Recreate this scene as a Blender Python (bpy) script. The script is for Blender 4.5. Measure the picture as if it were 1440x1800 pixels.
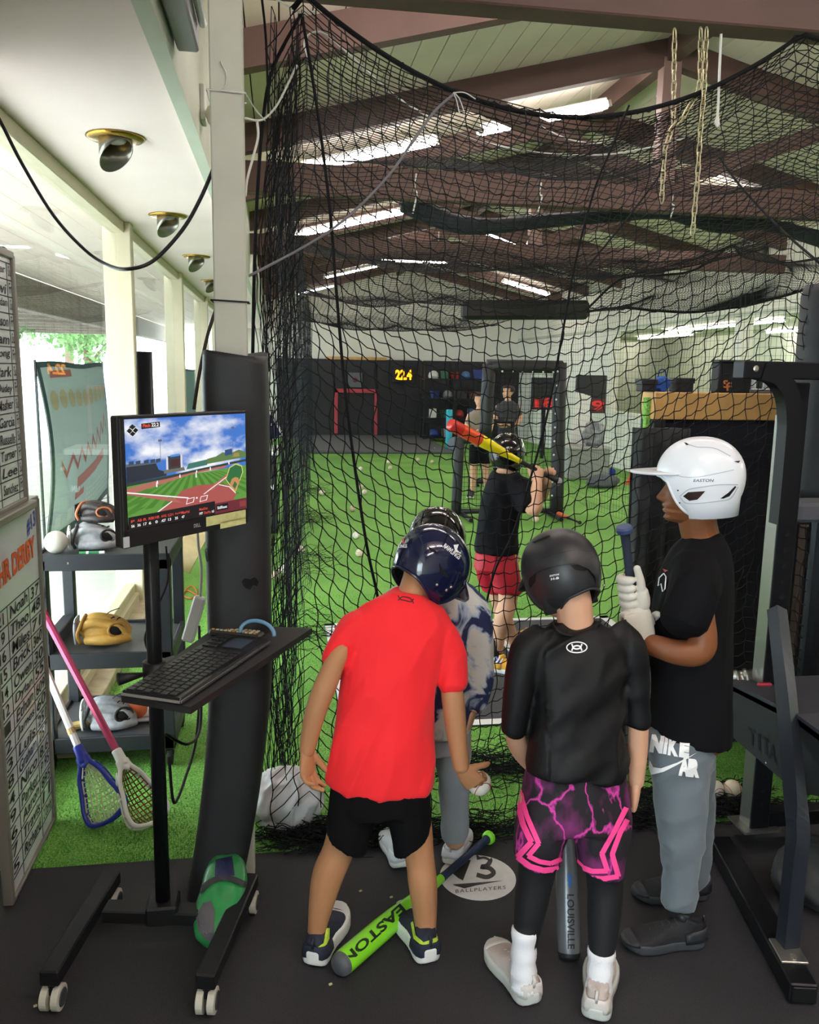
import bpy, bmesh, math, random
import numpy as np
from math import sin, cos, pi, radians, sqrt, atan2
from mathutils import Vector, Matrix, noise as mnoise
from mathutils.bvhtree import BVHTree
from mathutils.geometry import tessellate_polygon

for _o in list(bpy.data.objects): bpy.data.objects.remove(_o)
SC = bpy.context.scene
COL = SC.collection
random.seed(7); RNG = np.random.default_rng(7)

# ---------------------------------------------------------------- camera
F = 1480.0; EYE = np.array([0.0, 0.0, 1.68])
PITCH, YAW, ROLL = radians(9.587161759), radians(8.801371020), radians(1.0)
FW = np.array([sin(YAW)*cos(PITCH), cos(YAW)*cos(PITCH), -sin(PITCH)])
_rt = np.array([cos(YAW), -sin(YAW), 0.0]); _up = np.cross(_rt, FW)
RT = cos(ROLL)*_rt + sin(ROLL)*_up
UP = -sin(ROLL)*_rt + cos(ROLL)*_up
cam_d = bpy.data.cameras.new('camera'); cam = bpy.data.objects.new('camera', cam_d); COL.objects.link(cam)
cam_d.sensor_fit = 'HORIZONTAL'; cam_d.sensor_width = 36.0; cam_d.lens = 36.0*F/1440.0
cam_d.clip_start = 0.05; cam_d.clip_end = 300
cam.matrix_world = Matrix(((RT[0], UP[0], -FW[0], EYE[0]), (RT[1], UP[1], -FW[1], EYE[1]), (RT[2], UP[2], -FW[2], EYE[2]), (0, 0, 0, 1)))
SC.camera = cam
# ---------------------------------------------------------------- world, exposure
SC.view_settings.view_transform = 'Standard'; SC.view_settings.look = 'None'
SC.view_settings.gamma = 1.0; SC.view_settings.use_curve_mapping = False
SC.view_settings.exposure = 0.33
wd = bpy.data.worlds.new('overcast_sky'); SC.world = wd; wd.use_nodes = True
_bg = wd.node_tree.nodes['Background']; _bg.inputs[0].default_value = (0.86, 0.94, 1.0, 1); _bg.inputs[1].default_value = 12.5
TUBE_W = 50.0          # radiance of the fluorescent tubes
SC.cycles.use_denoising = True
SC.cycles.max_bounces = 7; SC.cycles.diffuse_bounces = 4; SC.cycles.glossy_bounces = 4
SC.cycles.transparent_max_bounces = 12; SC.cycles.sample_clamp_indirect = 6.0
SC.cycles.caustics_reflective = False; SC.cycles.caustics_refractive = False

# ---------------------------------------------------------------- helpers
def ray(px, py):
    return FW + RT*(px-720)/F + UP*(900-py)/F
def at(px, py, Y):
    d = ray(px, py); return EYE + d*(Y/d[1])
def atz(px, py, z=0.0):
    d = ray(px, py); return EYE + d*((z-EYE[2])/d[2])
def atx(px, py, X):
    d = ray(px, py); return EYE + d*(X/d[0])
def V(*a): return np.array(a, float)
def nrm(v): v = np.asarray(v, float); return v/(np.linalg.norm(v)+1e-12)
def lerp(a, b, t): return np.asarray(a, float)*(1-t)+np.asarray(b, float)*t

def lin(h):
    if isinstance(h, str):
        h = h.lstrip('#'); c = [int(h[i:i+2], 16)/255 for i in (0, 2, 4)]
        return tuple((x/12.92 if x <= .04045 else ((x+.055)/1.055)**2.4) for x in c)
    return tuple(h)
MATS = {}
def M(name, col=None, rough=.6, metal=0.0, var=0.0, vscale=8.0, bump=0.0, bscale=60.0, spec=.5, emit=None, estr=1.0, sheen=0.0, trans=0.0, ior=1.45, coat=0.0, alpha=None):
    if name in MATS: return MATS[name]
    m = bpy.data.materials.new(name); m.use_nodes = True; MATS[name] = m
    nt = m.node_tree; b = nt.nodes['Principled BSDF']
    c = lin(col) if col is not None else (.5, .5, .5)
    b.inputs['Base Color'].default_value = (*c, 1); b.inputs['Roughness'].default_value = rough
    b.inputs['Metallic'].default_value = metal; b.inputs['Specular IOR Level'].default_value = spec
    b.inputs['Sheen Weight'].default_value = sheen; b.inputs['Transmission Weight'].default_value = trans
    b.inputs['IOR'].default_value = ior; b.inputs['Coat Weight'].default_value = coat
    if alpha is not None: b.inputs['Alpha'].default_value = alpha
    if emit is not None:
        b.inputs['Emission Color'].default_value = (*lin(emit), 1); b.inputs['Emission Strength'].default_value = estr
    if var > 0 or bump > 0:
        tc = nt.nodes.new('ShaderNodeTexCoord')
    if var > 0:
        n = nt.nodes.new('ShaderNodeTexNoise'); n.inputs['Scale'].default_value = vscale; n.inputs['Detail'].default_value = 5
        nt.links.new(tc.outputs['Object'], n.inputs['Vector'])
        mr = nt.nodes.new('ShaderNodeMapRange'); mr.inputs['From Min'].default_value = .3; mr.inputs['From Max'].default_value = .7
        mr.inputs['To Min'].default_value = 1-var; mr.inputs['To Max'].default_value = 1+var
        nt.links.new(n.outputs['Fac'], mr.inputs['Value'])
        mx = nt.nodes.new('ShaderNodeMix'); mx.data_type = 'RGBA'; mx.blend_type = 'MULTIPLY'; mx.inputs[0].default_value = 1
        mx.inputs[6].default_value = (*c, 1); nt.links.new(mr.outputs[0], mx.inputs[7]); nt.links.new(mx.outputs[2], b.inputs['Base Color'])
    if bump > 0:
        n2 = nt.nodes.new('ShaderNodeTexNoise'); n2.inputs['Scale'].default_value = bscale; n2.inputs['Detail'].default_value = 4
        nt.links.new(tc.outputs['Object'], n2.inputs['Vector'])
        bp = nt.nodes.new('ShaderNodeBump'); bp.inputs['Strength'].default_value = bump; bp.inputs['Distance'].default_value = .01
        nt.links.new(n2.outputs['Fac'], bp.inputs['Height']); nt.links.new(bp.outputs[0], b.inputs['Normal'])
    return m
def Mattr(name, rough=.5, emit=0.0):
    """colour taken from the face colour attribute (flat print)"""
    if name in MATS: return MATS[name]
    m = bpy.data.materials.new(name); m.use_nodes = True; MATS[name] = m
    nt = m.node_tree; b = nt.nodes['Principled BSDF']; a = nt.nodes.new('ShaderNodeAttribute'); a.attribute_name = 'print'
    b.inputs['Roughness'].default_value = rough
    if emit > 0:
        b.inputs['Base Color'].default_value = (0, 0, 0, 1); nt.links.new(a.outputs['Color'], b.inputs['Emission Color']); b.inputs['Emission Strength'].default_value = emit
    else: nt.links.new(a.outputs['Color'], b.inputs['Base Color'])
    return m

class MB:
    """collects geometry in world coordinates; build() links it as one mesh object"""
    def __init__(s): s.v = []; s.f = []; s.c = []; s.n = 0
    def add(s, vs, fs, col=None):
        s.v.append(np.asarray(vs, float).reshape(-1, 3)); s.f += [tuple(int(i)+s.n for i in f) for f in fs]
        if col is not None or s.c: s.c += [col or (1, 1, 1)]*len(fs)
        s.n += len(s.v[-1]); return s
    def box(s, lo, hi, bev=0.0):
        lo = np.minimum(lo, hi).astype(float) if not isinstance(lo, tuple) else np.array(lo, float); hi = np.array(hi, float)
        c = (lo+hi)/2; h = np.abs(hi-lo)/2
        return s.obox(c, (1, 0, 0), (0, 1, 0), h*2, bev)
    def obox(s, c, ux, uy, size, bev=0.0):
        ux = nrm(ux); uz = nrm(np.cross(ux, uy)); uy = np.cross(uz, ux); h = np.array(size, float)/2
        bev = min(bev, h.min()*.95)
        if bev <= 0:
            vs = [c+ux*h[0]*a+uy*h[1]*b+uz*h[2]*d for d in (-1, 1) for b in (-1, 1) for a in (-1, 1)]
            return s.add(vs, [(0, 2, 3, 1), (4, 5, 7, 6), (0, 1, 5, 4), (2, 6, 7, 3), (0, 4, 6, 2), (1, 3, 7, 5)])
        vs = []; idx = {}
        for d in (-1, 1):
            for b in (-1, 1):
                for a in (-1, 1):
                    for k in range(3):
                        o = [h[0]-bev, h[1]-bev, h[2]-bev]; o[k] = h[k]
                        idx[(a, b, d, k)] = len(vs); vs.append(c+ux*o[0]*a+uy*o[1]*b+uz*o[2]*d)
        fs = []
        for k in range(3):
            for sg in (-1, 1):
                q = []
                for (p, r) in ((-1, -1), (1, -1), (1, 1), (-1, 1)):
                    t = [0, 0, 0]; t[k] = sg; t[(k+1) % 3] = p; t[(k+2) % 3] = r; q.append(idx[(*t, k)])
                fs.append(q if sg > 0 else q[::-1])
        for k in range(3):
            a1, a2 = (k+1) % 3, (k+2) % 3
            for p in (-1, 1):
                for r in (-1, 1):
                    t0 = [0, 0, 0]; t0[k] = -1; t0[a1] = p; t0[a2] = r; t1 = list(t0); t1[k] = 1
                    q = [idx[(*t0, a1)], idx[(*t1, a1)], idx[(*t1, a2)], idx[(*t0, a2)]]
                    fs.append(q if p*r > 0 else q[::-1])
        for a in (-1, 1):
            for b in (-1, 1):
                for d in (-1, 1):
                    q = [idx[(a, b, d, 0)], idx[(a, b, d, 1)], idx[(a, b, d, 2)]]
                    fs.append(q if a*b*d > 0 else q[::-1])
        return s.add(vs, fs)
    def beam(s, p, q, w, h, up=(0, 0, 1), bev=0.0):
        p = np.array(p, float); q = np.array(q, float); d = q-p; L = np.linalg.norm(d); d = d/L
        side = nrm(np.cross(d, up)); u = np.cross(side, d)
        return s.obox((p+q)/2, d, side, (L, w, h), bev)
    def tube(s, pts, r, n=8, cap=True, closed=False):
        pts = [np.array(p, float) for p in pts]; m = len(pts); rr = [r]*m if np.isscalar(r) else list(r)
        T = []
        for i in range(m):
            a = pts[(i-1) % m] if (closed or i > 0) else pts[i]; b = pts[(i+1) % m] if (closed or i < m-1) else pts[i]
            T.append(nrm(b-a))
        N = np.cross(T[0], (0, 0, 1)); N = N if np.linalg.norm(N) > .05 else np.cross(T[0], (0, 1, 0)); N = nrm(N)
        vs = []
        for i in range(m):
            N = nrm(N-T[i]*np.dot(N, T[i])); B = np.cross(T[i], N)
            for k in range(n):
                a = 2*pi*k/n; vs.append(pts[i]+(N*cos(a)+B*sin(a))*rr[i])
        fs = []
        for i in range(m if closed else m-1):
            j = (i+1) % m
            for k in range(n):
                k2 = (k+1) % n; fs.append((i*n+k, i*n+k2, j*n+k2, j*n+k))
        if cap and not closed: fs.append(tuple(range(n-1, -1, -1))); fs.append(tuple((m-1)*n+k for k in range(n)))
        return s.add(vs, fs)
    def sqtube(s, pts, w, h, ref=(0, 0, 1), bev=0.0):
        """square section swept along a path; ref = direction that the h side follows"""
        pts = [np.array(p, float) for p in pts]; m = len(pts); vs = []
        for i in range(m):
            t = nrm(pts[min(i+1, m-1)]-pts[max(i-1, 0)]); sd = nrm(np.cross(t, ref)); u = np.cross(sd, t)
            for a, b in ((-1, -1), (1, -1), (1, 1), (-1, 1)): vs.append(pts[i]+sd*a*w/2+u*b*h/2)
        fs = [(i*4+k, i*4+(k+1) % 4, i*4+4+(k+1) % 4, i*4+4+k) for i in range(m-1) for k in range(4)]
        fs += [(3, 2, 1, 0), tuple((m-1)*4+k for k in range(4))]
        return s.add(vs, fs)
    def rings(s, R, cap=True, closed=False):
        n = len(R[0]); vs = np.concatenate([np.asarray(r, float) for r in R]); m = len(R); fs = []
        for i in range(m-1):
            for k in range(n): fs.append((i*n+k, i*n+(k+1) % n, (i+1)*n+(k+1) % n, (i+1)*n+k))
        if cap: fs.append(tuple(range(n-1, -1, -1))); fs.append(tuple((m-1)*n+k for k in range(n)))
        return s.add(vs, fs)
    def grid(s, G, flip=False, wrap=False, col=None):
        G = np.asarray(G, float); a, b = G.shape[:2]; fs = []
        for i in range(a-1):
            for j in range(b if wrap else b-1):
                q = (i*b+j, i*b+(j+1) % b, (i+1)*b+(j+1) % b, (i+1)*b+j); fs.append(q[::-1] if flip else q)
        return s.add(G.reshape(-1, 3), fs, col)
    def lathe(s, p, axis, prof, n=20, cap=True):
        axis = nrm(axis); N = np.cross(axis, (0, 0, 1)); N = N if np.linalg.norm(N) > .05 else np.cross(axis, (0, 1, 0)); N = nrm(N); B = np.cross(axis, N)
        R = [[np.array(p, float)+axis*z+(N*cos(2*pi*k/n)+B*sin(2*pi*k/n))*r for k in range(n)] for r, z in prof]
        return s.rings(R, cap)
    def sphere(s, c, r, n=16, m=10, ax=None):
        r = np.array([r]*3 if np.isscalar(r) else r, float); A = np.eye(3) if ax is None else np.array(ax)
        R = []
        for i in range(1, m):
            t = pi*i/m; R.append([np.array(c)+(V(sin(t)*cos(2*pi*k/n), sin(t)*sin(2*pi*k/n), -cos(t))*r)@A for k in range(n)])
        b0 = s.n; s.rings(R, False)
        vs = [np.array(c)+(V(0, 0, -1)*r)@A, np.array(c)+(V(0, 0, 1)*r)@A]
        base = b0; k0 = s.n; s.v.append(np.array(vs)); s.n += 2
        F_ = [(k0, base+(k+1) % n, base+k) for k in range(n)]+[(k0+1, base+(m-2)*n+k, base+(m-2)*n+(k+1) % n) for k in range(n)]
        s.f += F_
        if s.c: s.c += [(1, 1, 1)]*len(F_)
        return s
    def prism(s, poly, o, ux, uy, t):
        """2-D outline extruded by t along ux x uy"""
        ux = np.array(ux, float); uy = np.array(uy, float); w = nrm(np.cross(ux, uy)); n = len(poly)
        a = [np.array(o)+ux*p[0]+uy*p[1] for p in poly]; b = [q+w*t for q in a]
        tri = tessellate_polygon([[Vector((p[0], p[1], 0)) for p in poly]])
        area = sum(poly[i][0]*poly[(i+1) % n][1]-poly[(i+1) % n][0]*poly[i][1] for i in range(n))
        fs = []
        for t3 in tri:
            p0, p1, p2 = [poly[i] for i in t3]
            ccw = (p1[0]-p0[0])*(p2[1]-p0[1])-(p1[1]-p0[1])*(p2[0]-p0[0]) > 0
            q = tuple(t3) if ccw else tuple(t3[::-1])
            fs.append(tuple(i+n for i in q)); fs.append(q[::-1])
        for i in range(n):
            q = (i, (i+1) % n, n+(i+1) % n, n+i); fs.append(q if area > 0 else q[::-1])
        return s.add(a+b, fs)
    def arr(s): return np.concatenate(s.v) if s.v else np.zeros((0, 3))
    def build(s, name, mat, parent=None, smooth=False, **kw):
        o = mkobj(name, s.arr(), s.f, mat, parent, smooth)
        if s.c:
            at_ = o.data.color_attributes.new('print', 'FLOAT_COLOR', 'CORNER')
            arr = []
            for p, c in zip(o.data.polygons, s.c): arr += list((*lin(c), 1.0))*p.loop_total
            at_.data.foreach_set('color', arr)
        tag(o, **kw); return o

BASE = {}
def mkobj(name, verts, faces, mat, parent=None, smooth=False):
    me = bpy.data.meshes.new(name)
    off = BASE.get(parent.name, np.zeros(3)) if parent is not None else np.zeros(3)
    verts = np.asarray(verts, float)-off
    me.from_pydata(verts.tolist(), [], faces); me.update()
    if smooth:
        me.polygons.foreach_set('use_smooth', [True]*len(me.polygons))
    for m in (mat if isinstance(mat, (list, tuple)) else [mat]): me.materials.append(m)
    o = bpy.data.objects.new(name, me); COL.objects.link(o); BASE[o.name] = off
    if parent is not None: o.parent = parent
    return o
def tag(o, label=None, cat=None, group=None, kind=None):
    if label: o['label'] = label
    if cat: o['category'] = cat
    if group: o['group'] = group
    if kind: o['kind'] = kind
    return o
def thing(name, loc, label=None, cat=None, group=None, kind=None):
    o = bpy.data.objects.new(name, None); COL.objects.link(o); o.location = [float(x) for x in loc]; o.empty_display_size = .1
    BASE[o.name] = np.array(loc, float); tag(o, label, cat, group, kind); return o
def copy_tree(o, delta, parent=None, **kw):
    c = o.copy(); COL.objects.link(c); c.parent = parent
    if parent is None: c.location = Vector(o.location)+Vector([float(x) for x in delta]); BASE[c.name] = BASE.get(o.name, np.zeros(3))+np.array(delta, float)
    else: BASE[c.name] = BASE[parent.name]
    for ch in [x for x in bpy.data.objects if x.parent == o]: copy_tree(ch, delta, c)
    tag(c, **kw); return c
def smooth_by_angle(o, deg=40):
    me = o.data; me.polygons.foreach_set('use_smooth', [True]*len(me.polygons))
    try: me.set_sharp_from_angle(angle=radians(deg))
    except Exception: pass
    return o
def catmull(P, n=6):
    P = [np.array(p, float) for p in P]; out = []
    for i in range(len(P)-1):
        p0 = P[i-1] if i > 0 else 2*P[0]-P[1]; p1, p2 = P[i], P[i+1]; p3 = P[i+2] if i+2 < len(P) else 2*P[-1]-P[-2]
        for k in range(n):
            t = k/n; out.append(.5*((2*p1)+(-p0+p2)*t+(2*p0-5*p1+4*p2-p3)*t*t+(-p0+3*p1-3*p2+p3)*t**3))
    out.append(P[-1]); return out
def remesh(mb, vox, smooth=3, fac=.5, sub=0):
    """fuse overlapping closed shells into one continuous skin; returns verts, faces"""
    me = bpy.data.meshes.new('tmp'); me.from_pydata(mb.arr().tolist(), [], mb.f); me.update()
    o = bpy.data.objects.new('tmp', me); COL.objects.link(o)
    r = o.modifiers.new('r', 'REMESH'); r.mode = 'VOXEL'; r.voxel_size = vox; r.adaptivity = 0
    if smooth:
        sm = o.modifiers.new('s', 'SMOOTH'); sm.factor = fac; sm.iterations = smooth
    dg = bpy.context.evaluated_depsgraph_get(); ev = o.evaluated_get(dg); m2 = bpy.data.meshes.new_from_object(ev)
    n = len(m2.vertices); a = np.empty(n*3); m2.vertices.foreach_get('co', a)
    fs = [tuple(p.vertices) for p in m2.polygons]
    bpy.data.objects.remove(o); bpy.data.meshes.remove(me); bpy.data.meshes.remove(m2)
    return a.reshape(-1, 3), fs
def vnormals(v, f):
    N = np.zeros_like(v); q = np.array([(*x, x[-1]) if len(x) == 3 else x[:4] for x in f])
    n = np.cross(v[q[:, 2]]-v[q[:, 0]], v[q[:, 3]]-v[q[:, 1]])
    for k in range(4): np.add.at(N, q[:, k], n)
    return N/(np.linalg.norm(N, axis=1, keepdims=True)+1e-12)
def bvh_of(*objs):
    vs, fs, n = [], [], 0
    for o in objs:
        off = BASE[o.name] if o.parent is not None else (BASE[o.name]+np.array(o.location) if False else BASE[o.name])
        for v in o.data.vertices: vs.append(Vector(v.co)+Vector(off))
        fs += [tuple(i+n for i in p.vertices) for p in o.data.polygons]; n = len(vs)
    return BVHTree.FromPolygons(vs, fs)

# flat lettering ------------------------------------------------------------
def text_mesh(s, bold=0.0, shear=0.0, space=1.0):
    """built-in font as 2-D verts/tris, height of capitals about 0.7"""
    cu = bpy.data.curves.new('t', 'FONT'); cu.body = s; cu.offset = bold; cu.shear = shear; cu.space_character = space; cu.resolution_u = 3
    o = bpy.data.objects.new('t', cu); COL.objects.link(o)
    dg = bpy.context.evaluated_depsgraph_get(); me = bpy.data.meshes.new_from_object(o.evaluated_get(dg))
    a = np.empty(len(me.vertices)*3); me.vertices.foreach_get('co', a); f = [tuple(p.vertices) for p in me.polygons]
    bpy.data.objects.remove(o); bpy.data.curves.remove(cu); bpy.data.meshes.remove(me)
    a = a.reshape(-1, 3)[:, :2]
    return a, f
def text_fit(s, **k):
    """text normalised to the unit box: u 0..1 across, v 0..1 up"""
    a, f = text_mesh(s, **k)
    if len(a) == 0: return a, f
    lo = a.min(0); hi = a.max(0); return (a-lo)/(hi-lo+1e-9), f
def refine2d(v, f, maxlen):
    """split long triangles so that a decal can bend with its surface"""
    bm = bmesh.new(); bv = [bm.verts.new((p[0], p[1], 0)) for p in v]
    for q in f:
        try: bm.faces.new([bv[i] for i in q])
        except ValueError: pass
    for _ in range(5):
        e = [x for x in bm.edges if x.calc_length() > maxlen]
        if not e: break
        bmesh.ops.subdivide_edges(bm, edges=e, cuts=1)
        bmesh.ops.triangulate(bm, faces=[x for x in bm.faces if len(x.verts) > 3])
    bm.verts.index_update()
    v2 = np.array([(x.co.x, x.co.y) for x in bm.verts]); f2 = [tuple(y.index for y in x.verts) for x in bm.faces]; bm.free(); return v2, f2
def poly_px(pts):
    tri = tessellate_polygon([[Vector((p[0], p[1], 0)) for p in pts]]); return np.array(pts, float), [tuple(t) for t in tri]
def strip_px(pts, w):
    pts = np.array(pts, float); n = len(pts); L = []; R_ = []
    ww = [w]*n if np.isscalar(w) else w
    for i in range(n):
        d = pts[min(i+1, n-1)]-pts[max(i-1, 0)]; d = d/(np.linalg.norm(d)+1e-9); nn = np.array([-d[1], d[0]]); L.append(pts[i]+nn*ww[i]/2); R_.append(pts[i]-nn*ww[i]/2)
    v = np.array(L+R_); f = [(i, i+1, n+i+1, n+i) for i in range(n-1)]; return v, f
def decal(name, parent, target, shapes, mat, off=.0015, maxlen=7.0, **kw):
    """flat print laid onto the real surface of target; shapes = [(v2d in photo pixels, faces)] found once by ray, then plain geometry on the thing"""
    bv = target if isinstance(target, BVHTree) else bvh_of(*(target if isinstance(target, (list, tuple)) else [target]))
    mb = MB(); E_ = Vector(EYE)
    for sh in shapes:
        v, f = refine2d(sh[0], sh[1], maxlen); P = []; ok = []
        for p in v:
            d = Vector(ray(p[0], p[1])).normalized(); h = bv.ray_cast(E_, d)
            if h[0] is None: P.append((0, 0, 0)); ok.append(False)
            else:
                nn = h[1] if h[1].dot(d) < 0 else -h[1]
                P.append(tuple(h[0]+nn*off-d*off*.5)); ok.append(True)
        P = np.array(P)
        ff = []
        for t in f:
            if all(ok[i] for i in t):
                q = [P[i] for i in t]; n = np.cross(q[1]-q[0], q[2]-q[0]); ff.append(t if np.dot(n, EYE-q[0]) > 0 else t[::-1])
        if ff: mb.add(P, ff)
    if not mb.f: return None
    if kw.get('kind') == 'stuff': return mb.build(name, mat, parent, **kw)
    vv = mb.arr(); par = list(range(len(vv)))          # every separate piece becomes a part of its own
    def root(i):
        while par[i] != i: par[i] = par[par[i]]; i = par[i]
        return i
    for q in mb.f:
        for k in q[1:]: par[root(k)] = root(q[0])
    groups = {}
    for q in mb.f: groups.setdefault(root(q[0]), []).append(q)
    first = None
    for fs in groups.values():
        used = sorted({i for q in fs for i in q}); mp_ = {a: k for k, a in enumerate(used)}
        o = mkobj(name, vv[used], [tuple(mp_[i] for i in q) for q in fs], mat, parent); tag(o, **kw); first = first or o
    return first
def text_px(s, o, ex, ey, **k):
    """text box with its lower-left corner at pixel o, ex = pixel vector along the line, ey = pixel vector up the letters"""
    a, f = text_fit(s, **k); return np.array(o)+a[:, :1]*np.array(ex)+a[:, 1:2]*np.array(ey), f

# netting -------------------------------------------------------------------
def net_mesh(mb, G, r, sides=3, knots=True, rows=True, cols=True):
    """threads along both directions of a point grid, with a knot at every crossing"""
    G = np.asarray(G, float); a, b = G.shape[:2]
    def threads(L):
        # L: lines x points x 3
        m, n = L.shape[:2]
        T = np.empty_like(L); T[:, 1:-1] = L[:, 2:]-L[:, :-2]; T[:, 0] = L[:, 1]-L[:, 0]; T[:, -1] = L[:, -1]-L[:, -2]
        T /= np.linalg.norm(T, axis=2, keepdims=True)+1e-9
        ref = np.where(np.abs(T[..., 1:2]) < .9, np.array([0, 1., 0]), np.array([1., 0, 0]))
        N = np.cross(T, ref); N /= np.linalg.norm(N, axis=2, keepdims=True)+1e-9; B = np.cross(T, N)
        vs = np.stack([L+(N*cos(2*pi*k/sides)+B*sin(2*pi*k/sides))*r for k in range(sides)], axis=2)  # m,n,s,3
        idx = np.arange(m*n*sides).reshape(m, n, sides)
        A = idx[:, :-1]; Bq = idx[:, 1:]
        q = np.stack([A, np.roll(A, -1, 2), np.roll(Bq, -1, 2), Bq], axis=-1).reshape(-1, 4)
        mb.v.append(vs.reshape(-1, 3)); mb.f += [tuple(x) for x in (q+mb.n).tolist()]; mb.n += m*n*sides
    if rows: threads(G)
    if cols: threads(G.transpose(1, 0, 2))
    if knots:
        P = G.reshape(-1, 3); k = r*2.1; D = np.array([(1, 0, 0), (-1, 0, 0), (0, 1, 0), (0, -1, 0), (0, 0, 1), (0, 0, -1)])*k
        vs = (P[:, None]+D[None]).reshape(-1, 3); fo = np.array([(0, 2, 4), (2, 1, 4), (1, 3, 4), (3, 0, 4), (2, 0, 5), (1, 2, 5), (3, 1, 5), (0, 3, 5)])
        q = (np.arange(len(P))[:, None, None]*6+fo[None]).reshape(-1, 3); mb.v.append(vs); mb.f += [tuple(x) for x in (q+mb.n).tolist()]; mb.n += len(vs)
    return mb
# ================================================================ the setting
def zlow(X): return 3.22+.25*X if X < 2.9 else 3.22+.25*(5.8-X)
XG, XW, YB, YF = -1.05, 6.0, -3.2, 21.2      # glass line, right wall, back, far wall

def turf_material():
    m = bpy.data.materials.new('turf'); m.use_nodes = True; nt = m.node_tree; b = nt.nodes['Principled BSDF']
    tc = nt.nodes.new('ShaderNodeTexCoord'); n = nt.nodes.new('ShaderNodeTexNoise'); n.inputs['Scale'].default_value = 140; n.inputs['Detail'].default_value = 3
    n3 = nt.nodes.new('ShaderNodeTexNoise'); n3.inputs['Scale'].default_value = 1.3
    r = nt.nodes.new('ShaderNodeValToRGB'); r.color_ramp.elements[0].position = .3; r.color_ramp.elements[0].color = (*lin('3f7a2a'), 1)
    r.color_ramp.elements[1].position = .72; r.color_ramp.elements[1].color = (*lin('90c85a'), 1)
    mx = nt.nodes.new('ShaderNodeMath'); mx.operation = 'MULTIPLY_ADD'; mx.inputs[1].default_value = .35
    nt.links.new(tc.outputs['Object'], n.inputs['Vector']); nt.links.new(tc.outputs['Object'], n3.inputs['Vector'])
    nt.links.new(n3.outputs['Fac'], mx.inputs[0]); 
    sub = nt.nodes.new('ShaderNodeMath'); sub.operation = 'SUBTRACT'; sub.inputs[1].default_value = .175
    nt.links.new(n.outputs['Fac'], mx.inputs[2]); nt.links.new(mx.outputs[0], sub.inputs[0]); nt.links.new(sub.outputs[0], r.inputs['Fac'])
    nt.links.new(r.outputs['Color'], b.inputs['Base Color']); b.inputs['Roughness'].default_value = .75
    bp = nt.nodes.new('ShaderNodeBump'); bp.inputs['Strength'].default_value = .7; bp.inputs['Distance'].default_value = .01
    nt.links.new(n.outputs['Fac'], bp.inputs['Height']); nt.links.new(bp.outputs[0], b.inputs['Normal']); return m
TURF = turf_material()
RUBBER = M('rubber_mat', '2e2e31', rough=.62, var=.25, vscale=220, bump=.25, bscale=300, spec=.35)
MB().box((XG, YB, -.08), (8.6, YF+.3, -.02)).build('floor', M('slab', '6a6a66', .9), kind='structure')
MB().box((XG, YB, -.02), (8.6, 2.755, 0.0)).build('floor_mat', RUBBER, kind='structure')
MB().box((XG, 2.755, -.02), (8.6, YF, -.006)).build('floor_turf', TURF, kind='structure')
# short turf blades near the mat
nb = 60000; mb = MB()
bx = RNG.uniform(-.98, 2.2, nb); by = 2.757+RNG.random(nb)**1.6*3.4; ang = RNG.uniform(0, 2*pi, nb); hh = RNG.uniform(.007, .017, nb); ln = RNG.uniform(-.008, .008, (nb, 2))
p0 = np.stack([bx-cos_ if False else bx-np.cos(ang)*.0016, by-np.sin(ang)*.0016, np.full(nb, -.007)], 1); p1 = np.stack([bx+np.cos(ang)*.0016, by+np.sin(ang)*.0016, np.full(nb, -.007)], 1)
p2 = np.stack([bx+ln[:, 0], by+ln[:, 1], -.007+hh], 1)
mb.v = [np.stack([p0, p1, p2], 1).reshape(-1, 3)]; mb.f = [(3*i, 3*i+1, 3*i+2) for i in range(nb)]; mb.n = 3*nb
mb.build('turf_blades', M('turf_blade', '549c38', .7, var=.3, vscale=30), kind='stuff', label='short green artificial turf fibres beside the black mat', cat='turf')

# roof: planks over rafters --------------------------------------------------
BEAM = M('brown_beam', '5c4640', .62, var=.12, vscale=3, bump=.1, bscale=20)
PLANK = M('cream_plank', 'e6d6ca', .7, var=.06, vscale=2.0, bump=.06, bscale=12)
ceil = thing('ceiling', (2.9, 9, 4.2), kind='structure')
MB().add([(-.34, YB, zlow(-.34)+.225), (2.9, YB, zlow(2.9)+.225), (2.9, YF, zlow(2.9)+.225), (-.34, YF, zlow(-.34)+.225)], [(0, 1, 2, 3)]).add(
    [(2.9, YB, zlow(2.9)+.225), (6.1, YB, zlow(6.1)+.225), (6.1, YF, zlow(6.1)+.225), (2.9, YF, zlow(2.9)+.225)], [(0, 1, 2, 3)]).build('roof_deck', M('deck', '4a4438', .8), ceil)
def plank(x0, x1):
    z0, z1 = zlow(x0)+.192, zlow(x1)+.192
    vs = [(x0, YB, z0), (x1, YB, z1), (x1, YF, z1), (x0, YF, z0), (x0, YB, z0+.025), (x1, YB, z1+.025), (x1, YF, z1+.025), (x0, YF, z0+.025)]
    return MB().add(vs, [(0, 3, 2, 1), (4, 5, 6, 7), (0, 1, 5, 4), (2, 3, 7, 6), (1, 2, 6, 5), (0, 4, 7, 3)])
npl = 19; wpl = 3.23/npl
for i in range(npl):
    plank(-.33+i*wpl+.004, -.33+(i+1)*wpl-.004).build('plank', PLANK, ceil)
    plank(2.9+i*wpl+.004, 2.9+(i+1)*wpl-.004).build('plank', PLANK, ceil)
truss_y = [3.07+1.66*k for k in range(-3, 11)]
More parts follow.
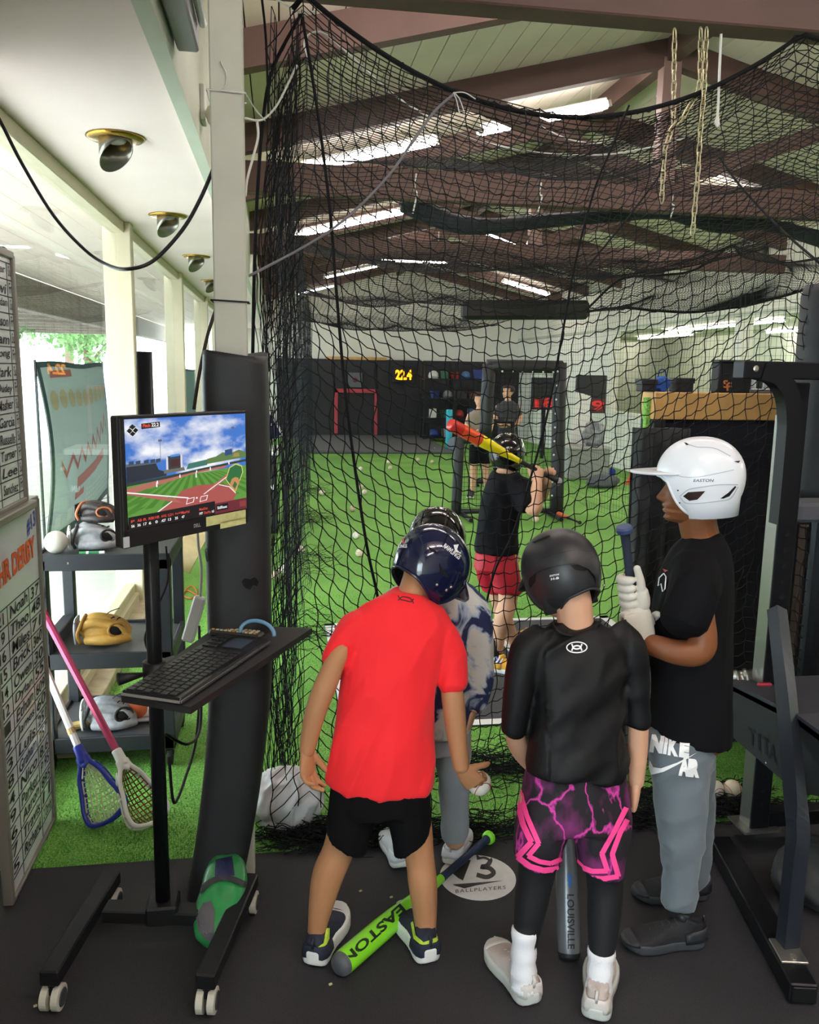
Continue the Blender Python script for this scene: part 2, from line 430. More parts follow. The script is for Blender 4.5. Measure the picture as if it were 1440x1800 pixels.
for k, y in enumerate(truss_y):
    t = thing('roof_truss', (2.9, y, 3.2), kind='structure')
    for sgn, xe in ((1, -.33), (-1, 6.1)):
        a = V(xe, y, zlow(xe)); b = V(2.9, y, zlow(2.9)); u = V(0, 0, .19)
        w = V(0, .05, 0)
        vs = [a-w, a+w, b+w, b-w]; vs = vs+[p+u for p in vs]
        MB().add(vs, [(3, 2, 1, 0), (4, 5, 6, 7), (0, 1, 5, 4), (1, 2, 6, 5), (2, 3, 7, 6), (3, 0, 4, 7)]).build('rafter', BEAM, t)
    if (k-3) % 2 == 0 and y < 10:
        MB().box((-.33, y-.06, 2.9), (6.1, y+.06, 3.11), .006).build('tie_beam', BEAM, t)
        MB().box((2.83, y-.055, 3.11), (2.97, y+.055, zlow(2.9)+.05), .004).build('king_post', M('post_pinkish', '8a6f69', .6, var=.1), t)
        for s in (-1, 1): MB().beam((2.9+s*.1, y, 3.15), (2.9+s*1.5, y, zlow(2.9+s*1.5)+.05), .09, .12).build('brace', BEAM, t)
MB().box((2.85, YB, zlow(2.9)+.02), (2.95, YF, zlow(2.9)+.19)).build('ridge_beam', BEAM, kind='structure')

# left: soffit and the wall above it ----------------------------------------
SOFF = M('soffit_paint', 'f2dfdb', .75, var=.03, vscale=2)
GREENW = M('pale_green_paint', 'c4c9b9', .7, var=.05, vscale=3)
MB().box((XG-.02, YB, 2.6), (-.33, YF, 2.66)).build('soffit', SOFF, kind='structure')
MB().box((-.36, YB, 2.575), (-.31, YF, 3.42)).build('wall_left', GREENW, kind='structure')
# right: siding wall above, half wall below, lower ceiling beyond
WHITE = M('white_wall', 'e2dfd4', .7, var=.04, vscale=2)
wr = thing('wall_right', (6.05, 9, 2.5), kind='structure')
z = 2.42; k = 0
while z < 3.4:
    MB().add([(6.0, YB, z), (6.03, YB, z), (6.0+.012, YF, z+.118), (6.0+.012, YB, z+.118), (6.0, YF, z), (6.03, YF, z), (6.03, YB, z+.118), (6.03, YF, z+.118)],
             [(0, 3, 2, 4), (0, 1, 6, 3), (4, 2, 7, 5), (3, 6, 7, 2), (0, 4, 5, 1)]).build('siding_board', WHITE, wr); z += .12
MB().box((6.0, 10.6, -.01), (6.14, YF, 1.0)).build('wall_right_half', WHITE, kind='structure')
MB().box((6.0, 14.9, 1.0), (6.14, YF, 2.45)).build('wall_right_end', WHITE, kind='structure')
MB().box((6.0, YB, 2.44), (8.6, YF, 2.5)).build('soffit_right', M('soffit_right_paint', 'bfc4b2', .6), kind='structure')
MB().box((8.5, YB, -.02), (8.6, YF, 2.5)).build('wall_right_outer', M('wall_sage', 'b9c0ac', .6), kind='structure')
for y in (4.4, 7.5, 10.6): MB().box((6.0, y-.09, -.01), (6.16, y+.09, 2.45)).build('wall_pillar', WHITE, kind='structure')
# far and back walls
mb = MB(); mb.add([(XG, YF, -.02), (8.6, YF, -.02), (8.6, YF, 2.5), (6.1, YF, zlow(6.1)+.2), (2.9, YF, zlow(2.9)+.2), (-.33, YF, zlow(-.33)+.2), (XG, YF, 2.66)], [(0, 1, 2, 3, 4, 5, 6)])
mb.build('wall_far', WHITE, kind='structure')
mb = MB(); mb.add([(XG, YB, -.02), (8.6, YB, -.02), (8.6, YB, 2.5), (6.1, YB, zlow(6.1)+.2), (2.9, YB, zlow(2.9)+.2), (-.33, YB, zlow(-.33)+.2), (XG, YB, 2.66)], [(6, 5, 4, 3, 2, 1, 0)])
mb.build('wall_back', M('back_wall', 'b8b6ac', .7), kind='structure')

# left: shop-front windows ----------------------------------------------------
def glass_material():
    m = bpy.data.materials.new('window_glass'); m.use_nodes = True; nt = m.node_tree; nt.nodes.clear()
    o = nt.nodes.new('ShaderNodeOutputMaterial'); t = nt.nodes.new('ShaderNodeBsdfTransparent'); g = nt.nodes.new('ShaderNodeBsdfGlossy'); g.inputs['Roughness'].default_value = .01
    t.inputs[0].default_value = (.9, .95, .95, 1); lw = nt.nodes.new('ShaderNodeLayerWeight'); lw.inputs[0].default_value = .5; pw = nt.nodes.new('ShaderNodeMath'); pw.operation = 'POWER'; pw.inputs[1].default_value = 4.0; nt.links.new(lw.outputs['Facing'], pw.inputs[0]); f = nt.nodes.new('ShaderNodeMath'); f.operation = 'MULTIPLY_ADD'; f.inputs[1].default_value = .45; f.inputs[2].default_value = .03; nt.links.new(pw.outputs[0], f.inputs[0]); x = nt.nodes.new('ShaderNodeMixShader')
    nt.links.new(f.outputs[0], x.inputs[0]); nt.links.new(t.outputs[0], x.inputs[1]); nt.links.new(g.outputs[0], x.inputs[2]); nt.links.new(x.outputs[0], o.inputs[0]); return m
GLASS = glass_material()
CREAM = M('cream_frame', 'cfc4a8', .5, var=.04)
MB().box((XG-.06, .05, -.02), (XG+.0, 2.95, 2.6)).build('wall_left_lightblock', M('lightblock_wall', 'c9c6bc', .7, var=.04), kind='structure')  # unseen wall added in place of a window to cut the daylight
mull = [-3.1, 0.0, 3.0, 6.0, 9.0, 12.0, 15.0, 18.0, 21.1]
for i in range(len(mull)-1):
    a, b = mull[i], mull[i+1]
    if a == 0.0: continue
    w = thing('window_%d' % (i+1), (XG, (a+b)/2, 0), kind='structure')
    MB().box((XG-.01, a+.04, .16), (XG-.002, b-.04, 2.56)).build('pane', GLASS, w)
    MB().box((XG-.09, b-.05, 0), (XG+.09, b+.05, 2.6), .006).build('mullion', CREAM, w)
    MB().box((XG-.06, a+.05, .0), (XG+.06, b-.05, .11), .004).build('sill', CREAM, w)
    MB().box((XG-.03, a+.05, .11), (XG+.035, b-.05, .17), .004).build('bottom_rail', CREAM, w)
    MB().box((XG-.04, a+.05, 2.53), (XG+.05, b-.05, 2.6), .004).build('head_rail', CREAM, w)
MB().box((XG+.03, 3.6, -.006), (XG+.16, 9, .05), .004).build('baseboard_left', M('dirty_cream', 'b3a78c', .8, var=.25, vscale=9), kind='structure')

# outside -----------------------------------------------------------------------
CONC = M('concrete', 'dedbd4', .9, var=.08, vscale=4, bump=.1, bscale=40)
side = thing('ground', (-4, 8, -.05), kind='structure')
for i in range(12):
    for j in range(3):
        MB().box((-1.15-j*1.5-1.49, -3+i*1.9+.006, -.12), (-1.15-j*1.5, -3+(i+1)*1.9-.006, -.05)).build('paving_slab', CONC, side)
MB().box((-60, -20, -.2), (-1.1, 70, -.10)).build('ground_lot', M('asphalt_light', 'b5b4b0', .95, var=.06, vscale=2), kind='structure')
eave = thing('eave_outside', (-2, 8, 2.6), kind='structure')
for i in range(8):
    MB().box((-1.14-(i+1)*.2+.004, YB, 2.62), (-1.14-i*.2-.004, 24, 2.65)).build('plank', PLANK, eave)
GREYB = M('grey_brown_beam', '857b70', .8, var=.12, vscale=4)
for i in range(12):
    y = 6.2+i*1.25
    MB().box((-7.5, y-.09, 2.34), (-2.76, y+.09, 2.6), .01).build('mirrored_beam', GREYB, eave)  # outdoor beams stand in for the roof rafters mirrored in the glass
MB().box((-7.5, 5, 2.6), (-2.76, 22, 2.64)).build('added_deck', PLANK, eave)  # deck added above the mirrored beams
MB().box((-2.9, 3, 2.26), (-2.74, 24, 2.62), .01).build('eave_fascia', GREYB, eave)
for y in (8.6, 17.0): MB().box((-7.3, y-.1, -.1), (-7.1, y+.1, 2.4)).build('added_post', GREYB, eave)  # posts added under the mirrored beams

LEAF = M('leaf_green', '6f9a58', .6, var=.35, vscale=3); LEAF2 = M('leaf_pale', 'a9b878', .6, var=.35, vscale=3); BARK = M('bark', '7a6656', .9, var=.2, vscale=5, bump=.4, bscale=15)
def tree(loc, h, r, n, leafm, label, trunk=.16):
    t = thing('tree', loc, label, 'tree', 'trees outside the shop windows'); loc = np.array(loc, float)
    mb = MB(); mb.tube(catmull([loc, loc+V(.1, .1, h*.35), loc+V(-.1, .2, h*.75)], 5), np.linspace(trunk, trunk*.4, 11), 8)
    for k in range(6):
        a = k*1.1; mb.tube([loc+V(0, .1, h*(.35+.06*k)), loc+V(cos(a)*r*.6, sin(a)*r*.6, h*(.6+.05*k))], [trunk*.4, trunk*.1], 5)
    mb.build('trunk', BARK, t, True)
    d = RNG.normal(size=(n, 3)); d /= np.linalg.norm(d, axis=1, keepdims=True); rad = RNG.random(n)**.4
    cl = RNG.integers(0, 9, n); cc = RNG.normal(size=(9, 3))*V(r*.5, r*.5, h*.13)
    c = loc+V(0, 0, h*.72)+cc[cl]+d*rad[:, None]*V(r*.6, r*.6, h*.2)
    a = RNG.normal(size=(n, 3)); a /= np.linalg.norm(a, axis=1, keepdims=True); b = np.cross(a, RNG.normal(size=(n, 3))); b /= np.linalg.norm(b, axis=1, keepdims=True)
    s = RNG.uniform(.05, .13, n)[:, None]
    vs = np.stack([c-a*s, c+b*s*.5, c+a*s, c-b*s*.5], 1).reshape(-1, 3)
    m = MB(); m.v = [vs]; m.f = [(4*i, 4*i+1, 4*i+2, 4*i+3) for i in range(n)]; m.n = 4*n; m.build('leaves', leafm, t, kind='stuff')
    return t
tree((-6.6, 17.5, -.1), 4.2, 1.5, 5000, LEAF, 'leafy green tree outside nearest to the green banner')
tree((-12.5, 27, -.1), 6.5, 2.4, 7000, LEAF2, 'tall pale green tree with a thick bare trunk across the lot', .3)
tree((-8.0, 34, -.1), 6.0, 2.6, 7000, LEAF, 'broad mid green tree behind the bare trunk across the lot', .24)
tree((-17, 33, -.1), 8.0, 3.4, 7000, LEAF2, 'largest pale tree far across the parking lot', .3)
tree((-5.2, 24, -.1), 4.6, 1.6, 5000, LEAF, 'small green tree at the far end of the covered walk')

# banners standing outside
def banner(a, b, ztop, zbot, label, colr, art=True):
    """a, b: ground ends (x,y)"""
    a = np.array(a, float); b = np.array(b, float); t = thing('fabric_banner', (*((a+b)/2), zbot), label, 'banner')
    d = (b-a); L = np.linalg.norm(d); d = d/L; n = V(d[1], -d[0])
    def P(u, v, o=0): # u 0..1 along, v 0..1 up
        bow = .09*sin(pi*v)*(1-u*.6)+.05*sin(pi*u)
        q = a+d*L*u+n*(bow+o); zz = zbot+(ztop-zbot)*v-.10*(1-v)*(1-u)+.012*sin(u*9); return V(q[0], q[1], zz)
    G = np.array([[P(u, v) for u in np.linspace(0, 1, 16)] for v in np.linspace(0, 1, 20)])
    o = MB().grid(G).build('fabric', colr, t, True); md = o.modifiers.new('s', 'SOLIDIFY'); md.thickness = .004
    dk = M('banner_edge', '1e3d3a', .7)
    for us, vs in (((0, .03), (0, 1)), ((.965, 1), (0, 1)), ((0, 1), (.97, 1)), ((0, 1), (0, .05))):
        for sg in (.004, -.008):
            g = np.array([[P(u, v, sg) for u in np.linspace(*us, 8)] for v in np.linspace(*vs, 12)]); MB().grid(g).build('border', dk, t)
    if art:
        tan = M('banner_tan', 'b7aa84', .7); red = M('banner_red', 'b0665c', .7); pale = M('banner_pale', 'c2ccc0', .7)
        for k in range(9):
            uc = .1+.1*k; mb = MB(); q = [P(uc+.042*cos(x), .79+.055*sin(x), .006) for x in np.linspace(0, 2*pi, 15)[:-1]]; mb.add(q, [tuple(range(14))]); mb.build('ball_print', tan, t)
        # mirrored red script, seen through the cloth
        pts = [(.9, .52), (.86, .62), (.8, .5), (.76, .58), (.72, .46), (.66, .56), (.62, .44), (.56, .53), (.52, .42), (.46, .5), (.42, .4), (.36, .48), (.3, .38), (.24, .46), (.16, .36), (.1, .44)]
        for (pp, w) in ((pts, .02), ([(.8, .36), (.6, .33), (.45, .31), (.3, .28)], .035), ([(.28, .2), (.4, .22)], .02), ([(.1, .93), (.35, .94)], .02)):
            mb = MB(); g = [[P(u, v-w, .006) for u, v in pp], [P(u, v+w, .006) for u, v in pp]]; mb.grid(np.array(g)); mb.build('script_print', red, t)
        for v in (.2, .165, .13, .095):
            mb = MB(); us = np.linspace(.45, .95, 26)
            for k in range(0, 25, 2): mb.add([P(us[k], v, .006), P(us[k+1]-.002, v, .006), P(us[k+1]-.002, v+.018, .006), P(us[k], v+.018, .006)], [(0, 1, 2, 3)])
            mb.build('small_print', pale, t, kind='stuff')
        for u in (.06, .2, .33):
            mb = MB(); mb.add([P(u, .08, .006), P(u+.06, .08, .006), P(u+.06, .15, .006), P(u, .15, .006)], [(0, 1, 2, 3)]); mb.build('icon_print', pale, t)
    for e in (a, b): MB().tube([(e[0], e[1], -.06), (e[0], e[1], ztop+.02)], .012, 6).build('pole', M('dark_metal', '2a2c2c', .5, .3), t)
    return t
def banner_material(name, c):
    m = bpy.data.materials.new(name); m.use_nodes = True; nt = m.node_tree; nt.nodes.clear(); o = nt.nodes.new('ShaderNodeOutputMaterial'); d = nt.nodes.new('ShaderNodeBsdfDiffuse'); t = nt.nodes.new('ShaderNodeBsdfTranslucent'); x = nt.nodes.new('ShaderNodeMixShader')
    d.inputs[0].default_value = (*lin(c), 1); t.inputs[0].default_value = (*lin(c), 1); x.inputs[0].default_value = .5
    nt.links.new(d.outputs[0], x.inputs[1]); nt.links.new(t.outputs[0], x.inputs[2]); nt.links.new(x.outputs[0], o.inputs[0]); return m
BANN = banner_material('banner_cloth', 'b6bfba')
banner((-2.0, 7.45), (-2.0, 10.15), 1.69, .2, 'grey-green fabric banner with tan ball prints outside the window', BANN)
banner((-1.7, 14.5), (-1.7, 19.0), 1.62, .5, 'second plain green banner outside, beyond the window mullion', banner_material('banner_cloth2', 'a6b8b0'), art=False)

# fluorescent fittings -----------------------------------------------------------
TUBE = M('lit_tube', 'ffffff', .3, emit='fff3ee', estr=TUBE_W); FIX = M('fixture_white', 'd6d8d0', .5)
def fixture(p, q, n, label, group='fluorescent fittings under the rafters', up=V(0, 0, 1), rod=0.0):
    p = np.array(p, float); q = np.array(q, float); d = nrm(q-p); sd = nrm(np.cross(d, up)); u = np.cross(sd, d)
    t = thing('fluorescent_light', (p+q)/2, label, 'ceiling light', group)
    MB().beam(p+u*.045, q+u*.045, .055, .05, up, .008).build('housing', FIX, t)
    if rod:
        for e in (p+d*.15, q-d*.15): MB().tube([e+V(0, 0, .06), e+V(0, 0, rod)], .006, 5).build('hanging_rod', FIX, t)
    for k in range(n):
        o = sd*((k-(n-1)/2)*.085)
        MB().tube([p+d*.03+o, q-d*.03+o], .016, 8).build('tube', TUBE, t, True)
        for e in (p, q): MB().obox(e+o+u*.012, d, sd, (.03, .03, .05)).build('tube_holder', FIX, t)
    return t
def sloped(x0, x1, y, n, label):
    return fixture((x0, y, zlow(x0)-.06), (x1, y, zlow(x1)-.06), n, label, rod=.27)
def hid(x0, x1, y, n): return sloped(x0, x1, y, n, 'unseen twin-tube white fluorescent fitting under the rafters, above the picture')
for yy in (-1.2, .45, 3.8):  # rearmost row added behind the camera to brighten the foreground
    for x0 in (.15, 1.5, 3.3): hid(x0, x0+1.2, yy, 2)
sloped(.18, 1.26, 7.0, 2, 'fluorescent fitting nearest the net corner, left side'); sloped(1.6, 2.66, 7.0, 2, 'fluorescent fitting behind the sagging net edge, near the ridge')
sloped(.16, 1.5, 10.4, 2, 'twin-tube fluorescent fitting one bay behind the nearest one'); sloped(1.75, 2.75, 10.4, 2, 'short fluorescent fitting glimpsed above the black drape')
fixture((1.62, 14.0, 3.42), (2.72, 14.0, 3.42), 2, 'bright level fluorescent fitting in front of orange-lit planks', rod=.48)
sloped(.85, 1.9, 16.6, 1, 'faint distant fluorescent fitting left of the bright level one'); sloped(.35, 1.2, 19.0, 1, 'farthest fluorescent fitting above the far black wall')
sloped(3.2, 4.3, 13.4, 2, 'fluorescent fitting on the right roof slope, beyond the drape')
sloped(4.3, 5.1, 8.5, 2, 'added short fluorescent fitting on the right slope behind the second tie beam')  # extra fitting hidden by the tie beam, added to light the right siding
sloped(4.5, 5.5, 17.2, 2, 'added fluorescent fitting low on the right slope near the far wall')  # extra fitting added to brighten the far hall
def along(x, y0, y1, label, z=2.40): return fixture((x, y0, z), (x, y1, z), 1, label, 'strip lights in the lower right ceiling')
along(6.55, 10.4, 13.9, 'longest strip light in the lower right ceiling'); along(7.7, 19.2, 20.9, 'farthest strip light in the lower right ceiling')
along(7.4, 14.6, 17.0, 'middle strip light in the lower right ceiling'); along(8.1, 10.6, 13.4, 'strip light near the outer right wall, farther one'); along(8.1, 7.4, 9.8, 'strip light near the outer right wall, nearer one')
along(7.2, 2.0, 5.0, 'strip light in the lower right ceiling beside the rack'); along(7.4, 7.6, 9.9, 'strip light in the lower right ceiling above the wooden ledge')
# ================================================================ nets and what hangs from the roof
NETM = M('net_twine', '17181a', .8, spec=.2); ROPE = M('black_rope', '131316', .8, spec=.2); NETG = M('net_grey', '34363a', .8, spec=.2)
WROPE = M('white_rope', 'd9d9d2', .7); CHAINM = M('chain_steel', 'b8b08e', .35, .8)
def ztop(x):                                    # front rope of the cage, sagging between two hangers
    t = (x-.08)/(1.83-.08)
    if t < 0: return 2.87+t*3.0
    if t > 1: return 2.87-(t-1)*.35
    return 2.87-.325*4*t*(1-t)*(1+.0*t)
net = thing('batting_cage_net', (1.0, 2.9, 0), 'black knotted batting cage net hanging behind the children to the floor', 'net')
xs = np.concatenate([np.linspace(-.03, .12, 5)[:-1], np.arange(.12, 2.45, .0235)])
nr = 66; fine = 2
G = np.zeros((nr*fine, len(xs), 3))
for i in range(nr*fine):
    for j, x in enumerate(xs):
        k = i/fine; s = k*.0465*(1+.06*sin(x*3.1)); z = ztop(x)-s
        hgt = max(0, min(1, z/2.6))
        sag = (.0075 if j % 2 else 0.0)*(1.0 if i % fine == 0 else .0)+.003*sin(x*41+k*1.7)
        y = 2.95-.10*(1-hgt)**1.3+.022*sin(x*5.5+k*.06)+.012*sin(x*13+k*.22)+.05*max(0, x-1.2)
        xx = x+.010*sin(k*.55+x*6)+.006*sin(k*1.9+x*23)+.05*(1-hgt)*sin(x*2.2)
        z -= sag
        if z < .012:
            e = .012-z; y += -.03+.07*sin(e*17+x*9)+.02*sin(x*31); z = .006+.018*abs(sin(e*31+x*14))
        G[i, j] = (xx, y, z)
# keep the floor pile short
keep = [i for i in range(nr*fine) if (ztop(.95)-i/fine*.0465) > -.14]
G = G[keep]
mb = MB(); net_rows = G[::fine]; net_cols = G[:, ::2]
net_mesh(mb, net_rows, .0019, 4, knots=False, cols=False); net_mesh(mb, net_cols.transpose(0, 1, 2), .0019, 4, knots=False, rows=False)
net_mesh(mb, G[::fine, ::2], .0021, 3, knots=True, rows=False, cols=False)
mb.build('front_netting', NETM, net, kind='stuff')
# roof netting: three sagging bays running back from the front rope
def roof_bay(y0, y1, z0f, z1f, sag, x0, x1, dx, dy, name, r=.0021):
    ny = int((y1-y0)/dy)+1; nx = int((x1-x0)/dx)+1; g = np.zeros((ny, nx, 3))
    for i in range(ny):
        t = i/(ny-1); y = y0+(y1-y0)*t
        for j in range(nx):
            x = x0+(x1-x0)*j/(nx-1); z = (1-t)*z0f(x)+t*z1f(x)-sag*4*t*(1-t)*(.6+.4*sin(pi*(x-x0)/(x1-x0)))+.02*sin(x*7+y*3)
            g[i, j] = (x+.03*sin(y*2+x), y, z)
    net_mesh(MB0, g, r, 3, knots=False)
    MB0.build(name, NETM, net, kind='stuff')
MB0 = MB(); roof_bay(2.97, 4.7, ztop, lambda x: 2.74+.05*sin(x*2), .10, .05, 2.6, .040, .040, 'roof_netting')
MB0 = MB(); roof_bay(4.7, 8.3, lambda x: 2.74+.05*sin(x*2), lambda x: 2.86-.10*sin(x*1.7)**2, .34, .1, 3.5, .05, .055, 'roof_netting')
MB0 = MB(); roof_bay(8.3, 12.5, lambda x: 2.86-.10*sin(x*1.7)**2, lambda x: 2.8-.1*sin(x*1.4)**2, .30, .25, 3.8, .06, .07, 'roof_netting', .0026)
MB0 = MB(); roof_bay(12.5, 17.6, lambda x: 2.8-.1*sin(x*1.4)**2, lambda x: 2.75, .40, .4, 3.8, .07, .08, 'roof_netting', .003)
# left side netting, seen almost edge-on
def sidex(y): return -.04+(y-2.9)*.045
ys = np.concatenate([np.arange(2.92, 8, .055), np.arange(8, 17.6, .09)])
g = np.array([[(sidex(y)+.035*sin(y*3.1+z*1.3)+.02*sin(y*9)+(.10*sin(y*2.3)+.05)*max(0, .5-z), y, max(.008, z-.12*sin(pi*((y-2.9) % 3.5)/3.5)*(z/2.8))) for z in np.arange(0, 2.86, .055)] for y in ys])
MB0 = MB(); net_mesh(MB0, g, .0017, 3, knots=False).build('left_netting', NETM, net, kind='stuff')
# right side netting, farther back
g = np.array([[(3.85+.04*sin(y*3+z), y, z) for z in np.arange(.02, 2.8, .07)] for y in np.arange(6.0, 12.2, .07)])
MB0 = MB(); net_mesh(MB0, g, .0014, 3, knots=False).build('right_netting', NETG, net, kind='stuff')
# gathered corner and the tangle on the floor
mb = MB()
for k in range(34):
    x0 = RNG.uniform(-.075, .075); y0 = RNG.uniform(2.9, 3.3); ph = RNG.uniform(0, 6)
    zt = 2.86-abs(x0-.05)*2.2
    pts = [(x0*(1-.75*max(0, (z-2.1)/.75))+(.06 if z > 2.1 else 0)*max(0, (z-2.1)/.75)+.012*sin(z*7+ph)+.005*sin(z*31+ph), y0*.5+1.53+.02*cos(z*5+ph), z) for z in np.arange(zt, .02, -.07)]
    mb.tube(pts, .0017, 3, False)
mb.build('gathered_netting', NETM, net, kind='stuff')
mb = MB()
def tangle(mb, x0, x1, yc, w, n, hgt):
    for k in range(n):
        x = RNG.uniform(x0, x1); L = RNG.uniform(.15, .4); a = RNG.uniform(-.5, .5); ph = RNG.uniform(0, 6); y = yc+RNG.normal()*w; h = RNG.uniform(.006, hgt)
        mb.tube([(x+t*L*cos(a)+.012*sin(t*23+ph), y+t*L*sin(a)*.5+.014*sin(t*17+ph*2), .004+h*abs(sin(t*3+ph))*(.4+.6*abs(sin(t*9+ph)))) for t in np.linspace(0, 1, 12)], .002, 3, False)
tangle(mb, -.15, 1.9, 2.80, .03, 330, .035); tangle(mb, -.12, .3, 2.84, .05, 120, .06)
tangle(mb, .55, 1.35, 3.28, .07, 170, .07); tangle(mb, 1.2, 1.75, 2.95, .06, 120, .05)
for k in range(4): tangle(mb, .0+.10*k, .06+.11*k, 5.2+2.1*k, .25, 26, .09)
mb.build('netting_pile', NETM, net, kind='stuff')
def on_net(p, Y=2.925): return at(p[0], p[1], Y)
def rope(pts, r, name='lacing_rope', mat=ROPE, par=net, n=5, **kw): return MB().tube(catmull(pts, 6), r, n).build(name, mat, par, True, **kw)
MB().tube([(x, 2.965, ztop(x)) for x in np.linspace(.05, 2.4, 60)], .0085, 6).build('border_rope', ROPE, net, True)
rope([at(530, 24, 3.05), at(480, 120, 2.97), at(462, 215, 2.92), at(452, 350, 2.9), at(447, 480, 2.9), at(444, 640, 2.9)], .006, 'border_rope')
rope([on_net(p) for p in ((531, 30), (545, 110), (563, 230), (580, 370), (592, 520), (606, 680), (625, 830), (645, 960), (663, 1045), (676, 1130), (690, 1300))], .0055)
rope([on_net(p, 2.93) for p in ((1106, 185), (1080, 250), (1045, 335), (1010, 470), (985, 610), (955, 760), (905, 930), (868, 1010), (845, 1120), (830, 1250), (815, 1420))], .0045)
rope([at(1255, 262, 4.4), at(1300, 325, 4.1), at(1370, 400, 3.8), at(1445, 466, 3.5)], .006)
rope([at(1172, 292, 5.2), at(1110, 375, 5.0), at(1036, 466, 4.8)], .006)
# white lines tied into the net
rope([at(541, 100, 3.02), at(535, 75, 3.02), at(548, 58, 3.03), at(575, 62, 3.05), at(640, 120, 3.15), at(700, 172, 3.3), at(790, 225, 3.45), at(860, 252, 3.5), at(960, 270, 3.5), at(1060, 272, 3.45), at(1130, 262, 3.4), at(1205, 243, 3.3)], .0035, 'tie_line', WROPE)
rope([at(950, 222, 3.4), at(1000, 245, 3.4), at(1050, 252, 3.35), at(1100, 248, 3.3)], .0028, 'tie_line', WROPE)
rope([at(431, 208, 2.60), at(452, 212, 2.75), at(468, 206, 2.9), at(490, 180, 2.95), at(522, 115, 3.0)], .0038, 'tie_line', WROPE)
rope([at(452, 212, 2.75), at(454, 240, 2.72), at(447, 270, 2.7), at(435, 315, 2.66), at(432, 345, 2.65)], .004, 'tie_line', WROPE)
rope([at(430, 162, 2.58), at(448, 190, 2.7), at(466, 212, 2.88)], .002, 'tie_line', WROPE)
rope([at(480, -5, 2.95), at(505, 10, 3.0), at(528, 22, 3.04), at(556, 20, 3.04)], .0035, 'tie_line', WROPE)
rope([at(460, -6, 2.9), at(467, 60, 2.9), at(470, 130, 2.9), at(472, 200, 2.92)], .004, 'lacing_rope')
for a, b in (((797, 163), (808, 200)), ((800, 164), (816, 196)), ((797, 163), (836, 174))): rope([at(*a, 2.95), (at(*a, 2.94)+at(*b, 2.94))/2+V(0, 0, .01), at(*b, 2.95)], .002, 'cable_tie', WROPE)

mbk = rope([at(797, 166, 2.94), at(765, 195, 2.93), at(728, 245, 2.92), at(690, 300, 2.91), at(640, 355, 2.9), at(585, 402, 2.9), at(520, 442, 2.88), at(438, 485, 2.75)], .005, 'power_cable', M('grey_cable', '6e6e74', .5), None, 6)
tag(mbk, 'thin grey cable strung across the front of the net', 'cable')
# small hanging strings
for (px, py, L, Y) in ((732, 305, 70, 6.2), (952, 320, 52, 6.2), (1184, 340, 45, 6.3)):
    o = rope([at(px, py, Y), at(px-3, py+L*.4, Y), at(px+1, py+L*.5, Y), at(px-6, py+L, Y)], .006, 'string', WROPE, net)

# black drape slung under the second tie beam
top = [(704, 340), (735, 346), (790, 372), (850, 384), (930, 378), (1010, 372), (1090, 366), (1150, 358), (1185, 356), (1215, 362), (1270, 378), (1340, 384), (1400, 396), (1450, 408)]
bot = [(706, 372), (735, 386), (790, 408), (850, 412), (930, 404), (1010, 396), (1090, 390), (1150, 384), (1185, 388), (1215, 398), (1270, 410), (1340, 404), (1400, 420), (1450, 436)]
mb = MB(); R = []
T_ = catmull([at(*p, 6.62) for p in top], 3); B_ = catmull([at(*p, 6.62) for p in bot], 3)
for a, b in zip(T_, B_):
    c = (a+b)/2; h = np.linalg.norm(a-b)/2; R.append([c+V(0, .09*cos(x)*(1+.2*sin(3*x)), h*sin(x)*(1+.06*sin(5*x+c[0]*9))) for x in np.linspace(0, 2*pi, 17)[:-1]])
mb.rings(R).build('rolled_drape', M('drape_black', '1b2026', .75, var=.2, vscale=6), None, True, label='long rolled black drape sagging under the second tie beam', cat='drape')
mb = MB(); a, b = at(812, 545, 12.0), at(1033, 545, 12.0)
mb.beam(a, b, .24, .27, bev=.05); o = mb.build('padded_bar', M('pad_black', '1d1c1c', .6), None, label='short straight black padded bar hanging in the far cage', cat='padding')
for e in (.1, .9): MB().tube([lerp(a, b, e)+V(0, 0, .1), (lerp(a, b, e)[0], 12.0, zlow(lerp(a, b, e)[0])+.05)], .006, 5).build('hanging_wire', M('dark_metal'), o)
# netting of the neighbouring cage, sagging on the right
net2 = thing('neighbour_cage_net', at(1250, 500, 8.0), 'grey-black sagging net of the neighbouring cage at upper right', 'net')
T_ = catmull([at(*p, 8.0) for p in ((1030, 545), (1090, 492), (1150, 485), (1210, 478), (1250, 458), (1286, 432), (1310, 452), (1380, 462), (1450, 452))], 14)
B_ = catmull([at(*p, 7.6) for p in ((1030, 548), (1090, 541), (1150, 546), (1210, 549), (1250, 546), (1286, 541), (1310, 538), (1380, 520), (1450, 498))], 14)
g = np.array([[lerp(a, b, t)+V(0, -.9*sin(pi*t), -.05*sin(pi*t)) for a, b in zip(T_, B_)] for t in np.linspace(0, 1, 30)])
MB0 = MB(); net_mesh(MB0, g, .0022, 3, knots=False).build('netting', NETM, net2, kind='stuff')
MB().tube(T_, .012, 5).build('border_rope', ROPE, net2); MB().tube(B_, .012, 5).build('border_rope', ROPE, net2)
g = np.array([[lerp(a, b, t)+V(0, -.3*sin(pi*t), 0) for a, b in zip(T_[::3], [V(p[0], p[1]+.1, .02) for p in B_[::3]])] for t in np.linspace(0, 1, 44)])
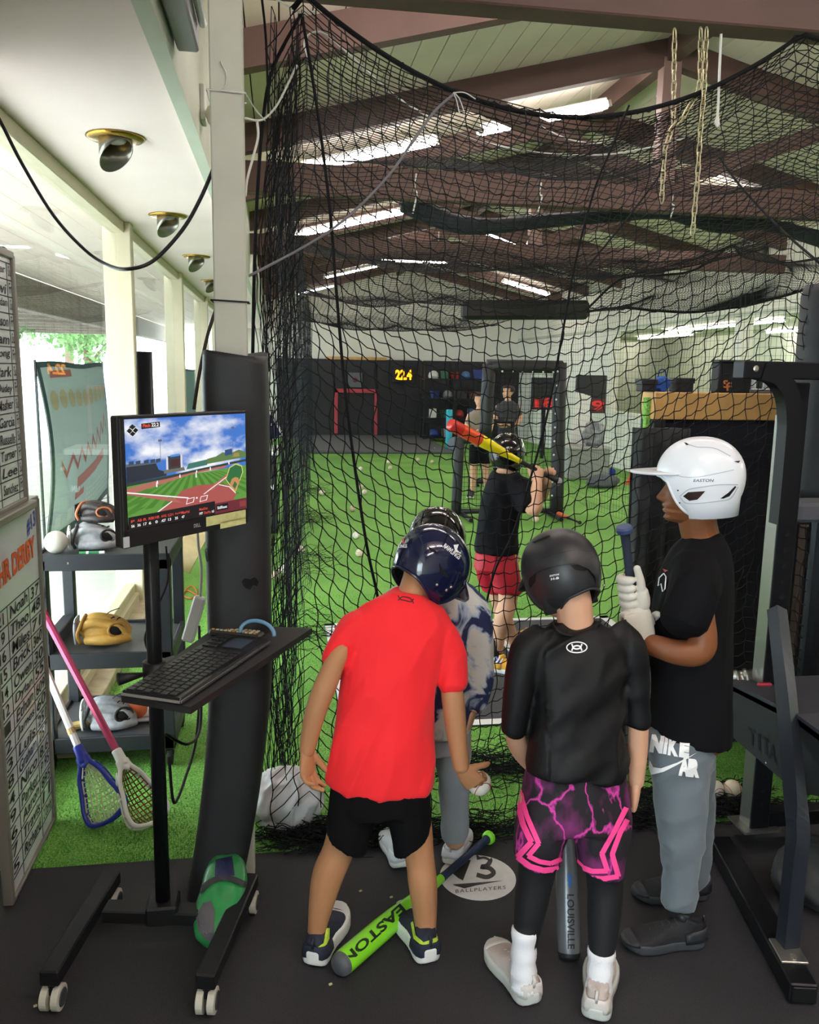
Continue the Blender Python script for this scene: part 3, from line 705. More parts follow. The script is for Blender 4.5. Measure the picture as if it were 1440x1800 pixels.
# chains hanging from the front tie beam
link = MB(); link.tube([(.0085*cos(a), 0, .017*sin(a)+(.006 if sin(a) > 0 else -.006)) for a in np.linspace(0, 2*pi, 13)[:-1]], .0028, 5, closed=True)
link_me = None
def chain(p, label, step=.034):
    """p: list of world points top to bottom"""
    global link_me
    pts = [np.array(x, float) for x in p]; t = thing('chain', pts[0], label, 'chain', 'chains hanging from the front tie beam')
    d = np.cumsum([0]+[np.linalg.norm(pts[i+1]-pts[i]) for i in range(len(pts)-1)]); s = 0; k = 0
    while s < d[-1]:
        i = min(np.searchsorted(d, s, 'right')-1, len(pts)-2); f = (s-d[i])/(d[i+1]-d[i]); c = lerp(pts[i], pts[i+1], f); dr = nrm(pts[i]-pts[i+1])
        if link_me is None: link_me = link.build('link', CHAINM, None, True); bpy.data.objects.remove(link_me) if False else None
        o = bpy.data.objects.new('link', link_me.data); COL.objects.link(o); o.parent = t; BASE[o.name] = np.zeros(3)
        q = Vector((0, 0, 1)).rotation_difference(Vector(dr)); o.rotation_mode = 'QUATERNION'; o.rotation_quaternion = q @ Matrix.Rotation(.5+(pi/2 if k % 2 else 0), 4, 'Z').to_quaternion()
        o.location = Vector(c-pts[0]); s += step; k += 1
    return t
yb = 2.98
chain([at(1186, 62, yb), at(1184, 210, yb), at(1182, 225, yb)], 'leftmost thin chain hanging straight from the front tie beam')
chain([at(1232, 60, yb), at(1231, 140, yb), at(1228, 160, yb), at(1205, 200, yb), at(1182, 226, yb), at(1168, 265, yb), at(1166, 305, yb), at(1163, 356, yb)], 'chain swinging left to a loose end over the net')
chain([at(1242, 60, yb-.03), at(1238, 160, yb-.03), at(1232, 220, yb-.03), at(1226, 320, yb-.03), at(1217, 414, yb-.03)], 'longest chain hanging straight down beside the swinging one')
bpy.data.objects.remove(link_me)
o = rope([at(1268, 60, yb), at(1265, 130, yb), at(1262, 200, yb), at(1258, 214, yb), at(1263, 222, yb), at(1262, 205, yb)], .005, 'hanging_rope', WROPE, None); tag(o, 'white rope with a looped end hanging right of the chains', 'rope')

# left: cables, brass lamps, fittings on the left wall
o = rope([atx(-30, 160, -.80), atx(0, 212, -.78), atx(40, 290, -.74), atx(95, 380, -.68), atx(150, 440, -.60), atx(190, 466, -.52), at(225, 473, 2.6), at(270, 458, 2.6), at(320, 405, 2.6), at(352, 350, 2.6), at(380, 285, 2.58)], .0055, 'black_cable', M('cable_black', '1c1a20', .5), None, 6)
tag(o, 'thick black cable drooping in a swag from soffit to post', 'cable')
BRASS = M('brass', 'b08a3c', .22, .95); BRASSD = M('lamp_cup', '8f8a80', .3, .7)
def soffit_lamp(p, label):
    t = thing('soffit_spotlight', p, label, 'spotlight', 'brass eyeball lamps in the soffit'); p = np.array(p, float)
    MB().lathe(p, (0, 0, -1), [(.055, 0), (.115, 0), (.118, .006), (.105, .014), (.06, .014)], 28).build('trim_ring', BRASS, t, True)
    # scoop cut at a slant, open end facing into the room
    n = 28; r = .062; R0 = [p+V(r*cos(a), r*sin(a), -.01) for a in np.linspace(0, 2*pi, n+1)[:-1]]
    R1 = [p+V(r*cos(a)*1.02, r*sin(a)*1.02, -.02-.055*(1+cos(a-.76*pi))) for a in np.linspace(0, 2*pi, n+1)[:-1]]
    mb = MB(); mb.rings([R0, R1], False); o = mb.build('cup', BRASSD, t, True); md = o.modifiers.new('s', 'SOLIDIFY'); md.thickness = .004
    MB().sphere(p+V(0, 0, -.012), (.045, .045, .02), 14, 8).build('bulb', M('bulb_off', '9a948a', .2), t, True)
    return t
for p, l in (((203, 240), 'brass soffit spotlight nearest the camera'), ((295, 378), 'second brass soffit spotlight, beside the drooping cable'), ((345, 450), 'third brass soffit spotlight from the camera'), ((372, 493), 'farthest brass soffit spotlight, partly behind the white post')):
    q = atz(*p, 2.6); soffit_lamp((q[0], q[1], 2.6), l)
t = thing('wall_strip_light', (-.27, 2.1, 2.63), 'grey strip light fitting on the wall above the soffit', 'strip light')
a, b = atx(318, 88, -.27), atx(296, -40, -.27)
q0 = V(-.25, a[1], a[2]); q1 = V(-.25, b[1]-.05, b[2]-.0)
MB().beam(V(-.27, 2.86, 2.675), V(-.27, 1.4, 2.675), .065, .09, bev=.006).build('housing', M('fixture_grey', '9c9ca0', .5), t)
MB().tube([V(-.222, 2.82, 2.70), V(-.222, 1.4, 2.70)], .013, 8).build('tube', M('unlit_tube', 'e4e6ea', .3), t, True)
c = atx(362, 190, -.29); t = thing('flood_lamp', c, 'small white flood lamp on a bracket behind the white post', 'lamp')
MB().box(c+V(-.02, -.05, -.06), c+V(.0, .05, .08), .004).build('bracket', M('fixture_white'), t)
MB().lathe(c+V(.02, -.02, -.02), (.5, -.7, -.4), [(.02, 0), (.035, .02), (.05, .06), (.045, .062), (.01, .05)], 18).build('lamp_head', M('lamp_ivory', 'cfcdb4', .4), t, True)
# ================================================================ people
HR = nrm(V(RT[0], RT[1], 0)); HD = nrm(V(-HR[1], HR[0], 0))      # to the right of the picture / away from it
def pxm(p, Y):                                                    # metres per photo pixel at this depth
    q = at(p[0], p[1], Y); return np.dot(q-EYE, FW)/F
def LP(rows):
    return [at(x, y, Y) for x, y, Y, w in rows], [w/2*pxm((x, y), Y) for x, y, Y, w in rows]
def limb(mb, rows, n=14, k=4, pts=None, rad=None):
    P, R = LP(rows) if pts is None else (pts, rad)
    Q = catmull(P, k); r = [x[0] for x in catmull([V(a, 0, 0) for a in R], k)]
    # rounded ends
    d0 = nrm(Q[0]-Q[1]); d1 = nrm(Q[-1]-Q[-2])
    Q = [Q[0]+d0*r[0]*.6, Q[0]+d0*r[0]*.35]+Q+[Q[-1]+d1*r[-1]*.35, Q[-1]+d1*r[-1]*.6]; r = [r[0]*.35, r[0]*.8]+r+[r[-1]*.8, r[-1]*.35]
    return mb.tube(Q, r, n)
def trunk(mb, rows, n=28, k=3, ex=.85, grow=0.0, cap=True):
    """rows (xl,yl,xr,yr,Y,half depth): body cross-sections, widths read off the photo, depth given"""
    A = catmull([at(r[0], r[1], r[4]) for r in rows], k); B = catmull([at(r[2], r[3], r[4]) for r in rows], k); D = [x[0] for x in catmull([V(r[5], 0, 0) for r in rows], k)]
    R = []
    for a, b, d in zip(A, B, D):
        c = (a+b)/2; u = (b-a)/2; u = u*(1+grow/max(np.linalg.norm(u), .01)); dv = HD*(d+grow); ring = []
        for t in np.linspace(0, 2*pi, n+1)[:-1]:
            cx, sx = cos(t), sin(t); ring.append(c+u*np.sign(cx)*abs(cx)**ex+dv*np.sign(sx)*abs(sx)**ex)
        R.append(ring)
    return mb.rings(R, cap)
def folds(v, f, amp, scale, d=(0, 0, 1), stretch=.3, seed=0.0, zone=None):
    N = vnormals(v, f); d = nrm(d); out = v.copy()
    for i in range(len(v)):
        p = v[i]-d*np.dot(v[i], d)*(1-stretch); q = Vector(p*scale+seed)
        a = mnoise.noise(q)+.5*mnoise.noise(q*2.1)
        r = (1-abs(a)*2.2); w = 1.0 if zone is None else zone(v[i])
        out[i] = v[i]+N[i]*amp*max(-.6, r-.5)*w
    return out
def cloth(mb, name, mat, parent, vox=.006, sm=4, amp=.004, scale=9, d=(0, 0, 1), stretch=.3, seed=0.0, zone=None, **kw):
    v, f = remesh(mb, vox, sm)
    if amp: v = folds(v, f, amp, scale, d, stretch, seed, zone)
    o = mkobj(name, v, f, mat, parent, True); tag(o, **kw); return o
def frame(fwd, up):
    f = nrm(fwd); u = np.asarray(up, float); u = nrm(u-f*np.dot(u, f)); return np.cross(f, u), f, u     # right, fwd, up
_zf = [0, .03, .07, .12, .17, .205, .24, .28, .34, .42, .5, .58, .68, .78, .87, .94, .98, 1.0]
_yf = [.20, .33, .365, .335, .375, .345, .378, .345, .34, .335, .318, .355, .372, .355, .30, .21, .12, .03]
_zb = [0, .1, .2, .35, .5, .65, .8, .9, .96, 1.0]; _yb = [.02, .10, .24, .40, .475, .49, .43, .30, .18, .03]
_zw = [0, .06, .14, .25, .38, .5, .65, .8, .9, .96, 1.0]; _w = [.10, .18, .235, .275, .31, .335, .345, .30, .215, .14, .03]
def head_grid(c, fr, h, nz=58, na=64, grow=0.0, z0=0.0):
    r_, f_, u_ = fr; G = np.zeros((nz, na, 3))
    for i in range(nz):
        z = z0+(1-z0)*(.5-.5*cos(pi*i/(nz-1)))
        yf = np.interp(z, _zf, _yf); yb = np.interp(z, _zb, _yb); w = np.interp(z, _zw, _w)
        nose = np.interp(z, [.26, .285, .31, .345, .40, .50, .54], [0, .055, .10, .115, .07, .018, 0])
        for j in range(na):
            a = 2*pi*j/na; x = w*sin(a); ca = cos(a)
            if ca > 0:
                y = yf*ca**.8; y += nose*np.exp(-(x/(.05+.02*(z < .34)))**2)
                y -= .035*np.exp(-((z-.5)/.055)**2-((abs(x)-.14)/.075)**2)
                y += .018*np.exp(-((z-.575)/.03)**2-((abs(x)-.14)/.1)**2)
                if z < .30: y -= max(0, abs(x)-.10)*.25*(.17 < z < .26)
            else: y = -yb*abs(ca)**.8
            G[i, j] = c+(r_*x+f_*y+u_*(z-.5))*h
    if grow:
        for i in range(nz):
            for j in range(na):
                q = G[i, j]-c; G[i, j] = c+q*(1+grow/np.linalg.norm(q))
    return G
def head_into(mb, c, fr, h, nz=58, na=64):
    G = head_grid(c, fr, h, nz, na); mb.grid(G, wrap=True, flip=True); r_, f_, u_ = fr
    for s in (-1, 1):
        mb.sphere(c+(r_*s*.335+f_*-.03+u_*-.05)*h, (.018*h*2, .055*h*2, .085*h*1.5), 12, 8, ax=np.array([r_, f_, u_]))
    return G
def eyes(parent, c, fr, h, lid=None):
    r_, f_, u_ = fr
    for s in (-1, 1):
        e = MB().sphere(c+(r_*s*.14+f_*.262+u_*.0)*h, .045*h, 12, 8).build('eye', M('eye_white', 'dcd6cc', .2), parent, True)
        MB().sphere(c+(r_*s*.142+f_*.288+u_*.0)*h, .024*h, 10, 6).build('iris', M('iris', '2a1a10', .2), e, True)
        if lid is not None: MB().sphere(c+(r_*s*.14+f_*.26+u_*.012)*h, (.05*h, .05*h, .036*h), 12, 8, ax=np.array([r_, f_, u_])).build('eyelid', lid, e, True)
def hair_shell(parent, c, fr, h, mat, zmin=.30, grow=.004):
    G = head_grid(c, fr, h, 40, 56, grow, zmin); mb = MB(); r_, f_, u_ = fr; nz, na = G.shape[:2]; fs = []
    for i in range(nz-1):
        for j in range(na):
            q = G[i, j]-c; y = np.dot(q, f_)/h; z = np.dot(q, u_)/h+.5
            if (y < -.02 and z > zmin+.06*(1+sin(j*1.7))*.5) or z > .74: fs.append((i*na+j, i*na+(j+1) % na, (i+1)*na+(j+1) % na, (i+1)*na+j))
    mb.add(G.reshape(-1, 3), fs); o = mb.build('hair', mat, parent, True); return o
def helmet(parent, c, fr, h, mat, edge, r=(.43, .545, .50), brim=.30, rough_in='16161a', name='helmet', wrap=1.0, label=None, cz=.10, cy=-.05, dip=.06, vz=.62, droop=.05):
    """batting helmet: shell with a shaped lower edge (ear flaps), visor in front"""
    r_, f_, u_ = fr; na, nt = 96, 26
    az = np.linspace(-180, 180, na+1)[:-1]; ek = np.array(edge, float); G = np.zeros((nt, na, 3)); o = c+(f_*cy+u_*cz)*h
    for j, a in enumerate(az):
        ze = np.interp(abs(a), ek[:, 0], ek[:, 1])-.5-cz               # edge height relative to shell centre
        s0 = max(-1.25, ze/r[2]); el0 = math.asin(max(-1, min(1, s0)))
        for i in range(nt):
            t = i/(nt-1); el = el0+(pi/2-el0)*t
            zz = sin(el)*r[2]
            if s0 < -1 and t < .3: zz = (s0+(math.sin(el0)-s0)*(t/.3))*r[2] if t < .3 else zz
            cr = cos(el)**.9 if el > 0 else cos(el)**.45
            if el < 0: cr *= 1-.10*min(1, abs(sin(el)))**2
            G[i, j] = o+(r_*sin(radians(a))*r[0]*cr+f_*cos(radians(a))*r[1]*cr+u_*zz)*h
    mb = MB(); mb.grid(G, wrap=True, flip=True); sh = mb.build(name, mat, parent, True, label=label)
    md = sh.modifiers.new('s', 'SOLIDIFY'); md.thickness = .007; md.offset = -1; md.use_rim = True
    mb = MB(); mb.tube([G[0, j] for j in range(na)], .0042, 6, closed=True); mb.build('rim', mat, sh, True)
    # visor
    nb_ = 25; g = []
    for k, t in enumerate(np.linspace(0, 1, 7)):
        row = []
        for a in np.linspace(-62, 62, nb_):
            ze = vz-.5-cz; cr = cos(math.asin(max(-1, min(1, ze/r[2]))))**.9
            base = o+(r_*sin(radians(a))*r[0]*cr*.99+f_*cos(radians(a))*r[1]*cr*.99+u_*(ze-.01))*h
            ext = brim*max(0, cos(radians(a*1.40)))**.7
            row.append(base+(f_*ext*t*(1-.0*t)-u_*(dip*t+droop*t*t)*max(0, cos(radians(a*1.3)))-u_*droop*abs(sin(radians(a)))*t)*h)
        g.append(row)
    vb = MB().grid(np.array(g)).build('visor', mat, sh, True); md = vb.modifiers.new('s', 'SOLIDIFY'); md.thickness = .006; md.offset = 0
    # dark padding inside
    PI_ = o+(G[::3]-o)*.93
    MB().grid(PI_, wrap=True).build('padding', M('helmet_padding', '141416', .9), sh, True)
    return sh, G
def hand(mb, w, d, pn, ts, s=1.0, curl=((25, 35, 25),)*4, thumb=(35, 20), fat=1.0, n=8, spread=5):
    """w wrist, d direction of the fingers, pn palm normal (fingers bend towards it), ts towards the thumb"""
    d = nrm(d); pn = nrm(np.asarray(pn)-d*np.dot(pn, d)); x = np.cross(d, pn); x = x if np.dot(x, ts) > 0 else -x
    w = np.asarray(w, float); R = []
    for t, a, b in ((-.012, .021, .017), (0, .023, .016), (.02, .029, .0155), (.045, .034, .014), (.065, .035, .012), (.076, .033, .010)):
        R.append([w+d*t*s+(x*cos(q)*a+pn*sin(q)*b)*s*fat for q in np.linspace(0, 2*pi, 17)[:-1]])
    mb.rings(R)
    base = ((.025, .070), (.0085, .075), (-.008, .072), (-.0235, .064)); L = ((.030, .019, .016), (.033, .021, .017), (.031, .020, .016), (.024, .015, .014)); rr = (.0083, .0086, .0082, .0073)
    for k in range(4):
        p = w+(x*base[k][0]+d*base[k][1])*s; ang = 0.0; sp = radians((1.5-k)*spread); dd = nrm(d*cos(sp)+x*sin(sp)); P = [p-dd*.02*s, p]; cu = curl[min(k, len(curl)-1)]
        for q in range(3):
            ang += radians(cu[q]); p = p+(dd*cos(ang)+pn*sin(ang))*L[k][q]*s; P.append(p)
        limb(mb, None, n, 3, P, [rr[k]*s*fat*f for f in (1.05, 1.08, 1.0, .93, .75)])
    p = w+(x*.022+d*.018+pn*.003)*s; a = radians(thumb[0]); td = nrm(d*cos(a)+x*sin(a)+pn*.35); P = [p-td*.01*s, p, p+td*.034*s]
    b = radians(thumb[1]); td2 = nrm(td*cos(b)+(pn*.7+d*.5-x*.3)*sin(b)); P += [P[-1]+td2*.026*s, P[-1]+td2*.026*s+nrm(td2+pn*.2)*.020*s]
    limb(mb, None, n, 3, P, [q*s*fat for q in (.013, .0125, .0105, .0098, .007)])
    return mb
def fuse_hands(hands, vox=.0026):
    out = []
    for h in hands: out.append(remesh(h, vox, 2))
    return out
def body_obj(mbs, hands, parent, skin, vox=.006, extra=None):
    v, f = remesh(mbs, vox, 4); V_, F_ = [v], list(f); n = len(v)
    for hv, hf in fuse_hands(hands): V_.append(hv); F_ += [tuple(i+n for i in q) for q in hf]; n += len(hv)
    if extra is not None: V_.append(extra.arr()); F_ += [tuple(i+n for i in q) for q in extra.f]
    return mkobj('body', np.concatenate(V_), F_, skin, parent, True)
def shoe(parent, heel, d, L, upper, sole, W=.040, H=.075, label=None, sole_h=.026, flare=1.0, tongue=None, pitch=0.0, name='shoe', trim=None):
    """heel: (x,y) of the back of the sole, d: (dx,dy) pointing to the toe"""
    h = V(heel[0], heel[1], 0); d3 = nrm(V(d[0], d[1], 0)); s = V(d3[1], -d3[0], 0); up = V(0, 0, 1)
    ts = np.array([0, .03, .08, .16, .28, .42, .56, .70, .82, .91, .97, 1.0])
    wd = np.array([.30, .55, .74, .80, .76, .78, .92, 1.0, .95, .76, .48, .22])*W
    top = np.array([.55, .80, .96, 1.0, .98, .86, .70, .56, .48, .42, .34, .26])*H
    def P(t, x, z): return h+d3*(t*L)+s*x+up*(z+pitch*max(0, .35-t)*L)
    lift = np.interp(ts, [0, .06, .8, 1], [.010, .0, .0, .018])
    R = []
    for t, w, l in zip(ts, wd, lift):
        w2 = w*1.08*flare; R.append([P(t, w2*cx, zz) for cx, zz in ((-.9, l+.001), (.9, l+.001), (1.0, l*.8+.008), (1.0, l*.4+sole_h*.85), (.93, l*.4+sole_h), (-.93, l*.4+sole_h), (-1.0, l*.4+sole_h*.85), (-1.0, l*.8+.008))])
    so = MB().rings(R)
    R = []
    for t, w, tp in zip(ts[1:], wd[1:], top[1:]):
        ring = []
        for a in np.linspace(0, 2*pi, 21)[:-1]:
            cx, sz = cos(a), sin(a); z = sole_h*.8 + (max(0, sz)**.75*(tp-sole_h*.6) if sz > 0 else sz*.004)
            ring.append(P(t, w*np.sign(cx)*abs(cx)**.8*(1-.28*max(0, sz)*(t < .5)), z))
        R.append(ring)
    mb = MB().rings(R)
    mb.tube([P(.20, 0, H*.55), P(.18, 0, H*.92), P(.17, 0, H*1.02)], [W*.68, W*.66, W*.66], 14)
    v, f = remesh(mb, .0042, 3); o = mkobj(name, v, f, upper, parent, True); tag(o, label=label)
    sv, sf = remesh(so, .005, 2); so_ = mkobj('sole', sv, sf, sole, o, True)
    lm = tongue or upper
    mb = MB()
    for k in range(5):
        t = .36+.075*k; z = np.interp(t, ts, top)*1.0+.004; mb.tube([P(t, -W*.42, z-.006), P(t+.01, 0, z+.002), P(t, W*.42, z-.006)], .0028, 5)
    mb.build('laces', lm, o, True, kind='stuff')
    tm = trim or upper
    out_ = [(t, -np.interp(t, ts, wd)) for t in (.30, .22, .15, .09, .05, .03)]; out_ = out_+[(t, -x) for t, x in out_[::-1]]
    g = []
    for zf, ins in ((.34, 1.04), (.5, 1.02), (.66, .96), (.80, .86)):
        g.append([P(t-.012, x*ins*1.02, H*zf*np.interp(t, [.03, .3], [1, .82])) for t, x in out_])
    hcn = MB().grid(np.array(g)).build('heel_counter', tm, o, True); md = hcn.modifiers.new('s', 'SOLIDIFY'); md.thickness = .005; md.offset = 0
    g = []
    for t in np.linspace(.84, .985, 5):
        w = np.interp(t, ts, wd); tp = np.interp(t, ts, top); g.append([P(t, w*1.03*cos(a), sole_h*.8+max(0, sin(a))**.75*(tp-sole_h*.6)+.001) for a in np.linspace(0, pi, 13)])
    tc_ = MB().grid(np.array(g)).build('toe_cap', tm, o, True); md = tc_.modifiers.new('s', 'SOLIDIFY'); md.thickness = .004; md.offset = 0
    MB().tube(catmull([P(.30, 0, H*.98), P(.26, 0, H*1.12), P(.25, 0, H*1.2)], 3), [W*.38, W*.40, W*.40, W*.40, W*.42, W*.40, W*.36], 10).build('tongue', tm, o, True)
    MB().tube([P(.02, 0, H*.70), P(.0, 0, H*.95), P(.03, 0, H*1.08)], .005, 6).build('pull_tab', tm, o, True)
    return o
FAB = dict(rough=.85, sheen=.15, bump=.12, bscale=900, spec=.2)
SKIN1 = M('skin_tan', 'ba8660', .55, var=.06, vscale=10, spec=.35); SKIN2 = M('skin_fair', 'cf9f82', .55, var=.06, vscale=10, spec=.35); SKIN3 = M('skin_brown', '7c4a2c', .5, var=.06, vscale=10, spec=.4)
HAIRD = M('hair_dark', '2a1f1a', .7, bump=.6, bscale=250); HAIRB = M('hair_brown', '6a4a34', .7, bump=.6, bscale=250)
EDGE2 = [(0, .62), (24, .62), (38, .56), (50, .30), (62, .13), (90, .10), (112, .14), (140, .20), (180, .22)]

# ---------------------------------------------------------------- child in the red shirt
def red_child():
    p = thing('person', atz(655, 1700, 0), 'child in bright red t-shirt, black shorts and navy batting helmet, holding a ball', 'person')
    b = MB()
    la = [(630, 1100, 2.27, 36), (600, 1142, 2.22, 34), (575, 1198, 2.19, 41), (556, 1248, 2.18, 39), (546, 1288, 2.18, 34), (539, 1322, 2.18, 28)]
    ra = [(770, 1115, 2.28, 36), (788, 1170, 2.26, 36), (797, 1235, 2.24, 41), (803, 1290, 2.23, 37), (811, 1350, 2.22, 30)]
    for r in (la, ra): limb(b, r)
    limb(b, [(628, 1370, 2.22, 78), (612, 1440, 2.21, 68), (596, 1492, 2.20, 57), (577, 1537, 2.20, 57), (566, 1583, 2.20, 47), (557, 1636, 2.20, 33), (556, 1675, 2.20, 34)])
    limb(b, [(710, 1370, 2.22, 78), (727, 1450, 2.21, 66), (738, 1508, 2.20, 52), (743, 1550, 2.19, 52), (747, 1600, 2.19, 44), (749, 1650, 2.19, 35), (749, 1675, 2.19, 34)])
    tr = [(585, 1385, 752, 1385, 2.22, .085), (590, 1330, 750, 1330, 2.22, .085), (600, 1250, 752, 1250, 2.24, .082), (610, 1170, 764, 1172, 2.26, .08), (628, 1115, 770, 1122, 2.28, .062), (655, 1078, 758, 1088, 2.295, .048), (695, 1052, 740, 1056, 2.315, .035)]
    trunk(b, tr)
    limb(b, [(708, 1075, 2.31, 44), (724, 1042, 2.335, 50), (736, 1012, 2.355, 54), (745, 990, 2.37, 60)])
    fr = frame((.60, .42, -.62), (.42, .22, .88)); hc = at(758, 1004, 2.39); h = .205
    ex = MB(); head_into(ex, hc, fr, h)
    H1 = MB(); hand(H1, at(539, 1320, 2.18), V(.05, -.02, -1), V(.75, -.6, .1), V(.6, .7, 0), .92, ((18, 30, 20), (22, 35, 25), (28, 40, 25), (32, 45, 25)), (30, 15))
    H2 = MB(); hand(H2, at(812, 1352, 2.22), V(.62, .12, -.75), V(.25, .95, -.1), V(.5, .1, .9), .92, ((35, 45, 30), (38, 48, 30), (42, 50, 30), (45, 50, 30)), (48, 25))
    body = body_obj(b, [H1, H2], p, SKIN1, extra=ex); eyes(p, hc, fr, h)
    hair_shell(p, hc, fr, h, HAIRB, .22)
    RED = M('red_jersey', 'ff2e36', .7, sheen=.1, bump=.08, bscale=700, spec=.25)
    s = MB()
    trunk(s, [(573, 1372, 762, 1384, 2.22, .105), (574, 1355, 764, 1360, 2.22, .108), (583, 1300, 764, 1305, 2.225, .106), (592, 1250, 762, 1255, 2.24, .10), (602, 1178, 769, 1184, 2.26, .097), (604, 1128, 784, 1135, 2.275, .09), (616, 1088, 793, 1100, 2.285, .078), (648, 1056, 778, 1070, 2.30, .062), (688, 1036, 745, 1042, 2.315, .045)])
    limb(s, [(655, 1100, 2.28, 60), (622, 1107, 2.265, 60), (601, 1138, 2.235, 55), (588, 1164, 2.22, 50)]); limb(s, [(755, 1112, 2.29, 60), (782, 1128, 2.28, 62), (794, 1175, 2.265, 58), (799, 1205, 2.25, 56)])
    sh = cloth(s, 'tshirt', RED, p, amp=.008, scale=8, d=(.35, 0, 1), stretch=.25, seed=3.0, label='bright red short-sleeved t-shirt')
    BLK = M('black_shorts', '09090c', rough=.85, bump=.12, bscale=900, spec=.2); s = MB()
    trunk(s, [(578, 1415, 757, 1415, 2.215, .10), (578, 1395, 757, 1400, 2.215, .10), (584, 1350, 752, 1350, 2.22, .095), (590, 1310, 748, 1310, 2.22, .09)])
    def leg(rows): trunk(s, rows)
    leg([(575, 1458, 646, 1498, 2.20, .072), (575, 1445, 650, 1470, 2.205, .076), (576, 1430, 664, 1430, 2.21, .085), (580, 1380, 672, 1380, 2.22, .085)])
    leg([(692, 1498, 756, 1462, 2.195, .070), (688, 1470, 757, 1448, 2.20, .074), (680, 1430, 758, 1430, 2.21, .085), (672, 1380, 755, 1380, 2.22, .085)])
    cloth(s, 'shorts', BLK, p, amp=.004, scale=9, seed=9.0)
    NAVY = M('navy_gloss', '151b3a', .12, coat=.6, spec=.6)
    hm, G = helmet(p, hc, fr, h, NAVY, EDGE2, label='glossy navy batting helmet', r=(.50, .61, .56))
    sv = M('screw_steel', 'c9c4b8', .25, .9); wp = M('print_white', 'f2f2f2', .5)
    decal('logo_print', hm, hm, [text_px('RAWLINGS', (689, 964), (27, -1), (0, -6), bold=.02), poly_px([(700, 946), (705, 945), (705, 955), (700, 956)])], wp, .0012)
    decal('logo_print', hm, hm, [poly_px([(705, 945), (711, 944), (711, 954), (705, 955)])], M('print_red', 'c23a3a', .5), .0012)
    decal('logo_print', hm, hm, [text_px('RAWLINGS', (778, 962), (28, 22), (5, -7), bold=.02), poly_px([(797, 958), (806, 957), (803, 966), (808, 972), (800, 970)])], wp, .0012)
    decal('vent', hm, hm, [poly_px([(772, 990), (778, 1000), (790, 1014), (786, 1016), (774, 1008)]), poly_px([(752, 960), (766, 968), (770, 974), (757, 968)])], M('vent_black', '030304', .8), .001)
    for q in ((768, 1028), (785, 1037), (793, 1032)):
        h_ = bvh_of(hm).ray_cast(Vector(EYE), Vector(ray(*q)).normalized())
        if h_[0]: MB().sphere(np.array(h_[0]), .005, 10, 6).build('screw', sv, hm, True)
    LIME = M('shoe_lime', 'c4e04a', .6, var=.05); DKS = M('shoe_navy', '22283a', .7); WS = M('sole_white', 'e9e9e6', .5)
    o1 = shoe(p, atz(549, 1703)[:2]+np.array([0, -.0]), (.40, .92), .24, DKS, WS, .047, .085, 'lime and navy running shoe with white sole', .050, tongue=M('lace_white', 'e8e8e8', .7))
    o2 = shoe(p, atz(757, 1698)[:2], (-.20, .97), .24, DKS, WS, .047, .085, 'lime and navy running shoe with white sole', .050, tongue=M('lace_white'))
    decal('heel_panel', o1, o1, [poly_px([(533, 1662), (545, 1668), (552, 1674), (570, 1668), (578, 1650), (579, 1632), (574, 1632), (568, 1658), (553, 1668), (540, 1662), (536, 1648), (532, 1650)]), poly_px([(530, 1676), (535, 1690), (545, 1690), (534, 1673)]), poly_px([(549, 1690), (552, 1680), (572, 1672), (571, 1685)])], LIME, .002, 4)
    decal('heel_panel', o2, o2, [poly_px([(723, 1622), (728, 1650), (740, 1660), (762, 1662), (772, 1648), (773, 1625), (769, 1620), (766, 1648), (745, 1656), (732, 1644), (727, 1620)]), poly_px([(728, 1668), (735, 1684), (752, 1687), (748, 1676)]), poly_px([(764, 1684), (768, 1668), (773, 1680)])], LIME, .002, 4)
    decal('brand_print', sh, sh, [strip_px(catmull([(700, 1047), (704, 1054), (713, 1056), (722, 1058), (727, 1053)], 4), 2.0), strip_px(catmull([(700, 1056), (706, 1050), (714, 1050), (722, 1053), (727, 1061)], 4), 2.0)], M('print_dark', '54121a', .6), .0015)
    return p
red_child()
def ball(c, label, r=.0365, worn=0, group='white baseballs scattered on the turf', tilt=0):
    t = MB().sphere(c, r, 20, 14).build('baseball', M('ball_white%d' % worn, ('e9e3d6', 'd8c9ae')[worn], .6, var=.06, vscale=40), None, True, label=label, cat='baseball', group=group)
    rs = M('ball_stitch', 'b03a30', .7); A = Matrix.Rotation(tilt, 3, 'X') @ Matrix.Rotation(tilt*1.7, 3, 'Z')
    pts = []
    for k in np.linspace(0, 2*pi, 49)[:-1]:
        a = .75; q = V(cos(k)-.0+.0*a, sin(k), 0)
        x = a*cos(k)+(1-a)*cos(3*k); y = a*sin(k)-(1-a)*sin(3*k); zz = 2*sqrt(a*(1-a))*sin(2*k)
        v = np.array(A @ Vector((x, y, zz))); pts.append(np.array(c)+nrm(v)*r*1.01)
    MB().tube(pts, r*.035, 4, closed=True).build('stitching', rs, t); return t
ball(at(843, 1377, 2.275), 'baseball held in the red-shirted child\'s right hand', .036, 0, None, .6)

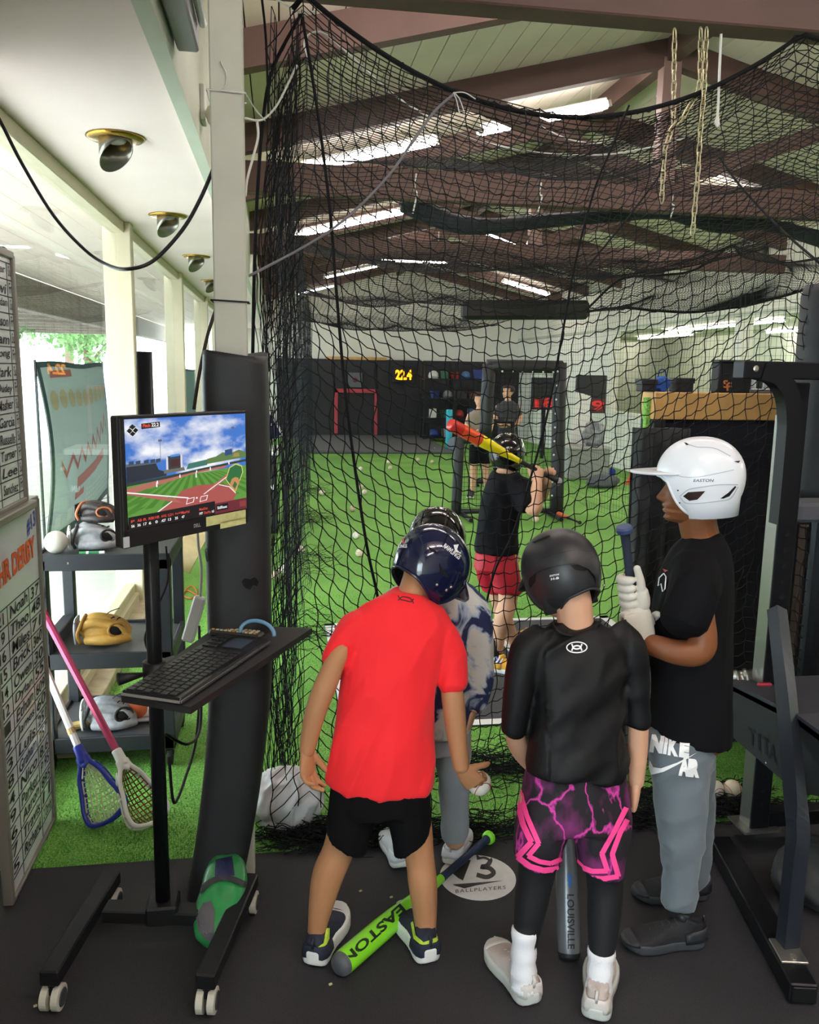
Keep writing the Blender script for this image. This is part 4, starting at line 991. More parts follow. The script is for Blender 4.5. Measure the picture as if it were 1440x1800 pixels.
# ---------------------------------------------------------------- child in the black shirt and pink-trimmed shorts
def lightning_material():
    m = bpy.data.materials.new('lightning_print'); m.use_nodes = True; nt = m.node_tree; b = nt.nodes['Principled BSDF']; L = nt.links.new
    tc = nt.nodes.new('ShaderNodeTexCoord'); mp = nt.nodes.new('ShaderNodeMapping'); mp.inputs['Scale'].default_value = (1, 1, .6); L(tc.outputs['Object'], mp.inputs[0])
    n = nt.nodes.new('ShaderNodeTexNoise'); n.inputs['Scale'].default_value = 14; n.inputs['Detail'].default_value = 6; L(mp.outputs[0], n.inputs['Vector'])
    ad = nt.nodes.new('ShaderNodeVectorMath'); ad.operation = 'MULTIPLY_ADD'; ad.inputs[1].default_value = (.09, .09, .09); L(n.outputs['Color'], ad.inputs[0]); L(mp.outputs[0], ad.inputs[2])
    v = nt.nodes.new('ShaderNodeTexVoronoi'); v.feature = 'DISTANCE_TO_EDGE'; v.inputs['Scale'].default_value = 9; L(ad.outputs[0], v.inputs['Vector'])
    r1 = nt.nodes.new('ShaderNodeValToRGB'); r1.color_ramp.elements[0].position = .0; r1.color_ramp.elements[0].color = (1, 1, 1, 1); r1.color_ramp.elements[1].position = .035; r1.color_ramp.elements[1].color = (0, 0, 0, 1); L(v.outputs['Distance'], r1.inputs[0])
    n2 = nt.nodes.new('ShaderNodeTexNoise'); n2.inputs['Scale'].default_value = 11; n2.inputs['Detail'].default_value = 4; L(mp.outputs[0], n2.inputs['Vector'])
    r2 = nt.nodes.new('ShaderNodeValToRGB'); r2.color_ramp.elements[0].position = .49; r2.color_ramp.elements[0].color = (*lin('120d16'), 1); r2.color_ramp.elements[1].position = .74; r2.color_ramp.elements[1].color = (*lin('8a2a78'), 1); L(n2.outputs['Fac'], r2.inputs[0])
    x = nt.nodes.new('ShaderNodeMix'); x.data_type = 'RGBA'; x.inputs[7].default_value = (*lin('d83fa8'), 1); L(r1.outputs[0], x.inputs[0]); L(r2.outputs[0], x.inputs[6]); L(x.outputs[2], b.inputs['Base Color']); b.inputs['Roughness'].default_value = .8
    return m
def black_child():
    p = thing('person', atz(985, 1780, 0), 'child in black three-quarter-sleeve shirt, pink lightning shorts and matte black helmet', 'person')
    b = MB()
    limb(b, [(948, 1135, 2.07, 40), (920, 1190, 2.055, 36), (905, 1265, 2.05, 34), (912, 1310, 2.10, 38), (938, 1345, 2.20, 32), (960, 1365, 2.26, 27)])
    limb(b, [(1088, 1130, 2.07, 40), (1112, 1180, 2.06, 36), (1122, 1255, 2.05, 36), (1121, 1320, 2.05, 36), (1118, 1378, 2.05, 28)])
    limb(b, [(955, 1400, 2.02, 85), (950, 1480, 2.01, 76), (942, 1540, 2.0, 60), (933, 1590, 1.99, 56), (925, 1650, 1.98, 42), (920, 1700, 1.97, 36), (918, 1730, 1.97, 36)])
    limb(b, [(1062, 1400, 2.02, 85), (1062, 1490, 2.01, 76), (1064, 1560, 1.99, 60), (1062, 1610, 1.965, 56), (1058, 1670, 1.935, 42), (1055, 1715, 1.915, 36), (1053, 1750, 1.905, 36)])
    trunk(b, [(935, 1390, 1090, 1390, 2.02, .085), (940, 1320, 1090, 1320, 2.03, .082), (946, 1240, 1088, 1240, 2.05, .08), (950, 1170, 1085, 1168, 2.07, .068), (955, 1140, 1085, 1136, 2.08, .055), (980, 1115, 1062, 1110, 2.09, .042)])
    limb(b, [(1015, 1128, 2.095, 60), (1012, 1096, 2.105, 64), (1008, 1060, 2.115, 66), (1000, 1030, 2.13, 70)])
    fr = frame((-.25, .86, -.42), (-.24, .42, .88)); hc = at(985, 1015, 2.175); h = .212
    ex = MB(); head_into(ex, hc, fr, h)
    H1 = MB(); hand(H1, at(1118, 1376, 2.05), V(-.02, .05, -1), V(-.9, .35, 0), V(.2, .95, 0), .98, ((55, 65, 35), (60, 70, 40), (62, 70, 40), (65, 70, 40)), (25, 30))
    H2 = MB(); hand(H2, at(962, 1366, 2.265), V(.75, .15, -.62), V(.3, .8, .4), V(.5, -.2, .8), .98, ((50, 60, 40),), (40, 30))
    body_obj(b, [H1, H2], p, SKIN2, extra=ex); eyes(p, hc, fr, h); hair_shell(p, hc, fr, h, HAIRB, .18, .005)
    BLKS = M('black_jersey', '0a0a0d', rough=.6, sheen=.0, bump=.08, bscale=700, spec=.35); s = MB()
    trunk(s, [(923, 1350, 1102, 1352, 2.025, .105), (924, 1335, 1102, 1335, 2.025, .107), (930, 1300, 1098, 1300, 2.03, .102), (937, 1240, 1097, 1240, 2.05, .098), (936, 1180, 1100, 1175, 2.065, .092), (930, 1140, 1106, 1132, 2.075, .082), (950, 1112, 1090, 1106, 2.085, .064), (972, 1099, 1052, 1093, 2.095, .052)])
    limb(s, [(955, 1125, 2.08, 66), (925, 1148, 2.065, 62), (911, 1215, 2.05, 52), (903, 1278, 2.05, 46), (902, 1284, 2.05, 46)])
    limb(s, [(1082, 1118, 2.08, 66), (1107, 1140, 2.065, 62), (1118, 1200, 2.055, 50), (1122, 1262, 2.05, 45), (1122, 1268, 2.05, 45)])
    sh = cloth(s, 'raglan_shirt', BLKS, p, amp=.016, scale=9, d=(.8, 0, .6), stretch=.2, zone=lambda q: 1.0 if .675 < q[0] < .915 else .15, seed=17.0, label='black shirt with three-quarter sleeves')
    MB().tube(catmull([at(970, 1096, 2.06), at(985, 1112, 2.035), at(1012, 1118, 2.03), at(1040, 1110, 2.035), at(1056, 1091, 2.06)], 5), .004, 6).build('collar', BLKS, sh, True)
    SH = lightning_material(); s = MB()
    trunk(s, [(914, 1440, 1108, 1440, 2.015, .108), (916, 1410, 1107, 1420, 2.02, .11), (921, 1370, 1102, 1370, 2.025, .098), (930, 1340, 1095, 1340, 2.03, .09)])
    trunk(s, [(904, 1502, 986, 1512, 2.0, .078), (905, 1480, 990, 1484, 2.005, .085), (908, 1450, 1002, 1450, 2.01, .092), (918, 1400, 1008, 1400, 2.02, .09)])
    trunk(s, [(1014, 1514, 1094, 1530, 1.99, .078), (1012, 1488, 1100, 1490, 2.0, .085), (1006, 1450, 1107, 1450, 2.01, .092), (1005, 1400, 1104, 1400, 2.02, .09)])
    so = cloth(s, 'basketball_shorts', SH, p, amp=.004, scale=8, seed=27.0, label='purple-black lightning print shorts with pink trim')
    def cv(L): return [(840+x/3.13, 1300+y/3.13) for x, y in L]
    PINK = M('hot_pink_trim', 'ff4a98', .7); bv = bvh_of(so)
    for pts, w in (([(222, 335), (255, 470), (298, 562), (224, 645), (290, 695), (360, 716), (440, 708)], 10), ([(236, 282), (275, 420), (336, 570), (280, 638), (340, 668), (400, 678), (455, 655)], 8.5),
                   ([(812, 375), (760, 480), (682, 625), (712, 720), (630, 722), (580, 702), (545, 665)], 9), ([(818, 440), (780, 510), (738, 628), (770, 750), (690, 762), (610, 758), (562, 728)], 9)):
        q = cv(pts); rs = []
        for i in range(len(q)-1): rs.append(strip_px([lerp(q[i], q[i+1], t) for t in np.linspace(-.02, 1.02, 6)], w))
        decal('pink_trim', so, bv, rs, PINK, .003, 6)
    LEG = M('black_leggings', '0c0d12', .75); s = MB()
    limb(s, [(950, 1480, 2.01, 80), (942, 1540, 2.0, 64), (933, 1590, 1.99, 60), (925, 1645, 1.98, 46), (922, 1660, 1.975, 44)]); limb(s, [(1062, 1490, 2.01, 80), (1064, 1560, 1.99, 64), (1062, 1610, 1.965, 60), (1058, 1672, 1.935, 46), (1058, 1684, 1.93, 44)])
    v, f = remesh(s, .006, 3)
    sp = [i for i in range(len(f)) if v[f[i][0]][0] < at(1003, 1560, 2.0)[0]]; 
    for side in (0, 1):
        ff = [q for q in f if (v[q[0]][0] < at(1003, 1560, 2.0)[0]) == (side == 0)]; used = sorted({i for q in ff for i in q}); mp = {a: k for k, a in enumerate(used)}
        mkobj('legging', v[used], [tuple(mp[i] for i in q) for q in ff], LEG, p, True)
    SOCK = M('white_sock', 'eeeef2', .9, bump=.3, bscale=400)
    for rows in ([(923, 1632, 1.975, 44), (921, 1670, 1.97, 42), (920, 1705, 1.965, 44), (922, 1735, 1.96, 46)], [(1058, 1668, 1.935, 46), (1056, 1700, 1.922, 43), (1053, 1735, 1.91, 44), (1051, 1765, 1.90, 46)]):
        P, R = LP(rows); P = catmull(P, 5); R = [x[0] for x in catmull([V(r, 0, 0) for r in R], 5)]; mb = MB(); rg = []
        for i, (q, r) in enumerate(zip(P, R)):
            rg.append([q+V(cos(a), sin(a), 0)*(r+(.0018 if k % 2 else -.0012)+.002*sin(i*1.4)) for k, a in enumerate(np.linspace(0, 2*pi, 37)[:-1])])
        mb.rings(rg).build('sock', SOCK, p, True)
    WSH = M('shoe_offwhite', 'c2b6b0', .6, var=.08, vscale=25); WSO = M('sole_bubble', 'c9cbc6', .15, spec=.6)
    o1 = shoe(p, atz(938, 1772)[:2], (-.22, .97), .245, WSH, WSO, .044, .085, 'off-white sneaker with clear heel bubble', .038, 1.08, M('lace_white'), trim=M('shoe_panel', 'd6cfca', .45))
    o2 = shoe(p, atz(1046, 1800)[:2], (.44, .9), .245, WSH, WSO, .044, .085, 'off-white sneaker with clear heel bubble', .038, 1.08, M('lace_white'), trim=M('shoe_panel'))
    wp = M('print_white'); E1 = [(1014+18*cos(a), 1138+9.5*sin(a)) for a in np.linspace(0, 2*pi, 33)]
    decal('brand_print', sh, sh, [strip_px(E1, 2.0), strip_px(catmull([(1005, 1132), (1008, 1139), (1014, 1141), (1020, 1139), (1023, 1132)], 4), 2.6), strip_px(catmull([(1005, 1144), (1008, 1137), (1014, 1135), (1020, 1137), (1023, 1144)], 4), 2.6)], wp, .0015)
    MATTE = M('matte_black_helmet', '29292c', .40, var=.12, vscale=14, spec=.5)
    hm, G = helmet(p, hc, fr, h, MATTE, [(0, .62), (24, .62), (38, .56), (50, .30), (62, .10), (90, .06), (112, .10), (140, .20), (180, .24)], label='matte black vented batting helmet', r=(.475, .575, .53))
    VB = M('vent_black')
    bvm = bvh_of(hm)
    decal('vent', hm, bvm, [poly_px([(932, 1012), (943, 1008), (942, 1022), (933, 1034), (930, 1026)]), poly_px([(1003, 994), (1020, 991), (1034, 1001), (1026, 1004), (1012, 1002)]), poly_px([(936, 953), (966, 941), (969, 944), (940, 956)]), poly_px([(970, 927), (980, 926), (981, 930), (972, 930)]), poly_px([(1052, 996), (1058, 1008), (1058, 1018), (1053, 1012)])], VB, .0012)
    decal('shell_band', hm, bvm, [poly_px([(918, 1008), (940, 989), (975, 975), (1015, 968), (1040, 972), (1054, 985), (1049, 1024), (1043, 1012), (1033, 1000), (1010, 990), (985, 992), (950, 1002), (930, 1018)])], MATTE, .0045, 6)
    decal('groove', hm, bvm, [strip_px(catmull([(915, 1010), (940, 990), (975, 975), (1015, 968), (1040, 972), (1052, 982)], 5), 2.0), strip_px(catmull([(930, 1020), (950, 1004), (985, 994), (1010, 992)], 5), 1.6), strip_px(catmull([(1033, 1001), (1043, 1014), (1047, 1026)], 5), 1.6)], M('groove_black', '0c0c0e', .5), .001)
    decal('logo_print', hm, bvm, [text_px('EASTON', (967, 1014), (16, -3), (0, -3.2), bold=.02), text_px('H-B', (969, 1020), (14, -2.5), (0, -4), bold=.03)], wp, .0012)
    MB().sphere(at(1062, 1029, 2.08), .004, 8, 6).build('screw', M('screw_steel'), hm, True)
    return p
black_child()
# ---------------------------------------------------------------- child in the white helmet, side on
GLOVE = M('glove_white', 'd9d3c6', .75, bump=.15, bscale=120)
def bat(p0, p1, prof, parts, label, cat='baseball bat', group=None, end=None, name='baseball_bat', n=24):
    """p0 knob end, p1 barrel end; prof [(t, r)]; parts [(name, t0, t1, material)]"""
    p0 = np.array(p0, float); p1 = np.array(p1, float); ax = p1-p0; L = np.linalg.norm(ax); ax = ax/L
    t = thing(name, p1 if p1[2] < p0[2] else p0, label, cat, group); tt = np.array([a for a, _ in prof]); rr = np.array([b for _, b in prof]); out = []
    for nm, a, b, m in parts:
        ts = sorted(set([a, b]+[x for x in np.linspace(a, b, 14)]+[x for x in tt if a < x < b]))
        o = MB().lathe(p0, ax, [(float(np.interp(x, tt, rr)), x*L) for x in ts], n).build(nm, m, t); smooth_by_angle(o, 50); out.append(o)
    return t, out
BATP = [(0, .020), (.008, .024), (.022, .023), (.032, .0135), (.10, .0118), (.34, .0125), (.45, .0165), (.58, .0255), (.68, .0315), (.76, .0335), (.97, .0335), (.99, .031), (1, .024)]
def white_child():
    p = thing('person', atz(1170, 1640, 0), 'child in white batting helmet, black t-shirt and grey joggers, standing side-on', 'person')
    b = MB()
    limb(b, [(1222, 1020, 2.18, 58), (1228, 1075, 2.16, 54), (1236, 1130, 2.14, 50), (1222, 1147, 2.14, 50), (1190, 1146, 2.15, 46), (1155, 1136, 2.17, 40), (1134, 1129, 2.19, 34)])
    limb(b, [(1200, 1030, 2.40, 50), (1192, 1090, 2.42, 46), (1190, 1140, 2.42, 42), (1160, 1135, 2.38, 38), (1132, 1110, 2.31, 31)])
    limb(b, [(1200, 1290, 2.22, 88), (1196, 1380, 2.19, 78), (1196, 1450, 2.17, 56), (1198, 1520, 2.15, 46), (1197, 1590, 2.145, 36), (1200, 1640, 2.145, 38)])
    limb(b, [(1200, 1290, 2.36, 86), (1206, 1380, 2.36, 74), (1214, 1450, 2.35, 52), (1219, 1520, 2.34, 40), (1219, 1575, 2.34, 34)])
    trunk(b, [(1150, 1300, 1262, 1300, 2.28, .13), (1155, 1200, 1265, 1200, 2.28, .125), (1160, 1100, 1268, 1100, 2.28, .125), (1172, 1030, 1270, 1030, 2.28, .125), (1190, 985, 1268, 985, 2.28, .10), (1208, 955, 1262, 955, 2.28, .06)])
    limb(b, [(1238, 985, 2.28, 72), (1232, 945, 2.28, 66), (1226, 915, 2.28, 66), (1225, 890, 2.28, 72)])
    fr = frame((-.90, .40, -.06), (-.04, 0, 1)); hc = at(1217, 852, 2.28); h = .222
    ex = MB(); head_into(ex, hc, fr, h, 90, 96)
    r_, f_, u_ = fr
    body = body_obj(b, [], p, SKIN3, extra=ex); eyes(p, hc, fr, h, SKIN3)
    lip = M('lip', '9a5f50', .5)
    for z, yy in ((.168, .372), (.238, .374)): MB().tube(catmull([hc+(r_*x*.13+f_*(yy-.05*x*x-.02)+u_*(z-.5-.012*abs(x)))*h for x in np.linspace(-1, 1, 7)], 3), .0045, 8).build('lip', lip, p, True)
    for s in (-1, 1): MB().tube(catmull([hc+(r_*s*x+f_*(.352-.28*(x-.06)**2*6)+u_*(.09-.25*(x-.14)**2))*h for x in np.linspace(.06, .24, 6)], 3), [.002]+[.0032]*14+[.0015], 6).build('eyebrow', HAIRD, p, True)
    hair_shell(p, hc, fr, h, HAIRD, .10, .006)
    decal('eyelash', p, body, [strip_px(catmull([(1162, 847), (1168, 851), (1176, 850)], 4), 1.8)], M('lash', '1c0f0a', .8), .0015)
    NB = M('black_tee', '0a0a0e', rough=.85, sheen=.0, bump=.1, bscale=800, spec=.2); s = MB()
    trunk(s, [(1142, 1278, 1276, 1292, 2.28, .15), (1140, 1240, 1280, 1240, 2.28, .15), (1142, 1180, 1281, 1180, 2.28, .145), (1146, 1110, 1282, 1110, 2.28, .145), (1156, 1050, 1283, 1050, 2.28, .145), (1172, 1000, 1282, 1000, 2.28, .135), (1188, 965, 1277, 962, 2.28, .105), (1204, 945, 1265, 932, 2.28, .062)])
    limb(s, [(1222, 1000, 2.22, 88), (1220, 1030, 2.17, 92), (1208, 1070, 2.15, 88), (1200, 1092, 2.145, 86)]); limb(s, [(1205, 1010, 2.37, 80), (1198, 1050, 2.42, 80), (1192, 1095, 2.43, 76)])
    sh = cloth(s, 'tshirt', NB, p, amp=.007, scale=7, d=(.2, 0, 1), stretch=.25, seed=41.0, label='loose black t-shirt with a chest emblem')
    decal('chest_print', sh, sh, [strip_px([(1168, 1008), (1160, 1016), (1158, 1030), (1163, 1026), (1166, 1040), (1170, 1035), (1172, 1014), (1168, 1008)], 2)], M('print_white'), .002)
    decal('chest_print', sh, sh, [poly_px([(1166, 1000), (1176, 1003), (1170, 1006)])], M('print_red'), .002)
    GJ = M('grey_jogger', '5f6970', .85, sheen=.2, bump=.1, bscale=600, var=.05, vscale=12); s = MB()
    trunk(s, [(1144, 1330, 1246, 1330, 2.28, .14), (1142, 1300, 1250, 1300, 2.28, .14), (1146, 1250, 1258, 1250, 2.28, .135)])
    trunk(s, [(1165, 1590, 1223, 1594, 2.145, .045), (1166, 1560, 1226, 1560, 2.145, .047), (1165, 1510, 1234, 1510, 2.155, .055), (1158, 1450, 1238, 1450, 2.17, .064), (1150, 1390, 1243, 1390, 2.19, .074), (1144, 1330, 1246, 1330, 2.21, .084), (1144, 1290, 1250, 1290, 2.22, .084)])
    trunk(s, [(1192, 1566, 1242, 1568, 2.34, .042), (1190, 1520, 1247, 1520, 2.34, .05), (1180, 1450, 1252, 1450, 2.35, .062), (1168, 1390, 1254, 1390, 2.36, .074), (1158, 1310, 1252, 1310, 2.36, .084)])
    pj = cloth(s, 'joggers', GJ, p, amp=.009, scale=8, d=(1, 0, .5), stretch=.25, seed=51.0, label='grey jogger trousers with white block lettering')
    bvp = bvh_of(pj); W_ = M('print_white')
    decal('trouser_print', pj, bvp, [text_px('N', (1143, 1322), (22, 3), (4, -30), bold=.09), text_px('I', (1166, 1325), (6, 1), (4, -30), bold=.08), text_px('K', (1174, 1327), (18, 3), (3, -30), bold=.06), text_px('E', (1193, 1330), (17, 3), (3, -30), bold=.09)], W_, .003, 5, kind='stuff')
    decal('trouser_print', pj, bvp, [poly_px([(1144, 1336), (1150, 1348), (1163, 1350), (1190, 1340), (1225, 1322), (1194, 1342), (1168, 1356), (1146, 1362), (1142, 1348)])], W_, .0028, 5)
    decal('trouser_print', pj, bvp, [text_px('AIR', (1192, 1362), (36, 5), (2, -32), bold=.09)], W_, .0035, 5, kind='stuff')
    BS = M('black_sneaker', '15161a', .75, bump=.2, bscale=300); BSO = M('dark_sole', '34373b', .7); SO = M('black_sock', '121214', .9)
    g0 = atz(1245, 1668); shoe(p, (g0[0], g0[1]+.03), (-1, .02), .258, BS, BSO, .046, .085, 'black running shoe', .034, 1.0, M('lace_dark', '2e3036', .8), trim=M('sneaker_trim', '1f2126', .5))
    g0 = atz(1250, 1580); shoe(p, (g0[0], g0[1]+.02), (-1, .05), .258, BS, BSO, .046, .085, 'black running shoe', .034, 1.0, M('lace_dark', '2e3036', .8), trim=M('sneaker_trim', '1f2126', .5))
    for rows in ([(1196, 1580, 2.145, 46), (1200, 1620, 2.145, 44), (1204, 1650, 2.145, 46)], [(1218, 1550, 2.34, 40), (1220, 1575, 2.34, 40), (1222, 1590, 2.34, 42)]): mb = MB(); limb(mb, rows); mb.build('sock', SO, p, True)
    # gloves closed round the bat handle
    kb = at(1097, 925, 2.20); be = at(1146, 1345, 2.34); ax = nrm(be-kb); L = .74; be = kb+ax*L
    A = MB(); g1 = kb+ax*.215; hand(A, at(1134, 1126, 2.19), nrm((g1-at(1134, 1126, 2.19))+V(-.02, 0, .045)), V(-.25, .9, .1), V(.45, .1, .9), 1.12, ((48, 62, 45), (50, 64, 45), (52, 64, 45), (54, 64, 45)), (30, 25), 1.2)
    v, f = remesh(A, .003, 2); mkobj('batting_glove', v, f, GLOVE, p, True)
    A = MB(); q0 = at(1134, 1112, 2.31); hand(A, q0, nrm(kb+ax*.25-q0+V(-.03, 0, .02)), V(-.2, -.9, .1), V(.5, 0, .85), 1.12, ((48, 62, 45),), (30, 25), 1.2)
    # knuckle rolls of the visible hand, wrapped over the handle
    for k in range(4):
        c = kb+ax*(.165+.026*k); side = nrm(np.cross(ax, HD)); P = []
        for a in np.linspace(-.35*pi, .52*pi, 7): P.append(c+(-HR*cos(a)*.026-HD*sin(a)*.024)+V(0, 0, -.004*cos(a)))
        limb(A, None, 10, 3, P, [.0125, .0138, .014, .014, .0138, .013, .011])
    limb(A, None, 12, 3, [kb+ax*.30+HR*.012, kb+ax*.24+HR*.024-HD*.012, kb+ax*.20+HR*.026-HD*.018], [.020, .024, .018]); limb(A, None, 10, 3, [kb+ax*.22+HR*.024-HD*.018, kb+ax*.17+HR*.024-HD*.022, kb+ax*.125+HR*.018-HD*.02], [.0135, .0125, .0105])
    v, f = remesh(A, .0026, 2); mkobj('batting_glove', v, f, GLOVE, p, True)
    wr = at(1134, 1129, 2.19); d = nrm(at(1155, 1136, 2.17)-wr)
    for k, c in enumerate(('e8d34a', 'e0602a', 'd23a5a')): MB().lathe(wr+d*(.012+.006*k), d, [(.0265, 0), (.0285, .001), (.0285, .006), (.0265, .007)], 18).build('wristband', M('band_'+c, c, .5), p, True)
    NVY = M('bat_navy_grip', '2a3142', .6, var=.2, vscale=60); WB = M('bat_white', 'e8e8e6', .3)
    bat(kb, be, BATP, [('knob', 0, .03, M('bat_knob_blue', '34436a', .5)), ('grip', .03, .42, NVY), ('barrel', .42, 1, WB)], 'navy-gripped white bat held upside down by the white-helmeted child')
    WH = M('white_helmet', 'eceef4', .28, coat=.3, spec=.5)
    hm, G = helmet(p, hc, fr, h, WH, [(0, .66), (28, .64), (42, .58), (47, .46), (50, .34), (58, .20), (70, .09), (90, .06), (120, .07), (150, .09), (180, .12)], label='glossy white batting helmet with ear flaps', r=(.44, .56, .51), brim=.34, cz=.12, cy=-.10, dip=-.02, vz=.70, droop=.015)
    bv = bvh_of(hm); VB = M('vent_black'); SEAM = M('helmet_seam', 'b4b8c2', .4)
    decal('logo_print', hm, bv, [text_px('EASTON', (1219, 847), (36, 0), (0, -5), shear=.2, bold=.015)], M('print_grey', '4c4e54', .5), .0012)
    decal('ear_hole', hm, bv, [poly_px([(1201, 872), (1210, 865), (1240, 863), (1232, 872), (1226, 878), (1212, 880)])], M('ear_dark', '2a1510', .7), .0014)
    decal('vent', hm, bv, [poly_px([(1292, 854), (1294, 856), (1282, 872), (1272, 876), (1266, 876), (1280, 866)]), poly_px([(1290, 811), (1301, 810), (1298, 814)]), poly_px([(1203, 778), (1207, 783), (1212, 782), (1207, 779)])], VB, .0014)
    decal('seam', hm, bv, [strip_px(catmull([(1195, 873), (1210, 861), (1235, 856), (1265, 852), (1297, 852)], 4), 1.6), strip_px(catmull([(1196, 874), (1206, 884), (1225, 885), (1262, 881), (1284, 876), (1297, 856)], 4), 1.6), strip_px(catmull([(1160, 828), (1200, 838), (1230, 838), (1262, 832), (1290, 826)], 4), 1.2), strip_px(catmull([(1204, 779), (1225, 786), (1255, 788), (1284, 802)], 4), 1.4)], SEAM, .001)
    for q in ((1192, 862), (1195, 884)):
        hh_ = bv.ray_cast(Vector(EYE), Vector(ray(*q)).normalized())
        if hh_[0]: MB().sphere(np.array(hh_[0]), .0025, 8, 6).build('screw', VB, hm, True)
    return p
white_child()

# ---------------------------------------------------------------- child in the tie-dye hoodie
def tiedye_material():
    m = bpy.data.materials.new('tie_dye'); m.use_nodes = True; nt = m.node_tree; b = nt.nodes['Principled BSDF']; L = nt.links.new
    tc = nt.nodes.new('ShaderNodeTexCoord'); n = nt.nodes.new('ShaderNodeTexNoise'); n.inputs['Scale'].default_value = 8.5; n.inputs['Detail'].default_value = 5; n.inputs['Distortion'].default_value = 1.2; L(tc.outputs['Object'], n.inputs['Vector'])
    r = nt.nodes.new('ShaderNodeValToRGB'); e = r.color_ramp.elements; e[0].position = .46; e[0].color = (*lin('d6d4cc'), 1); e[1].position = .55; e[1].color = (*lin('242a52'), 1)
    e2 = r.color_ramp.elements.new(.50); e2.color = (*lin('a9b6cc'), 1)
    L(n.outputs['Fac'], r.inputs[0]); L(r.outputs[0], b.inputs['Base Color']); b.inputs['Roughness'].default_value = .9; return m
def hoodie_child():
    p = thing('person', atz(790, 1515, 0), 'child in white and navy tie-dye hoodie, grey trousers and shiny black helmet', 'person')
    b = MB()
    limb(b, [(800, 1290, 2.60, 60), (798, 1360, 2.60, 52), (798, 1430, 2.60, 44), (800, 1480, 2.60, 36)]); limb(b, [(735, 1290, 2.60, 60), (728, 1360, 2.60, 52), (722, 1430, 2.60, 44), (720, 1490, 2.60, 36)])
    trunk(b, [(715, 1290, 815, 1290, 2.60, .08), (715, 1200, 815, 1200, 2.60, .08), (712, 1110, 818, 1110, 2.60, .075), (722, 1050, 808, 1050, 2.61, .06), (745, 1020, 790, 1020, 2.61, .04)])
    limb(b, [(768, 1040, 2.61, 52), (768, 1000, 2.62, 50), (768, 960, 2.63, 54)])
    limb(b, [(825, 1070, 2.60, 44), (838, 1140, 2.58, 40), (842, 1200, 2.56, 36), (832, 1245, 2.55, 30)])
    limb(b, [(712, 1070, 2.60, 44), (700, 1140, 2.60, 40), (694, 1200, 2.60, 36), (692, 1250, 2.60, 30)])
    fr = frame((.25, .95, -.22), (.02, .2, 1)); hc = at(769, 960, 2.64); h = .205
    ex = MB(); head_into(ex, hc, fr, h)
    H1 = MB(); hand(H1, at(831, 1246, 2.55), V(-.15, .1, -1), V(-.8, .4, 0), V(.2, .9, 0), .9, ((35, 45, 30),), (25, 20)); H2 = MB(); hand(H2, at(692, 1252, 2.6), V(.1, .1, -1), V(.8, .4, 0), V(-.2, .9, 0), .9, ((35, 45, 30),), (25, 20))
    body_obj(b, [H1, H2], p, SKIN2, extra=ex); eyes(p, hc, fr, h); hair_shell(p, hc, fr, h, HAIRD, .16)
    TD = tiedye_material(); s = MB()
    trunk(s, [(702, 1275, 826, 1280, 2.60, .115), (700, 1240, 832, 1240, 2.60, .12), (695, 1160, 835, 1160, 2.60, .115), (685, 1090, 842, 1090, 2.60, .105), (688, 1050, 838, 1045, 2.605, .09), (715, 1020, 815, 1015, 2.61, .07), (740, 1000, 796, 1000, 2.615, .055)])
    limb(s, [(808, 1050, 2.605, 66), (834, 1085, 2.595, 62), (840, 1150, 2.58, 54), (842, 1200, 2.565, 50), (836, 1240, 2.555, 42)]); limb(s, [(715, 1050, 2.605, 66), (690, 1085, 2.60, 60), (684, 1150, 2.60, 54), (685, 1200, 2.60, 50), (690, 1240, 2.60, 42)])
    limb(s, [(735, 1030, 2.58, 40), (768, 1042, 2.545, 46), (800, 1030, 2.58, 40)])
    cloth(s, 'hoodie', TD, p, amp=.007, scale=8, seed=61.0, label='white hoodie tie-dyed with navy blotches')
    GP = M('grey_trousers', '9ca3ab', .85, var=.05, vscale=10); s = MB()
    trunk(s, [(706, 1310, 826, 1310, 2.60, .10), (706, 1260, 826, 1260, 2.60, .10)])
    trunk(s, [(778, 1476, 820, 1476, 2.60, .035), (774, 1440, 826, 1440, 2.60, .045), (770, 1380, 827, 1380, 2.60, .055), (764, 1320, 828, 1320, 2.60, .07), (764, 1280, 828, 1280, 2.60, .07)])
    trunk(s, [(703, 1480, 742, 1480, 2.60, .035), (700, 1440, 748, 1440, 2.60, .045), (702, 1380, 755, 1380, 2.60, .055), (704, 1300, 764, 1300, 2.60, .07)])
    cloth(s, 'trousers', GP, p, amp=.006, scale=9, d=(1, 0, .3), seed=71.0)
    WSH = M('shoe_white_blue', 'dfe3e8', .55); SS = M('sole_white')
    o = shoe(p, atz(782, 1528)[:2]+np.array([.02, .01]), (.42, .9), .22, WSH, SS, .042, .08, 'white and blue trainer', .028)
    shoe(p, atz(706, 1530)[:2], (-.1, 1), .22, WSH, SS, .042, .08, 'white and blue trainer', .028)
    decal('shoe_stripe', o, o, [strip_px([(778, 1488), (790, 1500), (808, 1502)], 4), strip_px([(777, 1498), (786, 1510)], 4)], M('shoe_blue', '3a9ad8', .5), .002, 4)
    GB = M('gloss_black_helmet', '111114', .10, coat=.6, spec=.6)
    hm, G = helmet(p, hc, fr, h, GB, EDGE2, label='shiny black batting helmet', r=(.46, .57, .53))
    decal('groove', hm, hm, [strip_px(catmull([(737, 940), (742, 910), (752, 880), (760, 866)], 5), 1.4), strip_px(catmull([(778, 950), (783, 915), (790, 885), (790, 868)], 5), 1.4)], M('groove_black'), .0015)
    return p
hoodie_child()

